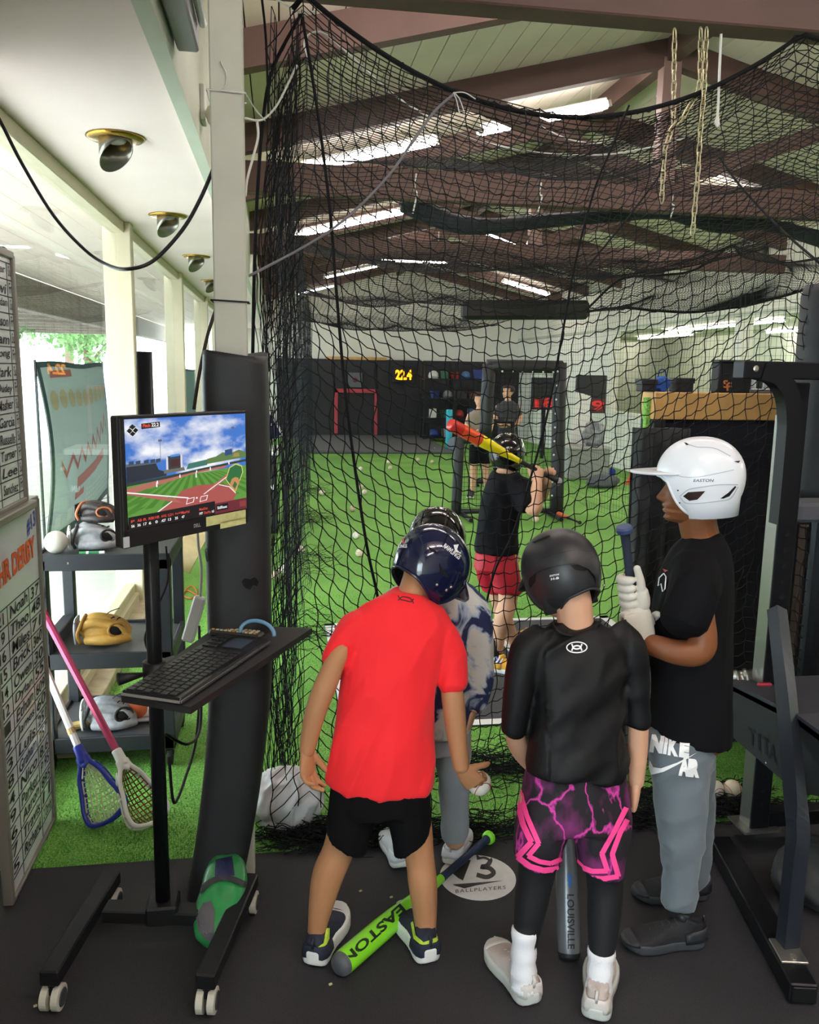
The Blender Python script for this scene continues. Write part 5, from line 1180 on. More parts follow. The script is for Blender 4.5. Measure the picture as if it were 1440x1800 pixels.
# ---------------------------------------------------------------- batter inside the cage
def batter():
    p = thing('person', atz(878, 1175, 0), 'batter inside the cage in black t-shirt and red shorts, bat cocked', 'person')
    b = MB(); Y = 4.5
    limb(b, [(893, 1010, 4.46, 40), (893, 1055, 4.44, 34), (885, 1085, 4.42, 33), (878, 1115, 4.44, 24), (874, 1150, 4.46, 20)])
    limb(b, [(868, 1010, 4.62, 40), (880, 1060, 4.70, 32), (890, 1100, 4.80, 30), (905, 1130, 4.9, 22), (915, 1140, 4.92, 20)])
    trunk(b, [(840, 985, 915, 985, 4.5, .09), (848, 930, 905, 930, 4.5, .085), (852, 880, 915, 880, 4.5, .09), (862, 845, 915, 845, 4.5, .08), (872, 828, 905, 828, 4.5, .05)])
    limb(b, [(890, 840, 4.5, 34), (890, 815, 4.5, 31), (890, 795, 4.5, 32)])
    limb(b, [(900, 848, 4.46, 20), (922, 878, 4.38, 22), (940, 897, 4.34, 25), (942, 870, 4.36, 23), (945, 846, 4.40, 18)])
    limb(b, [(900, 848, 4.56, 20), (928, 865, 4.66, 22), (948, 875, 4.68, 24), (958, 855, 4.6, 21), (962, 845, 4.52, 17)])
    fr = frame((.70, .72, -.06), (.05, .05, 1)); hc = at(893, 802, 4.52); h = .212
    ex = MB(); head_into(ex, hc, fr, h)
    k0, k1 = at(984, 848, 4.46), at(790, 745, 4.24); ax = nrm(k1-k0)
    H1 = MB(); hand(H1, at(945, 848, 4.40), V(.05, .1, 1), V(.1, .95, .1), V(-.9, .1, .3), .95, ((60, 70, 50),), (35, 40)); H2 = MB(); hand(H2, at(962, 848, 4.52), V(.1, -.1, 1), V(.1, -.95, .1), V(-.9, .1, .3), .95, ((60, 70, 50),), (35, 40))
    body_obj(b, [H1, H2], p, SKIN2, vox=.007, extra=ex); eyes(p, hc, fr, h); hair_shell(p, hc, fr, h, HAIRB, .2)
    s = MB()
    trunk(s, [(834, 968, 912, 972, 4.5, .115), (838, 930, 910, 930, 4.5, .11), (846, 880, 920, 880, 4.5, .11), (856, 848, 922, 850, 4.5, .10), (866, 828, 912, 830, 4.5, .065)])
    limb(s, [(896, 848, 4.47, 46), (914, 866, 4.42, 44), (928, 886, 4.375, 42)]); limb(s, [(896, 848, 4.56, 44), (918, 858, 4.62, 42), (932, 866, 4.66, 40)])
    cloth(s, 'tshirt', M('black_tee2', '101014', rough=.85, spec=.2), p, vox=.008, amp=.008, scale=7, seed=81.0)
    s = MB(); trunk(s, [(832, 1000, 914, 1000, 4.49, .115), (836, 968, 908, 968, 4.5, .105)])
    trunk(s, [(868, 1040, 917, 1042, 4.45, .075), (862, 1010, 915, 1010, 4.46, .085), (855, 985, 912, 985, 4.48, .09)]); trunk(s, [(848, 1040, 895, 1042, 4.62, .075), (838, 1010, 890, 1010, 4.6, .085), (834, 985, 890, 985, 4.55, .09)])
    cloth(s, 'shorts', M('red_shorts', 'a8182a', .6), p, vox=.008, amp=.007, scale=8, seed=91.0)
    mb = MB(); limb(mb, [(873, 1122, 4.455, 24), (873, 1145, 4.46, 23), (874, 1160, 4.46, 24)]); mb.build('sock', M('black_sock'), p, True)
    o = shoe(p, atz(862, 1176)[:2]+np.array([0, -.02]), (.8, -.55), .24, M('shoe_orange', 'e0a838', .6), M('sole_white'), .044, .085, 'orange and blue shoe with white side stripes', .03)
    decal('shoe_panel', o, o, [poly_px([(858, 1166), (862, 1152), (870, 1146), (878, 1158), (882, 1170)])], M('shoe_blue2', '2f3f9a', .6), .002, 4)
    decal('shoe_stripe', o, o, [strip_px([(866, 1164), (874, 1152)], 2.6), strip_px([(872, 1166), (879, 1155)], 2.6), strip_px([(878, 1167), (884, 1158)], 2.6)], M('print_white'), .004, 4)
    shoe(p, (at(908, 1150, 4.9)[0], 4.88), (.9, .1), .24, M('shoe_orange'), M('sole_white'), .044, .085, 'orange shoe', .03)
    hm, G = helmet(p, hc, fr, h, M('gloss_black_helmet'), EDGE2, label='shiny black batting helmet', r=(.45, .55, .51))
    # face guard wires
    YL = M('bat_yellow', 'f0dc20', .25); OR = M('bat_orange', 'd8502a', .25); RD = M('bat_red', 'b83028', .25)
    bat(k0, k1, BATP, [('knob', 0, .03, M('bat_knob_grey', '9a9aa0', .5)), ('grip', .03, .38, M('grip_black', '222226', .7)), ('taper', .38, .74, YL), ('barrel', .74, .90, OR), ('end_cap', .90, 1, RD)], 'yellow and orange bat held cocked by the batter in the cage')
    return p
batter()

# ---------------------------------------------------------------- figures far down the cage
def far_person(px, foot, top, Y, shirt, legs, label, skin=SKIN2, face=(-.3, -.9, 0), w=34):
    p = thing('person', atz(px, foot, 0), label, 'person'); b = MB(); H_ = foot-top
    def yy(f): return top+H_*f
    limb(b, [(px-8, yy(.52), Y, 20), (px-10, yy(.72), Y, 15), (px-11, yy(.86), Y, 12), (px-12, yy(.97), Y, 8)], 10); limb(b, [(px+9, yy(.52), Y, 20), (px+11, yy(.72), Y, 15), (px+12, yy(.86), Y, 12), (px+13, yy(.97), Y, 8)], 10)
    trunk(b, [(px-16, yy(.52), px+16, yy(.52), Y, .09), (px-15, yy(.38), px+15, yy(.38), Y, .09), (px-18, yy(.24), px+18, yy(.24), Y, .09), (px-8, yy(.17), px+8, yy(.17), Y, .05)], 16)
    limb(b, [(px, yy(.2), Y, 12), (px, yy(.12), Y, 11)], 10)
    fr = frame(face, (0, 0, 1)); hc = at(px, yy(.07), Y); h = H_*.135*pxm((px, yy(.1)), Y); ex = MB(); head_into(ex, hc, fr, h, 30, 32)
    for s in (-1, 1): limb(b, [(px+s*17, yy(.22), Y, 10), (px+s*22, yy(.34), Y-.05, 9), (px+s*12, yy(.42), Y-.2, 7)], 10)
    H1 = MB(); hand(H1, at(px-12, yy(.42), Y-.2), V(.8, -.4, .1), V(.3, .6, .2), V(0, 0, 1), 1.0); H2 = MB(); hand(H2, at(px+12, yy(.42), Y-.2), V(-.8, -.4, .1), V(-.3, .6, .2), V(0, 0, 1), 1.0)
    body_obj(b, [H1, H2], p, skin, vox=.014, extra=ex); hair_shell(p, hc, fr, h, HAIRD, .45, .012)
    s = MB(); trunk(s, [(px-18, yy(.53), px+18, yy(.53), Y, .12), (px-17, yy(.38), px+17, yy(.38), Y, .12), (px-20, yy(.24), px+20, yy(.24), Y, .115), (px-9, yy(.165), px+9, yy(.165), Y, .06)], 16)
    for q in (-1, 1): limb(s, [(px+q*14, yy(.22), Y, 14), (px+q*21, yy(.31), Y-.03, 12)], 10)
    cloth(s, 'shirt', shirt, p, vox=.016, sm=2, amp=.008, scale=5)
    s = MB(); trunk(s, [(px-19, yy(.70), px-1, yy(.70), Y, .10), (px-18, yy(.50), px, yy(.50), Y, .1)], 14); trunk(s, [(px+1, yy(.70), px+20, yy(.70), Y, .10), (px, yy(.50), px+18, yy(.50), Y, .1)], 14); cloth(s, 'shorts', legs, p, vox=.016, sm=2, amp=0)
    for q in (-1, 1):
        g = at(px+q*12, foot, Y); shoe(p, (g[0], g[1]+.08), (q*.3, -1), .27, M('shoe_dark', '2c2c30', .7), M('sole_white'), .048, .09)
    return p
far_person(843, 868, 690, 11.0, M('khaki_shirt', '7d7263', .9, var=.1), M('black_shorts'), 'person in khaki shirt and black shorts behind the low screen')
far_person(893, 850, 676, 12.6, M('dark_top', '3a3a40', .9), M('dark_top2', '26262a', .9), 'person in dark clothes seen through the tall pitching screen', face=(-1, -.2, 0))
# ================================================================ left foreground
PADB = M('pad_vinyl', '26272a', .5, var=.15, vscale=8, bump=.05, bscale=30); BMET = M('black_metal', '1c1d20', .42, .35); DPL = M('black_plastic', '1a1b1e', .5)
t = thing('padded_post', (-.19, 2.62, 0), 'white roof post with a tall black foam pad strapped round it', 'post')
xc, yc = -.142, 2.62
MB().box((xc-.046, yc-.05, 0), (xc+.046, yc+.05, 3.2), .004).build('post', M('post_paint', 'c9cbbd', .65, var=.06, vscale=6), t)
R = []
for z in np.concatenate([[.003], np.linspace(.02, 1.70, 26), [1.715]]):
    k = max(0, (.75-z)/.75); cx = xc+.012-.095*k**1.6; cyy = yc-.02-.02*k; w = .098-.012*k+(0 if z < 1.7 else -.004); dd = .10
    R.append([V(cx+np.sign(cos(a))*abs(cos(a))**.55*w, cyy+np.sign(sin(a))*abs(sin(a))**.55*dd, z+.012*sin(2*a)*(z > 1.6)) for a in np.linspace(0, 2*pi, 41)[:-1]])
pad = MB().rings(R).build('foam_pad', PADB, t, True)
decal('worn_patch', pad, pad, [poly_px([(425, 1022), (430, 1016), (440, 1018), (448, 1014), (455, 1022), (452, 1030), (445, 1028), (440, 1036), (432, 1034), (428, 1030)])], M('patch_black', '08080a', .9), .002)
decal('worn_patch', pad, pad, [poly_px([(357, 962), (364, 955), (366, 970), (368, 985), (362, 992), (358, 980)])], M('patch_black'), .002)
for (y, z) in ((528, 0), (160, 0)):
    q = at(402, y, 2.57); MB().tube([(xc-.054, yc-.054, q[2]), (xc+.054, yc-.054, q[2]-.004), (xc+.054, yc+.054, q[2]), (xc-.054, yc+.054, q[2]), (xc-.054, yc-.054, q[2])], .0025, 5).build('wire_tie', M('cable_black') if y == 528 else WROPE, t)
MB().tube(catmull([at(388, 108, 2.565), at(398, 130, 2.565), at(396, 150, 2.565), at(384, 158, 2.565), at(370, 155, 2.565)], 4), .002, 5).build('wire_tie', WROPE, t, True)

# whiteboards ------------------------------------------------------------------
WB_ = M('whiteboard', 'dfe4e6', .18, spec=.6); WFR = M('board_frame', '8f8b84', .45, .4); INK = M('marker_black', '17171c', .6); INKO = M('marker_orange', 'd9622e', .6); INKB = M('marker_blue', '3a4aa8', .6); INKG = M('marker_green', '3a8a4a', .6)
def board_text(mb, s, y0, y1, z0, z1, X, sh=0.0, **k):
    a, f = text_fit(s, **k)
    if len(a) == 0: return
    vs = np.stack([np.full(len(a), X), y0+(y1-y0)*a[:, 0], z0+(z1-z0)*a[:, 1]+sh*a[:, 0]], 1); mb.add(vs, f)
def whiteboard(name, y0, y1, z0, z1, label, rows, cols, lean=0.0):
    X = -.849; t = thing(name, (X, (y0+y1)/2, z0), label, 'whiteboard')
    MB().box((X-.02, y0, z0), (X, y1, z1)).build('panel', WB_, t)
    for a, b in (((X-.022, y0-.012, z0), (X+.010, y0+.012, z1)), ((X-.022, y1-.014, z0), (X+.010, y1+.010, z1)), ((X-.022, y0, z1-.014), (X+.010, y1, z1+.01)), ((X-.022, y0, z0-.001), (X+.010, y1, z0+.014))): MB().box(a, b, .003).build('frame', WFR, t)
    mb = MB()
    for z in rows: mb.box((X, y0+.012, z-.0016), (X+.0012, y1-.014, z+.0016))
    mb.build('ruled_line', INK, t, kind='stuff'); mb = MB()
    for y in cols: mb.box((X, y-.0014, z0+.01), (X+.0012, y+.0014, rows[-1] if rows[-1] > rows[0] else rows[0]))
    mb.build('ruled_line', INK, t, kind='stuff')
    return t, X
rows = [.06+.058*k for k in range(16)]
wb, X = whiteboard('whiteboard', 2.563, 3.076, .002, 1.215, 'lower whiteboard ruled into a handwritten score table, standing on the floor', rows, [2.70, 2.93])
names = [('5', 'Richard', '2 Combs'), ('7', 'Travis', '11'), ('6', 'Aaron', '895'), ('9', 'Parker', 'P 95'), ('4', 'Nico', '8.6'), ('8', 'Graham', '257'), ('3', 'Luis', '251'), ('2', 'James', '60'), ('1', 'Ethan', '609'), ('12', 'Dylan', '55'), ('14', 'Owen', '30'), ('15', 'Brick', '360'), ('16', 'Miles', '71'), ('19', 'Theo', '48'), ('21', 'Noah', '37')]
mb = MB()
for k, (a, b, c) in enumerate(names):
    z = .06+.058*k; board_text(mb, a, 2.60, 2.66, z+.012, z+.05, X+.002, bold=.012); board_text(mb, b, 2.72, 2.91, z+.010, z+.05, X+.002, .006*((k % 3)-1), shear=.15, bold=.010); board_text(mb, c, 2.945, 3.05, z+.010, z+.05, X+.002, .005*((k % 2)), shear=.1, bold=.010)
mb.build('handwriting', INK, wb, kind='stuff')
mb = MB(); board_text(mb, 'HR DERBY', 2.64, 3.03, 1.0, 1.075, X+.002, .02, bold=.05); mb.build('heading', INKO, wb, kind='stuff')
mb = MB(); board_text(mb, '#13', 2.95, 3.05, 1.10, 1.16, X+.002, .02, bold=.02); mb.build('heading', INKB, wb, kind='stuff')
rows = [1.262+.052*k for k in range(15)]
wb2, X = whiteboard('whiteboard', 2.55, 2.955, 1.225, 2.02, 'upper whiteboard ruled for a handwritten roster, nearer the ceiling', rows, [2.72, 2.90])
names = ['Sanchez', 'Lee', 'Turner', 'Russells', 'Garcia', 'Masher', 'Dudey', 'Park', 'Long', 'Sam', 'Mason', 'Jordan', 'Levi', 'Tyler']; mb = MB()
for k, b in enumerate(names):
    z = 1.262+.052*k; board_text(mb, b, 2.735, 2.885, z+.010, z+.042, X+.002, .004*((k % 3)-1), shear=.15, bold=.010); board_text(mb, 'Su' if k % 2 else 'Fr', 2.91, 2.935, z+.012, z+.044, X+.002, bold=.01)
mb.build('handwriting', INK, wb2, kind='stuff')
MB().box((-.87, 2.50, 1.20), (-.815, 2.975, 1.226), .004).build('pen_tray', WFR, wb2)
# uprights behind carry the boards
for y in (2.50, 2.99): MB().box((-.90, y-.012, 0), (-.872, y+.012, 2.05), .003).build('stand_upright', WFR, wb2)

# utility cart -----------------------------------------------------------------
cx0, cx1, cy0, cy1 = -.975, -.455, 3.46, 3.93
ct = thing('utility_cart', ((cx0+cx1)/2, (cy0+cy1)/2, 0), 'black three-shelf utility cart by the window', 'cart')
CB = M('cart_black', '232529', .55, var=.08); CTOP = M('cart_top', '3a3c3f', .6, var=.1)
def shelf(z, top=False):
    MB().box((cx0, cy0, z-.014), (cx1, cy1, z)).build('shelf', CTOP if top else M('cart_shelf', '4b4c4e', .45, .2, var=.12), ct)
    for a, b in (((cx0, cy0-.004, z-.055), (cx1, cy0+.012, z+.012)), ((cx0, cy1-.012, z-.055), (cx1, cy1+.004, z+.012)), ((cx0-.004, cy0, z-.055), (cx0+.012, cy1, z+.012)), ((cx1-.012, cy0, z-.055), (cx1+.004, cy1, z+.012))): MB().box(a, b, .003).build('shelf_lip', CB, ct)
for z, tp in ((.915, True), (.50, False), (.135, False)): shelf(z, tp)
for x in (cx0+.02, cx1-.02):
    for y in (cy0+.02, cy1-.02):
        MB().box((x-.024, y-.024, .08), (x+.024, y+.024, .905), .004).build('leg', CB, ct)
        c = MB().lathe((x-.012, y, .037), (1, 0, 0), [(.005, 0), (.034, .001), (.036, .006), (.036, .018), (.034, .023), (.005, .024)], 18).build('caster', M('rubber_black', '18181a', .7), ct, True); MB().box((x-.016, y-.012, .05), (x+.016, y+.012, .085)).build('caster_fork', BMET, c)
MB().beam((cx0+.02, cy0+.06, .53), (cx0+.02, cy1-.06, .53), .05, .06, bev=.004).build('side_bar', CB, ct)
decal('bolt', ct, bvh_of(*[o for o in ct.children if o.type == 'MESH']), [poly_px([(118, 988), (121, 988), (121, 992), (118, 992)])], M('screw_steel'), .002)

LEATH = M('glove_tan', 'c19445', .55, var=.15, vscale=14, bump=.2, bscale=80); LACE = M('glove_lace', '2a1c12', .7)
def glove(c, label, m1, m2, s=1.0, yaw=0.0, webm=None, flip=1, cat='baseball glove'):
    """fielder's glove resting closed on its side: padded stalls, laced web, wrist opening"""
    t = thing('baseball_glove', c, label, cat, 'fielding gloves on the cart'); c = np.array(c, float); A = np.array(Matrix.Rotation(yaw, 3, 'Z'))
    def W(p): q = np.array(p, float)*V(flip, 1, 1)*s; return c+A@q
    def E(o, r): return W(o), r
    mb = MB(); mb.sphere(W((0, 0, .058)), np.array((.095, .07, .058))*s, 24, 16, ax=A.T)
    for k in range(4):     # finger stalls run over the back
        y = -.052+.033*k; limb(mb, None, 12, 4, [W((-.085, y*.8, .075)), W((-.045, y, .112-.006*abs(k-1.5))), W((.02, y*1.05, .108-.008*abs(k-1.5))), W((.08, y*1.05, .070)), W((.112, y*.9, .038))], [.014*s, .0185*s, .0195*s, .0185*s, .013*s])
    limb(mb, None, 12, 4, [W((-.06, -.06, .03)), W((.0, -.078, .034)), W((.06, -.075, .032)), W((.115, -.055, .026))], [.02*s, .024*s, .023*s, .015*s])
    v, f = remesh(mb, .0048, 2); v[:, 2] = np.maximum(v[:, 2], c[2]+.0005); mkobj('leather', v, f, m1, t, True)
    op = W((.062, -.058, .068)); a0 = A@V(flip*.45, -.80, .35); a1 = nrm(np.cross(a0, (0, 0, 1))); a2 = np.cross(a1, nrm(a0))
    MB().sphere(op+nrm(a0)*.010*s, (.036*s, .025*s, .012*s), 18, 10, ax=np.array([a1, a2, nrm(a0)])).build('wrist_opening', M('glove_inside', '120e0c', .95), t, True)
    MB().tube([op+nrm(a0)*.012*s+a1*.040*s*cos(q)+a2*.028*s*sin(q) for q in np.linspace(0, 2*pi, 25)[:-1]], .006*s, 8, closed=True).build('wrist_strap', m2, t, True)
    MB().sphere(W((.02, -.076, .022)), np.array((.04, .020, .009))*s, 14, 8, ax=A.T).build('finger_slot', M('glove_inside'), t, True)
    wm = webm or LACE; g = []
    for u in np.linspace(-.9, .9, 6):
        g.append([W((-.10-.014*cos(u)*cos(w*1.2), .066*w, .062+.05*u)) for w in np.linspace(-.95, .95, 7)])
    m = MB(); net_mesh(m, np.array(g), .0055*s, 6, knots=False); m.build('webbing', wm, t, True, kind='stuff')
    MB().tube(catmull([W((-.085, -.066, .02)), W((-.095, -.07, .06)), W((-.075, -.05, .112)), W((-.07, .03, .118))], 5), .008*s, 8).build('web_binding', m2, t, True)
    m = MB()
    for k in range(6): x = -.06+.025*k; m.tube([W((x, -.030, .119-.004*abs(k-2))), W((x+.006, -.018, .124-.004*abs(k-2))), W((x+.012, -.006, .120-.004*abs(k-2)))], .0028*s, 5)
    m.build('lacing', LACE, t, True, kind='stuff')
    MB().tube(catmull([W((.02, .0, .125)), W((.04, -.005, .14)), W((.075, .0, .15))], 4), .002*s, 5).build('loose_lace', LACE, t, True); return t
glove((*at(180, 1105, 3.64)[:2], .501), 'tan leather baseball glove with grey webbing on the middle cart shelf', LEATH, M('glove_tan2', 'a87c34', .6), .98, .1, M('web_grey', '9a9aa6', .6))
GRYG = M('glove_grey', '9b9a9c', .55, var=.3, vscale=25, bump=.2, bscale=80)
glove((*at(164, 950, 3.62)[:2], .916), 'grey and black baseball glove lying flat on the cart top', GRYG, M('glove_black', '201d1d', .6), .86, .25, M('web_white', 'c9c6c2', .6))
glove((*at(172, 915, 3.66)[:2], 1.022), 'brown-black baseball glove with orange rim piled on the grey glove', M('glove_dk', '2c2220', .5, bump=.2, bscale=80), M('glove_rim', 'b4683c', .5), .72, -.2, M('glove_black'))
glove((*at(192, 1288, 3.60)[:2], .136), 'silver-grey baseball glove on the bottom cart shelf', GRYG, M('glove_black'), .98, .15, M('web_white', 'c9c6c2', .6))
MB().sphere((-.905, 3.53, .964), .047, 24, 16).build('softball', M('softball_cream', 'cfcabd', .6, var=.06, vscale=20, bump=.1, bscale=60), None, True, label='cream softball on the near corner of the cart top', cat='softball')
t = thing('marker_pen', (-.76, 3.50, .935), 'green dry-erase marker lying on the cart top', 'marker')
MB().lathe((-.81, 3.495, .924), (1, .02, 0), [(.004, 0), (.008, .001), (.008, .028)], 14).build('cap', INKG, t); MB().lathe((-.782, 3.4956, .924), (1, .02, 0), [(.0085, 0), (.0085, .07), (.007, .072)], 14).build('barrel', M('marker_white', 'e6e8e6', .4), t); MB().lathe((-.772, 3.4958, .924), (1, .02, 0), [(.0088, 0), (.0088, .04)], 14).build('label_band', M('marker_label', '2f7a4c', .5), t)
MB().sphere((*at(240, 1285, 3.66)[:2], .188), .052, 22, 14).build('orange_ball', M('ball_orange', 'e2703f', .55), None, True, label='orange training ball beside the glove on the bottom cart shelf', cat='ball')
t = thing('white_plate', (-.60, 3.78, .145), 'round white base plate lying on the bottom cart shelf', 'plate'); MB().lathe((-.60, 3.74, .138), (0, 0, 1), [(.01, 0), (.125, 0), (.13, .006), (.12, .012), (.01, .014)], 32).build('disc', M('plate_white', 'd8d8dc', .5), t, True); MB().lathe((-.60, 3.74, .152), (0, 0, 1), [(.10, 0), (.104, .003), (.10, .005)], 32).build('raised_ring', M('plate_white'), t, True)
MB().obox(V(-.84, 3.60, .150), (1, .5, 0), (-.5, 1, 0), (.13, .05, .022), .006).build('wooden_block', M('worn_wood', 'a98f54', .7, var=.3, vscale=20), None, label='small worn wooden block on the bottom cart shelf', cat='block')

# lacrosse sticks leaning on the cart --------------------------------------------
def lacrosse(p0, p1, shaft, headm, mesh, label, hl=.26, roll=0.0, tape=None):
    """p0 butt end, p1 throat; the head goes on along the shaft"""
    p0 = np.array(p0, float); p1 = np.array(p1, float); d = nrm(p1-p0); t = thing('lacrosse_stick', p1, label, 'lacrosse stick', 'lacrosse sticks leaning on the cart')
    s0 = nrm(np.cross(d, nrm(EYE-p1))); n0 = nrm(np.cross(s0, d)); s = s0*cos(roll)+n0*sin(roll); n = np.cross(s, d)
    MB().tube([p0, p1+d*.02], .0145, 8).build('shaft', shaft, t); MB().tube([p0-d*.03, p0+d*.01], [.021, .017], 12).build('butt_cap', M('rubber_black'), t)
    if tape: MB().tube([lerp(p0, p1, .80), lerp(p0, p1, .84)], .0156, 10).build('grip_tape', M('tape_tan', 'b39a6a', .8), t)
    def O(a, w, k=0): return p1+d*a*hl+s*w+n*k
    L = [O(0, .018), O(.12, .022), O(.28, .045), O(.5, .060), (O(.75, .078)), O(.93, .072), O(1.0, .035), O(1.02, 0)]; Rr = [O(0, -.018), O(.12, -.022), O(.28, -.045), O(.5, -.060), O(.75, -.078), O(.93, -.072), O(1.0, -.035), O(1.02, 0)]
    h = MB(); rim = catmull(L, 4)+catmull(Rr, 4)[::-1][1:]; h.tube(rim, .009, 8); h.tube([p1-d*.045, p1+d*.02], [.019, .021], 10); h.tube(catmull([O(.0, .016), O(.16, .0, .012), O(.0, -.016)], 4), .008, 8)
    h.tube(catmull([q+n*-.028 for q in L[1:]], 4), .006, 6); h.tube(catmull([q+n*-.028 for q in Rr[1:]], 4), .006, 6)
    for q in (2, 3, 4, 5):
        h.tube([L[q], L[q]-n*.028], .006, 6); h.tube([Rr[q], Rr[q]-n*.028], .006, 6)
    v, f = remesh(h, .0038, 1); mkobj('head', v, f, headm, t, True)
    # string pocket
    g = []
    for a in np.linspace(.10, .98, 13):
        w = np.interp(a, [0, .12, .28, .5, .75, .93, 1.0], [.018, .022, .045, .060, .078, .072, .035])
        g.append([O(a, w*u, -.020-.055*(1-u*u)*sin(pi*min(1, (a-.05)/.95))**.8) for u in np.linspace(-1, 1, 11)])
    m = MB(); g = np.array(g); ga = g.copy(); net_mesh(m, g, .0024, 4, knots=False)
    m.build('pocket', mesh, t, kind='stuff'); return t
PKS = M('shaft_pink', 'a83a5c', .35, .3); WHS = M('shaft_white', 'dcd9d6', .4)
pa = at(62, 1050, 3.42); pb = atz(272, 1446, .04); pb = pb-nrm(pb-pa)*.262
lacrosse(pa, pb, PKS, M('lax_white', 'e4e0d8', .4), M('pocket_brown', '7a3a2a', .7), 'lacrosse stick with crimson shaft and white head leaning on the cart', .255, .5)
pa = at(46, 1095, 3.40); pb = atz(192, 1444, .04); pb = pb-nrm(pb-pa)*.262
lacrosse(pa, pb, WHS, M('lax_blue', '26349a', .35), M('pocket_cream', 'd6ccb4', .8), 'lacrosse stick with white and pink shaft and blue head with cream pocket', .255, -.5, True)

# monitor stand -------------------------------------------------------------------
base = atz(287, 1594, .11); bx_, by_ = base[0], base[1]
ms = thing('monitor_stand', (bx_, by_, 0), 'black wheeled monitor stand with pole and keyboard shelf', 'stand')
MB().tube([(bx_, by_, .09), (bx_+.0, by_, 1.715)], .021, 20).build('pole', M('pole_black', '202226', .3, .5), ms, True)
c1, c2, c3 = atz(82, 1735, .06), atz(357, 1745, .06), atz(205, 1555, .06)
g1, g2 = atz(95, 1700, .10), atz(365, 1715, .10); gl = nrm(V(c3[0]-c1[0], c3[1]-c1[1], 0))
def foot(p, q): MB().beam(p, q, .052, .045, bev=.004).build('foot_rail', BMET, ms)
a0 = atz(85, 1722, .10); a1 = atz(198, 1540, .10); b0 = atz(360, 1728, .10); b1 = atz(440, 1545, .10)
foot(a0, a1); foot(b0, b1)
m0 = atz(172, 1600, .10); m1 = atz(412, 1606, .10); MB().beam(m0+V(.02, 0, -.004), m1+V(-.02, 0, -.004), .06, .04, bev=.004).build('cross_bar', BMET, ms)
MB().box((bx_-.045, by_-.045, .075), (bx_+.045, by_+.045, .135), .006).build('pole_socket', BMET, ms)
CW = M('caster_rim', 'c9c7b8', .5)
for q, dirv in ((a0, 1), (a1, 1), (b0, 1), (b1, 1)):
    fdir = nrm(a1-a0); o = nrm(V(-fdir[1], fdir[0], 0)); p = q+fdir*(.02 if q is a0 or q is b0 else -.02)
    for s in (-1, 1):
        cc = V(p[0], p[1], .034)+o*s*.016
        cst = MB().lathe(cc-o*s*.010, o*s, [(.006, 0), (.034, 0), (.034, .018), (.028, .020), (.006, .020)], 24).build('caster', CW, ms); MB().lathe(cc+o*s*.0095, o*s, [(.003, 0), (.024, .0005), (.022, .003), (.003, .003)], 20).build('hub_cap', M('hub_grey', '3c3e44', .5), cst)
    MB().tube([V(p[0], p[1], .045), V(p[0], p[1], .085)], .012, 10).build('caster_stem', BMET, ms)
# monitor
ML = at(207, 732, 2.08); MLb = at(212, 962, 2.08); MR = at(431, 721, 2.42); MRb = at(428, 921, 2.42)
ux = nrm(V(MR[0]-ML[0], MR[1]-ML[1], 0)); Wm = np.linalg.norm((MR-ML)[:2]); uz = V(0, 0, 1); zb, zt = .5*(MLb[2]+MRb[2]), .5*(ML[2]+MR[2]); nf = np.cross(ux, uz)   # towards the room
nf = nf if np.dot(nf, EYE-ML) > 0 else -nf
mo = V(ML[0], ML[1], zb); Hm = zt-zb
mon = thing('computer_monitor', mo+ux*Wm/2, 'flat monitor showing a baseball game on the wheeled stand', 'monitor')
def mp(u, v, o=0): return mo+ux*Wm*u+uz*Hm*v+nf*o
MB().obox(mo+ux*Wm/2+uz*Hm/2-nf*.016, ux, uz, (Wm, Hm, .028), .004).build('housing', DPL, mon)
MB().obox(mo+ux*Wm/2+uz*Hm/2-nf*.042, ux, uz, (Wm*.6, Hm*.6, .03), .008).build('back_cover', DPL, mon)
for u0, u1, v0, v1 in ((0, 1, 0, .135), (0, 1, .975, 1), (0, .03, 0, 1), (.985, 1, 0, 1)): MB().obox(mp((u0+u1)/2, (v0+v1)/2, .001), ux, uz, ((u1-u0)*Wm, (v1-v0)*Hm, .008), .002).build('bezel', DPL, mon)
U0, U1, V0, V1 = .03, .985, .135, .975
def sp(u, v, o): return mp(U0+(U1-U0)*u, V0+(V1-V0)*v, o)
def screen_sky():
    m = bpy.data.materials.new('screen_sky'); m.use_nodes = True; nt = m.node_tree; b = nt.nodes['Principled BSDF']; L = nt.links.new
    tc = nt.nodes.new('ShaderNodeTexCoord'); mpn = nt.nodes.new('ShaderNodeMapping'); mpn.inputs['Scale'].default_value = (7, 7, 15); mpn.inputs['Location'].default_value = (1.3, 2.2, .4); L(tc.outputs['Object'], mpn.inputs[0])
    n = nt.nodes.new('ShaderNodeTexNoise'); n.inputs['Scale'].default_value = 1.0; n.inputs['Detail'].default_value = 6; L(mpn.outputs[0], n.inputs['Vector'])
    r = nt.nodes.new('ShaderNodeValToRGB'); e = r.color_ramp.elements; e[0].position = .48; e[0].color = (*lin('3f74c8'), 1); e[1].position = .66; e[1].color = (*lin('eef0f4'), 1); L(n.outputs['Fac'], r.inputs[0])
    b.inputs['Base Color'].default_value = (0, 0, 0, 1); L(r.outputs[0], b.inputs['Emission Color']); b.inputs['Emission Strength'].default_value = .85; return m
scr = MB().add([sp(0, .40, .0056), sp(1, .40, .0056), sp(1, 1, .0056), sp(0, 1, .0056)], [(0, 1, 2, 3)]).build('screen', screen_sky(), mon)
PR = Mattr('screen_print', .4, .85); lay = [0]
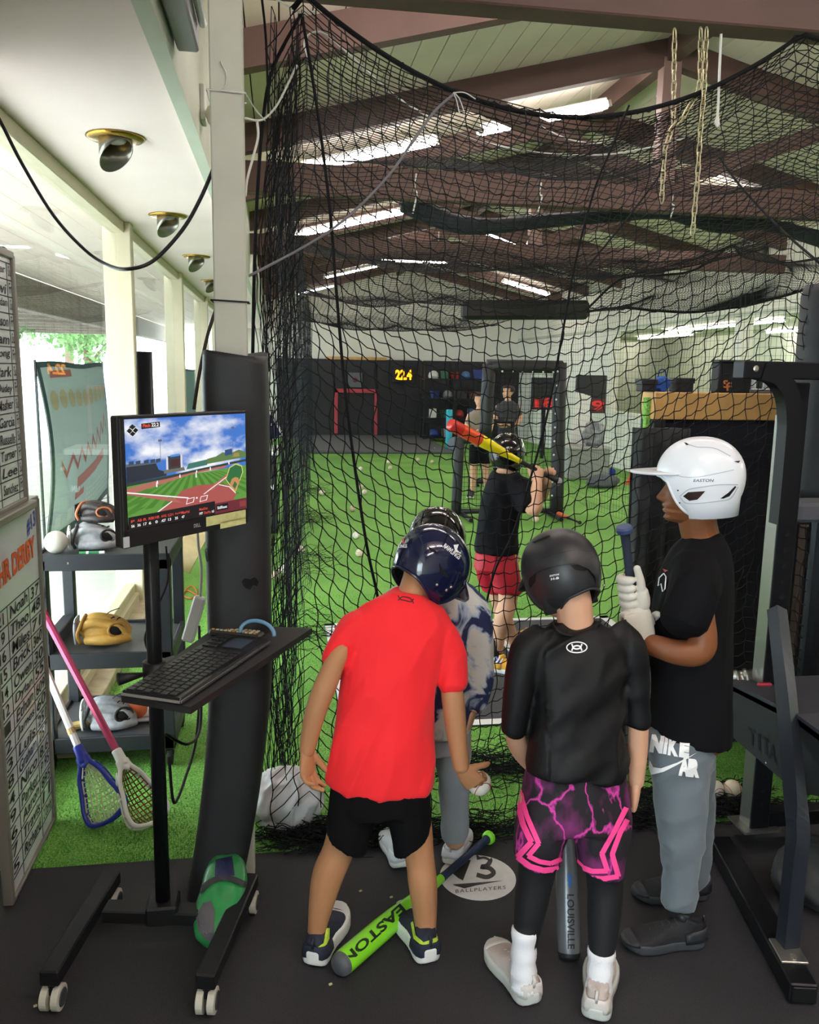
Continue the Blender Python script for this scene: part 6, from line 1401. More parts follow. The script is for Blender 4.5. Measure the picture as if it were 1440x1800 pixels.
def clip01(pts):
    for ax_, lim, sg in ((0, 0, 1), (0, 1, -1), (1, 0, 1), (1, 1, -1)):
        out = []; n = len(pts)
        for i in range(n):
            p, q = pts[i], pts[(i+1) % n]; a = sg*(p[ax_]-lim); b = sg*(q[ax_]-lim)
            if a >= 0: out.append(p)
            if (a >= 0) != (b >= 0): t_ = a/(a-b); out.append((p[0]+(q[0]-p[0])*t_, p[1]+(q[1]-p[1])*t_))
        pts = out
        if len(pts) < 3: return []
    return pts
def art(polys):
    mb = MB()
    for pts, c in polys:
        pts = clip01(pts)
        if len(pts) < 3: continue
        lay[0] += 1; o = .0058+lay[0]*.000012; v, f = poly_px(pts); mb.add([sp(a, b, o) for a, b in v], f, c)
    return mb
sc_ = [([(0, .06), (1, .06), (1, .46), (0, .42)], '5f9440')]
# mowing stripes fanning to the outfield
for k in range(13):
    x0 = -.25+k*.125; sc_.append(([(.30+k*.036, .435), (.318+k*.036, .435), (x0+.06, .17), (x0, .17)], '4a7d30'))
for k in range(4): sc_.append(([(0, .33-.08*k), (0, .29-.08*k), (.20-.05*k, .335-.08*k), (.24-.05*k, .36-.08*k)], '4c7f32'))
sc_ += [([(0, .34), (.03, .33), (.52, .44), (.80, .46), (.82, .49), (.5, .47), (0, .38)], 'b06a60'), ([(0, .36), (.0, .33), (.42, .17), (.48, .18)], 'b0645c'),
        ([(.42, .17), (.36, .23), (.42, .29), (.55, .32), (.70, .31), (.86, .27), (.90, .17), (.85, .07), (.16, .06), (.22, .12), (.33, .2)], 'a85450'), ([(.62, .25), (.84, .41), (.88, .40), (.68, .25)], 'b0645c'),
        ([(0, .34), (.47, .205), (.475, .215), (.0, .352)], 'f4f0f0'), ([(.60, .225), (.86, .40), (.866, .395), (.607, .22)], 'f4f0f0'), ([(.17, .065), (.24, .13), (.34, .20), (.335, .207), (.232, .137), (.162, .07)], 'f0ecec'), ([(.74, .30), (.84, .26), (.90, .18), (.893, .178), (.834, .254), (.738, .293)], 'f0ecec')]
for x in (.45, .565): sc_ += [([(x, .15), (x+.065, .16), (x+.075, .21), (x+.012, .205)], 'f4f0f0'), ([(x+.007, .157), (x+.059, .165), (x+.068, .203), (x+.016, .199)], 'a85450')]
sc_ += [([(.535, .19), (.55, .19), (.548, .205), (.537, .205)], 'ffffff'),
        ([(0, .43), (.30, .455), (.30, .49), (.24, .52), (.22, .585), (0, .575)], '2a2f3c'), ([(0, .575), (.24, .582), (.24, .592), (0, .60)], '5a616c'), ([(0, .40), (.3, .425), (.6, .465), (1, .50), (1, .525), (.6, .485), (.3, .452), (0, .43)], '2f4038'),
        ([(.28, .475), (.45, .485), (.44, .52), (.28, .51)], '6c6a60'), ([(.31, .51), (.43, .515), (.43, .64), (.31, .635)], '3a3d48'), ([(.335, .625), (.41, .63), (.41, .65), (.335, .645)], '4a90d8'), ([(.30, .51), (.315, .51), (.315, .63), (.30, .63)], 'd4d6da'), ([(.415, .515), (.43, .515), (.43, .64), (.415, .64)], 'd4d6da'), ([(.335, .53), (.405, .535), (.405, .60), (.335, .595)], '4a2a2c'),
        ([(.46, .49), (.64, .51), (.64, .565), (.48, .545)], '3f7466'), ([(.64, .52), (1, .545), (1, .60), (.93, .63), (.85, .60), (.78, .62), (.72, .585), (.64, .57)], '5e7a48'), ([(.80, .58), (.87, .59), (.87, .65), (.80, .64)], '2d4a7a'), ([(.865, .56), (.94, .56), (.93, .60), (.89, .60)], '9a8a4a')]
for x in (.02, .07, .13, .18, .22): sc_.append(([(x, .59), (x+.035, .592), (x+.035, .625), (x, .62)], '36485c'))
for x, z in ((.255, .78), (.875, .85)): sc_ += [([(x, .55), (x+.004, .55), (x+.004, z), (x, z)], '6a7484'), ([(x-.012, z), (x+.016, z), (x+.016, z+.02), (x-.012, z+.02)], '5a6478')]
for x, z, h_ in ((.215, .36, .045), (.40, .42, .03), (.535, .40, .05), (.54, .45, .02), (.66, .455, .03), (.83, .49, .03), (.22, .39, .03)): sc_.append(([(x, z), (x+.012, z), (x+.010, z+h_), (x+.002, z+h_)], 'f0f0f4'))
sc_ += [([(.80, .34), (.84, .46), (.90, .49), (.96, .46), (.97, .39), (.89, .185)], 'd9c970'), ([(.808, .34), (.845, .452), (.90, .478), (.953, .452), (.962, .39), (.89, .20)], '2f6b3c'), ([(.84, .28), (.86, .335), (.89, .35), (.92, .34), (.935, .30), (.89, .20)], 'c08a58'), ([(.865, .26), (.888, .31), (.91, .27), (.888, .225)], '3f6b40'),
        ([(.01, .895), (.055, .955), (.10, .90), (.055, .84)], 'f2f2f2'), ([(.03, .93), (.055, .955), (.08, .93), (.055, .905)], '14181c'), ([(.012, .897), (.034, .923), (.055, .897), (.034, .871)], '14181c'), ([(.056, .897), (.077, .923), (.098, .9), (.077, .873)], '14181c'), ([(.034, .868), (.055, .893), (.077, .87), (.055, .845)], '14181c'),
        ([(.12, .905), (.26, .915), (.26, .965), (.12, .955)], '2a1c20'), ([(0, -.0), (.70, .0), (.70, .135), (0, .12)], '1d1a1c'), ([(.70, 0), (1, 0), (1, .115), (.70, .11)], '6a2a34'), ([(.71, .03), (.82, .03), (.82, .095), (.71, .09)], '14141a'), ([(.93, .03), (.99, .03), (.99, .09), (.93, .09)], '8a3a40')]
art(sc_).build('screen_picture', PR, scr, kind='stuff')
def scr_text(mb, s, u0, u1, v0, v1, c, **k):
    a, f = text_fit(s, **k); mb.add([sp(u0+(u1-u0)*p[0], v0+(v1-v0)*p[1], .0068) for p in a], f, c)
mb = MB(); scr_text(mb, 'Pitch', .13, .185, .92, .95, 'e8503a', bold=.03); scr_text(mb, '22.2', .195, .25, .922, .955, 'f4f4f4', bold=.03)
xs_ = [.02, .065, .11, .15, .20, .245, .30, .355, .41, .56]
for x, a, b in zip(xs_, ('P', 'AB', 'R', 'RBI', 'HR', 'AVG', 'LD1', 'AvgVel', 'MaxVel', 'MaxDist'), ('56', '36', '17', '6', '0', '.427', '13', '35', '47', '197')):
    w = .018+.008*len(a); scr_text(mb, a, x, x+w, .065, .09, 'd84a3a', bold=.02); scr_text(mb, b, x, x+.012+.006*len(b), .022, .048, 'f4f4f4', bold=.02)
scr_text(mb, 'DistPts', .60, .66, .022, .048, 'd84a3a', bold=.02); scr_text(mb, '165', .67, .69, .022, .048, 'f4f4f4', bold=.02); scr_text(mb, 'SkillReset', .72, .81, .045, .075, 'f4f4f4', bold=.02)
mb.build('screen_lettering', PR, scr, kind='stuff')
mb = MB(); a, f = text_fit('DELL', bold=.02); mb.add([mp(.52+.055*p[0], .055+.03*p[1], .0056) for p in a], f); mb.build('logo_print', M('logo_silver', 'b9bcc2', .4), mon, kind='stuff')
for u0, u1, v0, v1 in ((.62, .97, .045, .125), (.74, .97, .0, .06)): MB().obox(mp((u0+u1)/2, (v0+v1)/2, .0072), ux, uz, ((u1-u0)*Wm, (v1-v0)*Hm, .002)).build('yellow_note', M('note_yellow', 'dfe09a', .8, var=.1, vscale=60), mon)
MB().obox(mp(.012, .05, .0065), ux, uz, (.017, .026, .003)).build('sticker', M('sticker_white', 'cfd6dc', .6), mon)
MB().beam(mp(.5, .5, -.05), V(bx_, by_, mp(.5, .5)[2]), .06, .06).build('mount_arm', BMET, ms)
for v_ in (.35, .65): MB().obox(mp(.35, v_, -.062), ux, uz, (.2, .03, .01)).build('mount_plate', BMET, ms)
# keyboard shelf
ka, kb_, kc, kd = at(215, 1222, 2.10), at(330, 1246, 1.98), at(548, 1106, 2.26), at(430, 1100, 2.42)
zk = .875; SH_ = [V(*(atz(x, y, zk)[:2]), zk) for x, y in ((213, 1222), (335, 1243), (549, 1104), (385, 1098))]
o = SH_[0]; mb = MB(); up_ = V(0, 0, .018); mb.add([*SH_, *[q-up_ for q in SH_]], [(0, 1, 2, 3), (7, 6, 5, 4), (0, 4, 5, 1), (1, 5, 6, 2), (2, 6, 7, 3), (3, 7, 4, 0)]); kbs = mb.build('keyboard_shelf', M('shelf_black', '1d1d20', .6), ms)
MB().beam(lerp(SH_[0], SH_[3], .5)+V(0, 0, -.02), V(bx_, by_, zk-.03), .04, .03).build('shelf_bracket', BMET, ms)
MB().lathe((bx_, by_, zk-.07), (0, 0, 1), [(.021, 0), (.034, 0), (.034, .06), (.021, .06)], 20).build('clamp', BMET, ms, True)
MB().tube([V(bx_-.03, by_-.02, zk-.04), V(bx_-.09, by_-.05, zk-.04)], [.006, .018], 10).build('clamp_knob', DPL, ms, True)
# keyboard
kq = [V(*(atz(x, y, zk+.02)[:2]), zk+.001) for x, y in ((213, 1212), (310, 1232), (468, 1130), (385, 1112))]
e1 = nrm(kq[3]-kq[0]); L1 = np.linalg.norm(kq[3]-kq[0]); e2 = kq[1]-kq[0]; e2 = e2-e1*np.dot(e2, e1); L2 = np.linalg.norm(e2); e2 = e2/L2
kbt = thing('keyboard', kq[0]+e1*L1/2+e2*L2/2, 'black keyboard with touchpad and silver edge on the stand shelf', 'keyboard')
cK = kq[0]+e1*L1/2+e2*L2/2
MB().obox(cK+V(0, 0, .009), e1, e2, (L1, L2, .016), .004).build('case', M('kb_black', '141518', .3), kbt)
MB().obox(cK+V(0, 0, .008)+e2*(L2/2+.001), e1, e2, (L1, .004, .008), .001).build('silver_edge', M('chrome_trim', 'b9bcc0', .2, .9), kbt)
MB().obox(cK+V(0, 0, .008)-e1*(L1/2+.001), e1, e2, (.004, L2, .008), .001).build('silver_edge', M('chrome_trim'), kbt)
KM = M('key_black', '1f2024', .45); keym = None
for r in range(6):
    for c in range(15):
        u = .03+.047*c+.008*(r % 2); v = .08+.14*r
        if u > .74: continue
        p = kq[0]+e1*L1*u+e2*L2*(v+.045)+V(0, 0, .0185)
        if keym is None:
            keym = MB().obox(V(0, 0, 0), e1, e2, (L1*.040, L2*.115, .005), .0012).build('key', KM, kbt); keym.location = Vector(p-BASE[kbt.name]); keym.data.transform(Matrix.Translation(Vector(BASE[kbt.name])))
        else:
            k2 = keym.copy(); COL.objects.link(k2); k2.parent = kbt; k2.location = Vector(p-BASE[kbt.name]); BASE[k2.name] = BASE[kbt.name]
MB().obox(kq[0]+e1*L1*.86+e2*L2*.60+V(0, 0, .0178), e1, e2, (L1*.17, L2*.36, .002), .0005).build('touchpad', M('touchpad', '3a4252', .3), kbt)
for k in range(8):
    k2 = keym.copy(); COL.objects.link(k2); k2.parent = kbt; k2.location = Vector(kq[0]+e1*L1*(.77+.055*(k % 4))+e2*L2*(.13+.14*(k//4))+V(0, 0, .0185)-BASE[kbt.name]); BASE[k2.name] = BASE[kbt.name]
# remote and blue band on the shelf
ra_, rb_ = V(*atz(372, 1110, zk+.01)[:2], zk+.012), V(*atz(462, 1120, zk+.01)[:2], zk+.012)
rt_ = thing('remote_control', (ra_+rb_)/2, 'slim remote control with pale buttons behind the keyboard', 'remote'); d = nrm(rb_-ra_); s_ = nrm(np.cross(V(0, 0, 1), d))
MB().obox((ra_+rb_)/2, d, s_, (np.linalg.norm(rb_-ra_), .042, .02), .006).build('case', M('remote_case', '35332e', .4), rt_)
btn = None
for i in range(11):
    for j in range(3):
        p = ra_+d*np.linalg.norm(rb_-ra_)*(.08+.08*i)+s_*(-.012+.012*j)+V(0, 0, .011)
        col_ = M('button_pale', 'd6cfba', .6) if (i*3+j) % 5 else M('button_orange', 'd08a3a', .6)
        MB().obox(p, d, s_, (.009, .007, .003)).build('button', col_, rt_)
cb = V(*atz(452, 1112, zk+.03)[:2], zk+.028)
MB().tube([cb+d*.055*cos(a)+V(0, .02*sin(a), .032*sin(a)) for a in np.linspace(-.1, pi+.1, 17)], [.006]*17, 8).build('blue_band', M('band_blue', '6f9fc0', .4), None, True, label='blue curved headband strap lying on the keyboard shelf', cat='strap')
# green weight bag on the foot rail
mb = MB(); gp = [at(400, 1512, 2.56), at(398, 1545, 2.45), at(392, 1580, 2.37), at(382, 1615, 2.30), at(374, 1650, 2.24), at(370, 1660, 2.22)]; gr_ = [.040, .062, .066, .064, .050, .02]
R = []
for i, (p, r) in enumerate(zip(catmull(gp, 4), [x[0] for x in catmull([V(a, 0, 0) for a in gr_], 4)])):
    R.append([p+V(0, 0, .02)+HR*cos(a)*r*1.05+V(0, .35, .94)*sin(a)*r*.8*(1+.08*sin(5*a+i)) for a in np.linspace(0, 2*pi, 25)[:-1]])
gb = MB().rings(R).build('weight_bag', M('bag_green', '2f8f4e', .35, var=.15, vscale=20, coat=.2), None, True, label='green ankle-weight bag with navy panel lying on the stand foot', cat='bag')
bvg = bvh_of(gb)
decal('navy_panel', gb, bvg, [poly_px([(380, 1512), (408, 1506), (412, 1540), (378, 1542)])], M('bag_navy', '232a50', .5), .003, 6)
decal('strap', gb, bvg, [strip_px(catmull([(352, 1570), (370, 1552), (400, 1545), (436, 1558)], 4), 10)], M('strap_grey', '3a3a40', .7), .004, 6)
decal('grey_panel', gb, bvg, [poly_px([(345, 1610), (358, 1588), (372, 1584), (378, 1600), (376, 1640), (372, 1656), (360, 1650), (350, 1635)])], M('bag_grey', '55555a', .7), .003, 6)
# power strip, cables and plank by the post
o = MB().obox(at(341, 1088, 2.95), at(352, 1050, 2.95)-at(332, 1118, 2.95), HR, (.17, .042, .03), .006).build('power_strip', M('strip_white', 'd9d9d4', .5), None, label='white power strip hanging beside the padded post', cat='power strip')
MB().tube(catmull([at(352, 1052, 2.95), at(354, 1000, 2.93), at(349, 960, 2.9), at(347, 930, 2.9)], 5), .005, 6).build('cord', M('cord_white', 'c9c5ba', .6), o, True)
t = rope([at(290, 1290, 2.5), at(330, 1308, 2.6), at(352, 1278, 2.75), at(352, 1180, 2.85), at(350, 1100, 2.9)], .005, 'loose_cable', M('cable_black'), None, 6); tag(t, 'black cable looping from the stand pole to the post', 'cable')
t = rope([at(297, 1330, 2.5), at(303, 1400, 2.52), at(310, 1408, 2.55), at(325, 1370, 2.65), at(345, 1300, 2.78), at(352, 1200, 2.85)], .005, 'loose_cable', M('cable_black'), None, 6); tag(t, 'black cable hanging in a deep loop behind the stand pole', 'cable')
t = rope([at(292, 960, 2.47), at(295, 1020, 2.45), at(270, 1080, 2.45), at(255, 1120, 2.45), at(262, 1150, 2.46)], .003, 'loose_cable', M('cable_black'), None, 5); tag(t, 'thin black cable running down the monitor stand pole', 'cable')
t = rope([at(341, 720, 2.7), at(350, 660, 2.7), at(365, 590, 2.68), at(384, 530, 2.66)], .006, 'loose_cable', M('cable_brown', '4a3a38', .5), None, 6); tag(t, 'dark cable slanting up beside the post behind the monitor', 'cable')
t = rope([atz(p, q, .004) for p, q in ((318, 1046), (336, 1030), (346, 1042), (335, 1052), (322, 1046), (330, 1038), (352, 1050))], .005, 'extension_cable', M('cord_orange', 'd8703a', .6), None, 6); tag(t, 'orange cord coiled on the turf behind the post', 'cord')
pl = MB().add([], []); a = at(318, 1010, 4.6); MB().beam(atz(318, 1000, .06), at(350, 930, 6.4), .16, .03, (0, 1, 0), .003).build('wood_plank', M('pine_plank', 'c9a982', .7, var=.12, vscale=12), None, label='pine plank leaning behind the padded post', cat='plank')
mw = thing('rolling_chair_base', atz(318, 1270, 0), 'white caster bracket with black wheel behind the stand pole', 'caster')
cq = atz(318, 1278, .0); MB().lathe(cq+V(-.012, 0, .037), (1, .2, 0), [(.008, 0), (.035, 0), (.037, .012), (.035, .024), (.008, .024)], 20).build('wheel', M('rubber_black'), mw, True); MB().tube(catmull([cq+V(0, .02, .04), cq+V(-.03, .03, .08), cq+V(-.05, .05, .12), cq+V(-.05, .06, .25)], 4), .014, 8).build('bracket', M('bracket_white', 'cfcfca', .5), mw, True)
# white sack behind the net foot
mb = MB(); c = atz(505, 1478, 0)+V(.0, .14, 0); mb.sphere(c+V(0, 0, .09), (.135, .11, .115), 28, 18); v, f = remesh(mb, .008, 2); v[:, 2] = np.maximum(v[:, 2], .002)
v = folds(v, f, .022, 14, (.3, .2, 1), .5, 5.0); v[:, 2] = np.maximum(v[:, 2], .002); sk = mkobj('white_sack', v, f, M('sack_white', 'd6d6d8', .5, var=.06, vscale=14), None, True); tag(sk, 'crumpled white plastic sack of gear at the foot of the net', 'sack')
# diagonal navy sign behind the post
q = [at(466, 708, 3.6), at(497, 764, 3.6), at(462, 782, 3.6), at(430, 726, 3.6)]
sg = thing('hanging_sign', q[0], 'tilted navy sign lettered .COM behind the padded post', 'sign'); n_ = V(0, -1, 0)
mb = MB(); mb.add([*q, *[p+V(0, .02, 0) for p in q]], [(3, 2, 1, 0), (4, 5, 6, 7), (0, 1, 5, 4), (1, 2, 6, 5), (2, 3, 7, 6), (3, 0, 4, 7)]); so_ = mb.build('panel', M('sign_navy', '1f2348', .5), sg)
MB().tube([p+V(0, -.004, 0) for p in q], .007, 6, closed=True).build('edge', M('sign_edge', 'b0b0b4', .4), sg)
decal('lettering', sg, so_, [text_px('.COM', (464, 756), (15, -8), (-1.5, -4), bold=.02)], M('print_white'), .002, kind='stuff')
# ================================================================ floor print, bats, balls
fl = thing('floor_decal', atz(840, 1540, 0), 'round white floor sticker lettered BALLPLAYERS on the black mat', 'floor sticker')
c = atz(840, 1541, .0015); rr_ = .128
disc = MB().lathe(c-V(0, 0, .0015), (0, 0, 1), [(.001, 0), (rr_, 0), (rr_, .0015), (.001, .0015)], 48).build('disc', M('sticker_vinyl', 'e6e4e0', .5, var=.05, vscale=30), fl)
bvd = bvh_of(disc); IK = M('sticker_ink', '2e2c2e', .5)
decal('numeral_stroke', fl, bvd, [poly_px([(795, 1535), (815, 1512), (828, 1512), (814, 1548), (806, 1544)])], IK, .0008)
decal('numeral', fl, bvd, [strip_px(catmull([(838, 1508), (852, 1506), (862, 1512), (856, 1522), (846, 1524), (860, 1526), (868, 1535), (856, 1542), (838, 1538)], 5), 8)], IK, .0008)
decal('swoosh', fl, bvd, [poly_px([(796, 1555), (886, 1548), (836, 1557), (816, 1562)])], IK, .0008)
decal('lettering', fl, bvd, [text_px('BALLPLAYERS', (801, 1570), (88, -7), (0, -6), space=1.25)], IK, .0008, kind='stuff')

LIMEB = M('bat_lime', '8ae82c', .25, coat=.3)
p1 = atz(594, 1700, .036); p0 = atz(862, 1470, .028)
gb_, gparts = bat(p0, p1, [(a, b*1.03) for a, b in BATP], [('knob', 0, .03, LIMEB), ('grip', .03, .38, M('grip_navy', '1d2a48', .7, bump=.3, bscale=80)), ('taper', .38, .55, LIMEB), ('barrel', .55, .975, LIMEB), ('end_cap', .975, 1, M('cap_grey', '55585c', .4))], 'lime green bat with navy grip lying on the black mat')
decal('lettering', gb_, gparts[2:4], [text_px('EASTON', (703, 1588), (-104, 96), (11, 13), bold=.03)], M('bat_ink', '1c2c1c', .5), .0012, 5, kind='stuff')
p1 = atz(1001, 1686, 0); p0 = p1+nrm(at(990, 1345, 2.30)-p1)*.76
lb_, lparts = bat(p0, p1+V(0, 0, .003), BATP, [('knob', 0, .03, M('bat_black', '1a1a1c', .5)), ('grip', .03, .40, M('grip_black')), ('barrel', .40, .975, M('bat_grey', '6c6e72', .3, .3)), ('end_cap', .975, 1, M('bat_black'))], 'grey bat standing on its barrel between the legs of the pink-trimmed shorts')
bvl = bvh_of(*lparts)
decal('lettering', lb_, bvl, [text_px('LOUISVILLE', (997, 1572), (1, 96), (12, 0), bold=.02)], M('bat_ink2', '17171a', .5), .0012, 5, kind='stuff')
decal('stripe', lb_, bvl, [poly_px([(998, 1536), (1005, 1536), (1004, 1560), (999, 1556)])], M('bat_blue', '2f6ab0', .4), .0012, 5)
spots = [((683, 812), 'baseball on the turf, upper of the pair near the grey mat'), ((686, 822), 'baseball on the turf, lower of the pair near the grey mat'), ((634, 824), 'baseball beside the bold net rope, farthest of that line'), ((635, 856), 'baseball beside the bold net rope, just above its neighbour'), ((641, 865), 'baseball beside the bold net rope, touching the one above'), ((620, 894), 'baseball left of the bold net rope in mid turf'), ((626, 941), 'baseball tucked against the bold net rope'), ((632, 972), 'baseball nearest the children beside the bold net rope'), ((528, 966), 'lone baseball on open turf right of the padded post'), ((484, 1011), 'baseball half hidden in the netting by the padded post'), ((566, 866), 'baseball by the net pile on the left of the cage'), ((735, 808), 'baseball left of the low screen on far turf'), ((764, 790), 'baseball below the shelving on far turf'), ((942, 913), 'baseball under the tall pitching screen'), ((497, 1000), 'baseball against the left side netting'), ((760, 812), 'baseball in front of the gear shelving')]
for k, (q, l) in enumerate(spots): g = atz(*q, .03); ball((g[0], g[1], .0305), l, .0365, k % 2, 'white baseballs scattered on the turf', k*.7)
for q, l, w in (((1257, 1384), 'baseball behind the net by the grey joggers, whiter one', 0), ((1288, 1384), 'tan worn baseball behind the net beside the whiter one', 1)): g = atz(*q, .04); ball((g[0], g[1], .0315), l, .0375, w, 'white baseballs scattered on the turf', .5+w)
# batter's box mat
mt = thing('batters_box_mat', atz(760, 1190, 0), 'dark batter\'s box mat with white lines on the turf', 'mat')
y0, y1, x0, x1 = 3.72, 5.42, .28, 2.25
MB().box((x0, y0, -.008), (x1, y1, .004), .003).build('mat', M('box_mat', '3c3d41', .85, var=.08, vscale=20), mt)
LW = M('line_white', 'dfe0de', .7)
for a, b in (((x0, y0, .004), (x0+.06, y1, .0055)), ((x0, y1-.05, .004), (x1, y1, .0055)), ((x0, y0, .004), (x1, y0+.06, .0055)), ((x1-.06, y0, .004), (x1, y1, .0055)), ((1.36, y0, .004), (1.41, y1, .0055))): MB().box(a, b).build('line', LW, mt)
o = MB(); g = atz(860, 1200, 0)
# crumbs on the mat
for k, q in enumerate(((634, 1566), (688, 1577), (62, 1768), (581, 1730))):
    g = atz(*q, .002); MB().obox(g, (1, .4, 0), (-.4, 1, .1), (.009, .005, .004)).build('paper_scrap', M('scrap', 'd6cf9a', .8), None, label=['pale scrap on the mat between the red shirt child\'s feet, left one', 'pale scrap on the mat between the red shirt child\'s feet, right one', 'pale scrap on the mat below the left caster', 'tiny pale scrap on the mat by the lime bat end'][k], cat='scrap')

# ================================================================ right: partition and rack
pt = thing('partition', (2.2, 3.45, 0), 'black carpeted partition with a pine plank along its top', 'partition')
MB().box((1.60, 3.42, -.006), (3.6, 3.50, 1.50)).build('carpet_panel', M('carpet_navy', '15161f', .95, var=.3, vscale=160, bump=.4, bscale=300), pt)
WOOD = M('pine_board', 'c79a5c', .55, var=.16, vscale=9)
MB().box((1.565, 3.39, 1.49), (3.6, 3.52, 1.605), .004).build('top_plank', WOOD, pt)
MB().box((1.545, 3.425, -.006), (1.60, 3.465, 1.58), .004).build('turf_edge', TURF, pt); MB().box((1.565, 3.385, -.006), (1.62, 3.52, 1.49), .004).build('edge_post', DPL, pt)
mb = MB(); G = [[V(1.455+.21*u+.012*sin(u*19+z*2), 3.30+.035*sin(u*16+z*1.3)+.012*sin(u*41), z) for u in np.linspace(0, 1, 34)] for z in np.linspace(.0, 1.46, 18)]
cu = mb.grid(np.array(G)).build('hanging_drape', M('cloth_black', '2b2d2e', .9, var=.35, vscale=8), None, True, label='black cloth drape gathered at the end of the partition', cat='drape'); md = cu.modifiers.new('s', 'SOLIDIFY'); md.thickness = .01
q = at(1163, 690, 3.45); pc = V(q[0], 3.455, 1.606); mb = MB(); mb.sphere(pc+V(0, 0, .03), (.036, .028, .034), 16, 12); v, f = remesh(mb, .004, 1); v = folds(v, f, .010, 30, (0, 0, 1), .5, 4.0); v[:, 2] = np.maximum(v[:, 2], 1.606)
pch = thing('cloth_pouch', pc, 'small blue cloth pouch with a strap on the pine plank', 'pouch'); mkobj('pouch', v, f, M('pouch_blue', '1f4a98', .75), pch, True); MB().tube(catmull([pc+V(-.02, 0, .055), pc+V(-.012, 0, .09), pc+V(.012, 0, .09), pc+V(.02, 0, .055)], 4), .003, 6).build('strap', M('pouch_strap', '15306a', .7), pch, True)
DK = M('case_black', '17181c', .6)
for px0, px1, top, l in ((1124, 1150, 668, 'small black box at the left end of the pine plank'), (1182, 1215, 666, 'black box right of the blue cap on the plank')):
    a, b = at(px0, 690, 3.45), at(px1, top, 3.45); t = thing('storage_box', ((a[0]+b[0])/2, 3.455, 1.606), l, 'box', 'boxes on the pine plank'); MB().box((a[0], 3.42, 1.606), (b[0], 3.49, b[2]), .004).build('body', DK, t); MB().box((a[0]-.004, 3.416, b[2]-.02), (b[0]+.004, 3.494, b[2]+.004), .003).build('lid', DPL, t)
a, b = at(1256, 690, 3.45), at(1300, 638, 3.45); t = thing('display_case', (a[0]+.05, 3.455, 1.606), 'tall black case with an orange SF cap emblem on the plank', 'case'); cs = MB().box((a[0], 3.425, 1.606), (b[0]+.05, 3.49, b[2]), .004).build('body', DK, t)
MB().box((a[0]-.004, 3.42, b[2]), (b[0]+.054, 3.494, b[2]+.012), .003).build('lid', DPL, t)
decal('emblem', t, cs, [text_px('S', (1271, 682), (9, 0), (0, -14), bold=.03), text_px('F', (1277, 687), (9, 0), (0, -15), bold=.03)], M('emblem_orange', 'd07a4a', .6), .002)
t = thing('tool_tray', (at(1330, 690, 3.45)[0], 3.455, 1.606), 'metal tray with bottles on the plank behind the rack arm', 'tray'); a = at(1312, 690, 3.45)
MB().box((a[0], 3.42, 1.606), (a[0]+.16, 3.49, 1.625), .003).build('tray', M('tray_steel', '8a8c90', .3, .7), t)
for k in range(4): MB().lathe((a[0]+.025+.036*k, 3.455, 1.625), (0, 0, 1), [(.013, 0), (.014, .01), (.014, .05), (.006, .062), (.006, .08)], 12).build('bottle', M('bottle_%d' % (k % 2), ('c9ccd0', '3a3d44')[k % 2], .3), t, True)

RB = M('rack_black', '1a1b1f', .32, .4); CHR = M('steel_and_sheen', 'a4a39c', .28, .85)
rk = thing('weight_rack', (1.667, 2.612, 0), 'black steel weight rack with a pale sheen plate on its upright at right edge', 'rack')
ux_, uy_ = 1.70, 2.62; hw = .036
MB().box((ux_-hw, uy_-hw, .06), (ux_+hw, uy_+hw, 1.66), .003).build('upright', RB, rk); MB().box((ux_-hw-.003, uy_-hw+.004, .06), (ux_-hw, uy_+hw-.004, 1.55)).build('sheen_face', CHR, rk)  # pale side plate stands for the reflection on the upright's glossy flank
holes = MB()
for k in range(24): z = .16+.055*k; MB().lathe((ux_, uy_-hw-.0012, z), (0, -1, 0), [(.001, 0), (.0085, 0), (.0085, .001), (.001, .001)], 10).build('hole', M('hole_black', '050506', .9), rk)
MB().box((ux_-.07, uy_-.06, .06), (ux_+.07, uy_+.06, .068)).build('foot_plate', CHR, rk)
def bb(p, q, w, h, name='base_rail', ref=(0, 0, 1)): return MB().beam(p, q, w, h, ref, .004).build(name, RB, rk)
e0 = atz(1266, 1470, .06); e1_ = atz(1415, 1732, .06); e0[2] = e1_[2] = .032; bb(e0, e1_, .075, .06)
d_ = nrm(e1_-e0); MB().obox(e1_+d_*.002+V(0, 0, .0), d_, np.cross(V(0, 0, 1), d_), (.006, .062, .046), .002).build('end_cap', M('cap_black', '08080a', .5), rk)
MB().box((ux_, uy_-.03, .062), (3.0, uy_+.03, .12), .004).build('cross_rail', RB, rk)
# arm across the top, with end plate and bolt
a = at(1297, 650, 2.54); MB().box((a[0], 2.50, a[2]-.028), (2.6, 2.57, a[2]+.028), .004).build('top_arm', RB, rk)
bq = at(1328, 648, 2.495); MB().lathe(bq, (0, -1, 0), [(.001, 0), (.010, 0), (.010, .006), (.006, .009), (.001, .009)], 14).build('bolt', M('screw_steel'), rk)
path = catmull([at(1335, 652, 2.52), at(1362, 662, 2.52), at(1382, 690, 2.52), at(1388, 730, 2.52), at(1386, 780, 2.52), V(at(1386, 780, 2.52)[0], 2.52, 1.2)], 5)
MB().sqtube(path, .055, .055, (0, 1, 0)).build('bent_arm', RB, rk)
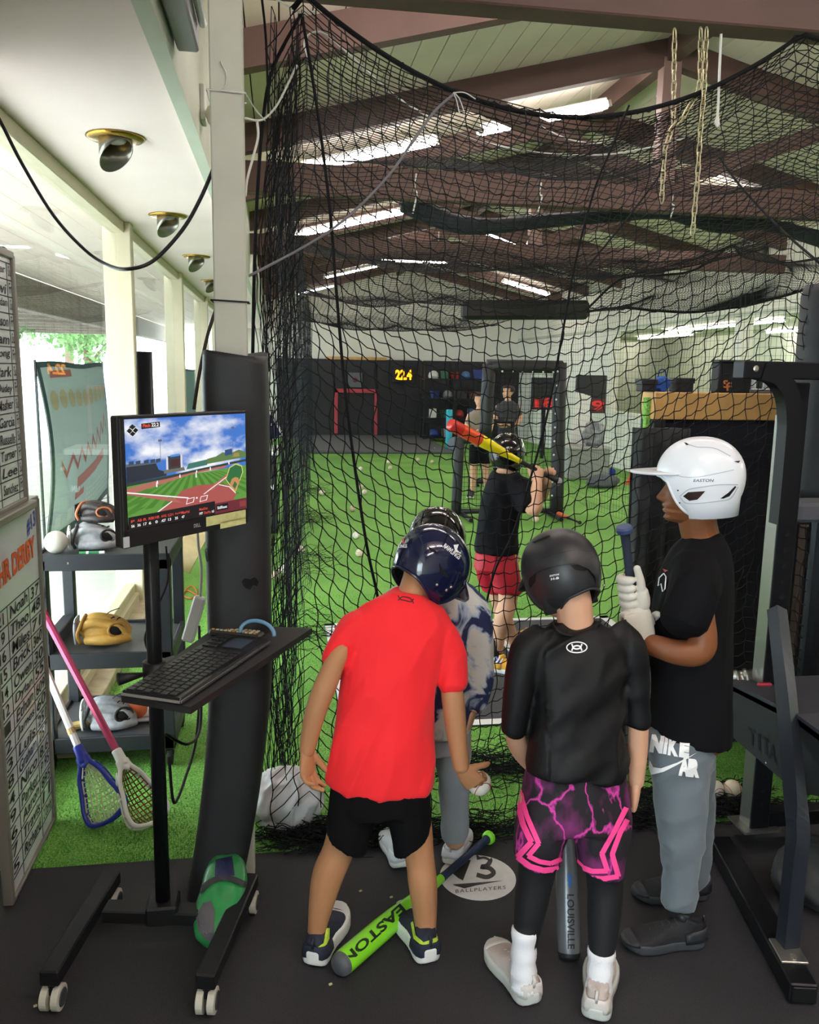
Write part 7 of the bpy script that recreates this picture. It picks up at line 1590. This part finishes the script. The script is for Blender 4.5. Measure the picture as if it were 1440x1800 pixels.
# front brace down to the base rail
pth = [at(1366, 1072, 2.55), at(1380, 1200, 2.36), at(1398, 1400, 2.08), at(1403, 1462, 2.02), at(1398, 1520, 2.0), at(1384, 1662, 1.99)]
MB().sqtube(catmull(pth, 5), .045, .045, (0, 1, .2)).build('front_brace', M('rack_grey', '2c3038', .35, .4), rk)
f_ = atz(1386, 1672, .066); MB().obox(f_, d_, np.cross(V(0, 0, 1), d_), (.10, .075, .008), .002).build('foot_plate', CHR, rk)
for s in (-1, 1): MB().lathe(f_+d_*.035*s+V(0, 0, .004), (0, 0, 1), [(.001, 0), (.009, 0), (.009, .008), (.001, .008)], 8).build('bolt', M('screw_steel'), rk)
# slanted guard lettered TITA..
XS = 1.575; pp = [atx(*p, XS) for p in ((1281, 1203), (1283, 1255), (1288, 1296), (1345, 1345), (1398, 1392), (1452, 1402), (1452, 1300), (1400, 1262))]
gd = thing('spotter_box', (XS, 2.3, pp[0][2]), 'black spotter platform lettered TITA fixed to the rack', 'gym platform')
mb = MB(); n = len(pp); far_ = [p+V(.55, 0, 0) for p in pp]; tri = tessellate_polygon([[Vector((p[1], p[2], 0)) for p in pp]])
mb.add(pp+far_, [t_ for t_ in tri]+[tuple(i+n for i in t_[::-1]) for t_ in tri]+[(i, (i+1) % n, n+(i+1) % n, n+i) for i in range(n)]); gp_ = mb.build('panel', M('guard_black', '1e1f22', .55), gd)
tp = [pp[0]+V(0, .02, .012), pp[7]+V(0, 0, .012), pp[6]+V(0, 0, .012)]; tf = [p+V(.55, 0, 0) for p in tp]
MB().add([*tp, *tf, *[p-V(0, 0, .03) for p in tp], *[p-V(0, 0, .03) for p in tf]], [(0, 1, 4, 3), (1, 2, 5, 4), (6, 9, 10, 7), (7, 10, 11, 8), (0, 6, 7, 1), (1, 7, 8, 2), (3, 4, 10, 9), (4, 5, 11, 10), (0, 3, 9, 6), (2, 8, 11, 5)]).build('top_pad', M('pad_top', '2a2c33', .6), gd)
decal('lettering', gd, gp_, [text_px('T', (1317, 1306), (13, 8), (-1, -30), bold=.03), text_px('I', (1334, 1318), (4, 3), (-1, -30), bold=.03), text_px('T', (1341, 1322), (13, 8), (0, -30), bold=.03), text_px('A', (1352, 1332), (13, 9), (1, -28), bold=.03)], M('cut_black', '050506', .8), .002, kind='stuff')
for q in ((1284, 1288), (1347, 1341)):
    h_ = bvh_of(gp_).ray_cast(Vector(EYE), Vector(ray(*q)).normalized())
    if h_[0]: MB().sphere(np.array(h_[0]), .004, 8, 6).build('rivet', M('screw_steel'), gd, True)
jx = at(1308, 1192, 2.68); t = thing('barbell_collar', jx, 'chrome ringed collar on the rack behind the spotter platform', 'collar'); MB().lathe(jx, (.9, -.3, .2), [(.012, -.05), (.03, -.05), (.03, -.03), (.034, -.03), (.034, -.02), (.028, -.018), (.028, .0), (.034, .002), (.034, .012), (.028, .014), (.03, .05), (.012, .05)], 20).build('sleeve', CHR, t, True); MB().box(jx+V(-.03, .0, -.20), jx+V(.08, .05, -.02), .004).build('bracket', RB, t)
MB().obox(at(1344, 1205, 2.58), (1, 0, 0), (0, 1, 0), (.05, .02, .02), .004).build('red_clip', M('clip_red', 'a8283a', .5), rk)
# padded column and frame at the right edge
cl = at(1422, 700, 2.9); hb = thing('heavy_bag', (cl[0]+.15, 2.95, 0), 'black padded column at the right edge of the picture', 'padded column')
z0_, z1_ = at(1420, 882, 2.9)[2], at(1420, 490, 2.9)[2]
cx_ = at(1404, 700, 2.95)[0]+.155
MB().lathe((cx_, 2.95, z0_), (0, 0, 1), [(.10, 0), (.15, .015), (.155, .05), (.155, (z1_-z0_)-.05), (.145, (z1_-z0_)-.012), (.06, z1_-z0_)], 32).build('pad', M('pad_black2', '1b1c20', .55, var=.1), hb, True)
MB().tube([(cx_, 2.95, 0), (cx_, 2.95, z0_+.1)], .05, 12).build('post', RB, hb); MB().tube([(cx_, 2.95, z1_-.1), (cx_, 2.95, 3.0)], .03, 12).build('post', RB, hb)
a = at(1396, 882, 2.7); MB().box((a[0], 2.66, at(1396, 916, 2.7)[2]), (a[0]+.3, 2.80, a[2]), .012).build('foam_block', M('foam_grey', '4b4c52', .9, var=.1), None, label='grey foam block jutting out below the padded column', cat='foam block')
stm = thing('storage_posts', (at(1410, 1150, 3.1)[0], 3.1, 0), 'dark wood and metal storage uprights behind the rack', 'storage frame')
for px_, w_, m_ in ((1388, .05, M('wood_dark', '3a2a20', .7)), (1409, .02, M('steel_dull', '8d8f8c', .5, .5, var=.3)), (1432, .05, M('peeled_white', 'a9aba4', .7, var=.5, vscale=20)), (1420, .03, M('wood_brown', '6a4630', .7))):
    a = at(px_, 1190, 3.1); MB().box((a[0], 3.08, -.006), (a[0]+w_, 3.13, at(px_, 925, 3.1)[2])).build('upright', m_, stm)
gbag = MB(); gbag.sphere(atz(1425, 1590, .05)+V(.1, .1, .03), (.16, .12, .10), 20, 14); v, f = remesh(gbag, .012, 2); v = folds(v, f, .03, 9, (.2, 1, .3), .5, 8.0); v[:, 2] = np.maximum(v[:, 2], .002); o = mkobj('gear_bag', v, f, M('bag_charcoal', '2b2c2e', .8), None, True); tag(o, 'crumpled charcoal gear bag on the mat beneath the rack', 'bag')

# ================================================================ far end of the cage
PAN = M('panel_black', '2b2b2e', .75, var=.1, vscale=4)
fw_ = thing('backstop_wall', (2.0, 21.0, 0), 'row of black padded panels across the far end of the cage', 'wall panels')
edges = [486, 588, 662, 742, 850, 952]
for a, b in zip(edges[:-1], edges[1:]):
    p, q = at(a, 700, 21.0), at(b, 700, 21.0); MB().box((p[0]+.01, 20.95, -.006), (q[0]-.01, 21.1, at(640, 632, 21.0)[2]), .02).build('panel', PAN, fw_)
RF = M('target_red', 'b0404a', .6); tg = thing('strike_zone_frame', at(627, 720, 20.9), 'red three-sided target frame on the black far wall', 'target frame')
for (x0, y0, x1, y1) in ((588, 684, 664, 690), (588, 684, 594, 762), (658, 684, 664, 764)): a, b = at(x0, y1, 20.9), at(x1, y0, 20.9); MB().box((a[0], 20.88, a[2]), (b[0], 20.94, b[2]), .005).build('bar', RF, tg)
pz = thing('wall_sensor', at(625, 668, 20.9), 'small grey box with a dark red lens above the red frame', 'sensor'); a, b = at(612, 681, 20.9), at(637, 655, 20.9); MB().box((a[0], 20.85, a[2]), (b[0], 20.94, b[2]), .01).build('case', M('sensor_grey', '5c6064', .6), pz); MB().lathe(at(625, 668, 20.85), (0, -1, 0), [(.001, 0), (.06, 0), (.05, .01), (.001, .012)], 16).build('lens', M('lens_red', '6a2a30', .4), pz)
dp = thing('speed_display', at(710, 658, 20.85), 'black LED display reading 22.4 in orange on the far wall', 'display'); a, b = at(690, 672, 20.9), at(729, 645, 20.9); dbx = MB().box((a[0], 20.80, a[2]), (b[0], 20.94, b[2]), .01).build('case', M('case_black'), dp)
decal('digits', dp, dbx, [text_px('22.4', (695, 668), (29, 0), (0, -18), bold=.04)], M('led_orange', 'ffb020', .4, emit='ff9a10', estr=2.2), .012, kind='stuff')
g0 = atz(538, 797, 0); g1_ = atz(746, 797, 0); MB().box((g0[0], g0[1], -.006), (g1_[0]+.6, 20.9, .06), .02).build('floor_pad', M('pad_grey', '5a5b5f', .8, var=.08), None, label='wide grey landing mat on the turf below the far wall', cat='mat')
MB().box((at(500, 625, 21.0)[0]+1.0, 20.9, at(600, 632, 21)[2]), (at(735, 625, 21)[0]-.8, 21.1, at(600, 627, 21)[2]), .005).build('top_ledge', M('pine_board'), fw_)
# gear shelving
def shelving(px0, px1, top, bot, Y, n, label, depth=.5):
    a, b = at(px0, bot, Y), at(px1, top, Y); t = thing('gear_shelving', ((a[0]+b[0])/2, Y, 0), label, 'shelving'); H_ = b[2]
    for x in (a[0], (a[0]+b[0])/2, b[0]):
        for y in (Y, Y+depth): MB().box((x-.025, y-.025, -.006), (x+.025, y+.025, H_)).build('post', BMET, t)
    zs = [H_*(k+.15)/n for k in range(n)]
    for z in zs: MB().box((a[0], Y, z), (b[0], Y+depth, z+.03)).build('shelf', BMET, t)
    return t, a[0], b[0], zs
st, xa, xb, zs = shelving(746, 852, 640, 770, 19.8, 4, 'black gear shelving stacked with helmets and boxes at the far wall')
cols_ = ['2a3a7a', '8a8c90', '2c2c30', '6a4a3a', 'd8d8d4', '30604a', '9a3030', '4a6a9a']; k = 0
for z in zs:
    x = xa+.15
    while x < xb-.2:
        c_ = cols_[k % 8]; w = RNG.uniform(.14, .26); kind = k % 3
        nm, ct_ = (('batting_helmet', 'helmet'), ('gear_box', 'box'), ('gear_tub', 'tub'))[kind]
        l = 'small %s on the far gear shelving, shelf %s, %s from the left' % ({'2a3a7a': 'blue', '8a8c90': 'grey', '2c2c30': 'black', '6a4a3a': 'brown', 'd8d8d4': 'white', '30604a': 'green', '9a3030': 'red', '4a6a9a': 'pale blue'}[c_]+' '+ct_, ['one', 'two', 'three', 'four'][zs.index(z)], ['first', 'second', 'third', 'fourth', 'fifth', 'sixth', 'seventh'][int((x-xa)//.28) % 7])
        mm = M('gear_'+c_, c_, .5)
        mb = MB()
        if kind == 0: mb.lathe((x+w/2, 20.0, z+.03), (0, 0, 1), [(.11, 0), (.125, .05), (.11, .13), (.06, .18), (.005, .19)], 14); mb.obox(V(x+w/2, 19.87, z+.08), (1, 0, 0), (0, 1, 0), (.16, .12, .02), .005)
        elif kind == 1: mb.box((x, 19.86, z+.03), (x+w, 20.1, z+.03+RNG.uniform(.12, .24)), .012)
        else: mb.lathe((x+w/2, 20.0, z+.03), (0, 0, 1), [(.09, 0), (.12, .16), (.125, .17), (.11, .17), (.085, .02)], 14)
        mb.build(nm, mm, None, kind == 0, label=l, cat=ct_, group='gear on the far shelving'); x += w+.1; k += 1
# cyan roller
a = at(789, 776, 18.0); MB().lathe((a[0], 18.0, 0), (0, 0, 1), [(.06, 0), (.07, .01), (.07, at(789, 720, 18.0)[2]-.01), (.06, at(789, 720, 18.0)[2])], 16).build('foam_roller', M('roller_cyan', '3fb6d0', .6), None, True, label='tall cyan foam roller standing by the far shelving', cat='foam roller')
a = atz(800, 782, .15); MB().sphere((a[0], a[1], .16), .16, 18, 12).build('medicine_ball', M('ball_greyblue', '6a7480', .6), None, True, label='grey medicine ball beside the cyan roller', cat='ball')
# pitching screens
PADT = M('screen_pad', '222225', .55)
def l_screen():
    t = thing('pitching_screen', (2.8, 9.5, 0), 'tall black padded L-shaped pitching screen inside the cage', 'pitching screen'); Y = 9.5
    P = [V(2.36, Y, 1.74), V(3.20, Y, 1.74), V(3.24, Y, .06), V(2.02, Y, .06), V(2.04, Y, .90), V(2.34, Y, .93)]
    names_ = ['pad', 'pad', 'base_tube', 'pad', 'pad', 'pad']; rad = [.075, .08, .03, .06, .06, .075]
    for i in range(6):
        a, b = P[i], P[(i+1) % 6]; MB().tube([lerp(a, b, x) for x in np.linspace(-.03, 1.03, 6)], rad[i], 14).build(names_[i], PADT, t, True)
    m = MB(); net_mesh(m, np.array([[(x, Y, z) for x in np.arange(2.40, 3.2, .05)] for z in np.arange(.1, 1.72, .05)]), .0022, 3, knots=False); net_mesh(m, np.array([[(x, Y, z) for x in np.arange(2.06, 2.42, .05)] for z in np.arange(.1, .9, .05)]), .0022, 3, knots=False)
    m.build('netting', NETM, t, kind='stuff')
    for z in np.arange(.25, 1.7, .16): MB().sphere((3.15, Y-.075, z), .012, 8, 6).build('lacing_bead', M('bead_white', 'c9c9c4', .5), t)
    for x in np.arange(2.5, 3.15, .12): MB().sphere((x, Y-.07, 1.68), .012, 8, 6).build('lacing_bead', M('bead_white'), t)
    for s in (0, 1): MB().tube([V(2.1+1.05*s, Y-.45, .03), V(2.1+1.05*s, Y+.45, .03)], .025, 8).build('foot', BMET, t)
l_screen()
t = thing('pitching_screen', (3.0, 12.2, 0), 'smaller black framed screen farther back behind the batter', 'pitching screen'); P = [V(2.85, 12.2, .95), V(3.42, 12.2, .95), V(3.45, 12.2, .05), V(2.82, 12.2, .05)]
for i in range(4): MB().tube([P[i], P[(i+1) % 4]], .035, 10).build('frame_tube', BMET, t, True)
m = MB(); net_mesh(m, np.array([[(x, 12.2, z) for x in np.arange(2.88, 3.42, .06)] for z in np.arange(.1, .93, .06)]), .002, 3, knots=False); m.build('netting', NETM, t, kind='stuff')
for s in (0, 1): MB().tube([V(2.85+.58*s, 11.9, .03), V(2.85+.58*s, 12.5, .03)], .02, 8).build('foot', BMET, t)
a, b = atz(978, 902, .03), atz(1020, 919, .03); bat(b, a, [(x, r*.9) for x, r in BATP], [('knob', 0, .03, M('grip_black')), ('grip', .03, .5, M('grip_black')), ('barrel', .5, 1, M('bat_coral', 'd86a48', .5))], 'black bat with coral barrel lying under the pitching screen')
# right far wall things
def scoreboard(x0, y0, x1, y1, Y, digits, label, dx, dy):
    a, b = at(x0, y1, Y), at(x1, y0, Y); t = thing('scoreboard', ((a[0]+b[0])/2, Y, a[2]), label, 'scoreboard'); bx2 = MB().box((a[0], Y, a[2]), (b[0], Y+.08, b[2]), .01).build('case', M('case_black'), t)
    sp_ = (y1-y0)*.4; rd = M('score_red', '5a2024', .5); c_ = MB().box((a[0]+.02, Y-.006, a[2]+.02), (b[0]-.02, Y, a[2]+(b[2]-a[2])*.38), .002).build('digit_panel', rd, t)
    decal('digits', t, c_, [text_px(digits, (x0+6, y1-4), (x1-x0-12, 0), (0, -18), bold=.03)], M('led_red', 'd03030', .4, emit='d02020', estr=.3), .006, kind='stuff')
    MB().box(((a[0]+b[0])/2-.03, Y+.02, -.006), ((a[0]+b[0])/2+.03, Y+.06, a[2])).build('stand', BMET, t)
    return t
scoreboard(1012, 660, 1068, 726, 14.2, '59', 'dark scoreboard with red digits 59 by the right wall', 0, 0); scoreboard(934, 664, 982, 720, 16.0, '18', 'dark scoreboard with red digits seen through the tall screen', 0, 0)
for k, (xa_, xb_) in enumerate(((1008, 1014), (1015, 1020), (1021, 1027), (1028, 1034))):
    a, b = atz(xa_-2, 800-3*k, 0), at(xa_+8, 690+k*2, 13.6); a = at(xa_-4, 802, 13.2); a[2] = .0
    MB().beam(a, b, .09, .03, (0, 1, 0), .003).build('white_board', M('board_white', 'd9d9d2', .6), None, label='white board leaning by the scoreboard, %s from the left' % ['first', 'second', 'third', 'fourth'][k], cat='board', group='white boards leaning by the scoreboard')
a, b = at(1000, 832, 12.8), at(1074, 786, 12.8); t = thing('ottoman_box', ((a[0]+b[0])/2, 13, 0), 'grey box seat against the right half wall', 'box seat'); MB().box((a[0], 12.8, 0), (b[0], 13.3, b[2]-.05), .01).build('body', M('seat_grey', '9a9b98', .8), t); MB().box((a[0]-.02, 12.78, b[2]-.05), (b[0]+.02, 13.32, b[2]), .015).build('lid', M('seat_lid', 'a8a9a6', .7), t)
mb = MB(); c_ = at(1046, 770, 13.0); mb.sphere((c_[0], 13.05, b[2]+.19), (.20, .14, .20), 18, 12); v, f = remesh(mb, .02, 1); v = folds(v, f, .06, 7, (0, 0, 1), .6, 2.0); v[:, 2] = np.maximum(v[:, 2], b[2]+.002); o = mkobj('gear_bundle', v, f, M('bundle_silver', '8c8c90', .4, var=.5, vscale=14), None, True); tag(o, 'silver and black bundle of gear piled on the grey box seat', 'gear')
for (px_, py_, rx, cc, l) in ((1064, 842, .24, '27389a', 'blue cloth heap on the turf by the right wall'), (1050, 852, .26, '5c6066', 'grey cloth heap on the turf below the blue one')):
    g = atz(px_, py_, 0); mb = MB(); mb.sphere((g[0], g[1]+(.2 if cc == '27389a' else -.25), .08), (rx, .16, .10), 18, 12); v, f = remesh(mb, .018, 1); v = folds(v, f, .05, 7, (1, 0, 0), .5, 3.0); v[:, 2] = np.maximum(v[:, 2], .0); o = mkobj('cloth_heap', v, f, M('heap_'+cc, cc, .9), None, True); tag(o, l, 'cloth')
g = atz(1108, 850, 0); t = thing('training_cone', (g[0], g[1], 0), 'orange training cone on the turf by the partition edge', 'cone'); MB().lathe((g[0], g[1], 0), (0, 0, 1), [(.08, 0), (.085, .005), (.06, .012), (.03, .10), (.02, .14), (.005, .142)], 18).build('cone', M('cone_orange', 'e8583a', .5), t, True); MB().box((g[0]-.09, g[1]-.09, -.004), (g[0]+.09, g[1]+.09, .006), .002).build('base', M('cone_orange'), t)
# dark windows / pictures on the right side
for (x0, y0, x1, y1, Y, l) in ((1262, 655, 1300, 692, 9.0, 'black framed poster low on the right side'),):
    pass
# louvre vent high on the siding
a = atx(1322, 450, 5.99); vt = thing('wall_vent', a, 'dark louvred vent high on the right siding wall', 'vent'); MB().box((5.95, a[1]-.35, a[2]-.14), (5.998, a[1]+.35, a[2]+.14), .01).build('frame', M('vent_frame', '4a473c', .7), vt)
for k in range(6): MB().box((5.935, a[1]-.32, a[2]-.12+.04*k), (5.96, a[1]+.32, a[2]-.10+.04*k)).build('slat', M('vent_slat', '6a665a', .6), vt)

# storage bin beyond the left netting
a, b = at(438, 905, 8.6), at(486, 790, 8.6); t = thing('equipment_bin', ((a[0]+b[0])/2, 8.7, 0), 'dark equipment bin with white lid and lettering beyond the left netting', 'bin')
bb_ = MB().box((a[0]-.1, 8.6, -.006), (b[0], 9.1, b[2]-.06), .01).build('body', M('bin_dark', '26282b', .6), t); MB().box((a[0]-.12, 8.58, b[2]-.06), (b[0]+.02, 9.12, b[2]), .01).build('lid', M('bin_lid', 'd2d4d2', .5), t)
decal('lettering', t, bb_, [text_px('UN', (468, 864), (13, -1), (0, -11), bold=.04)], M('print_white'), .004, kind='stuff')
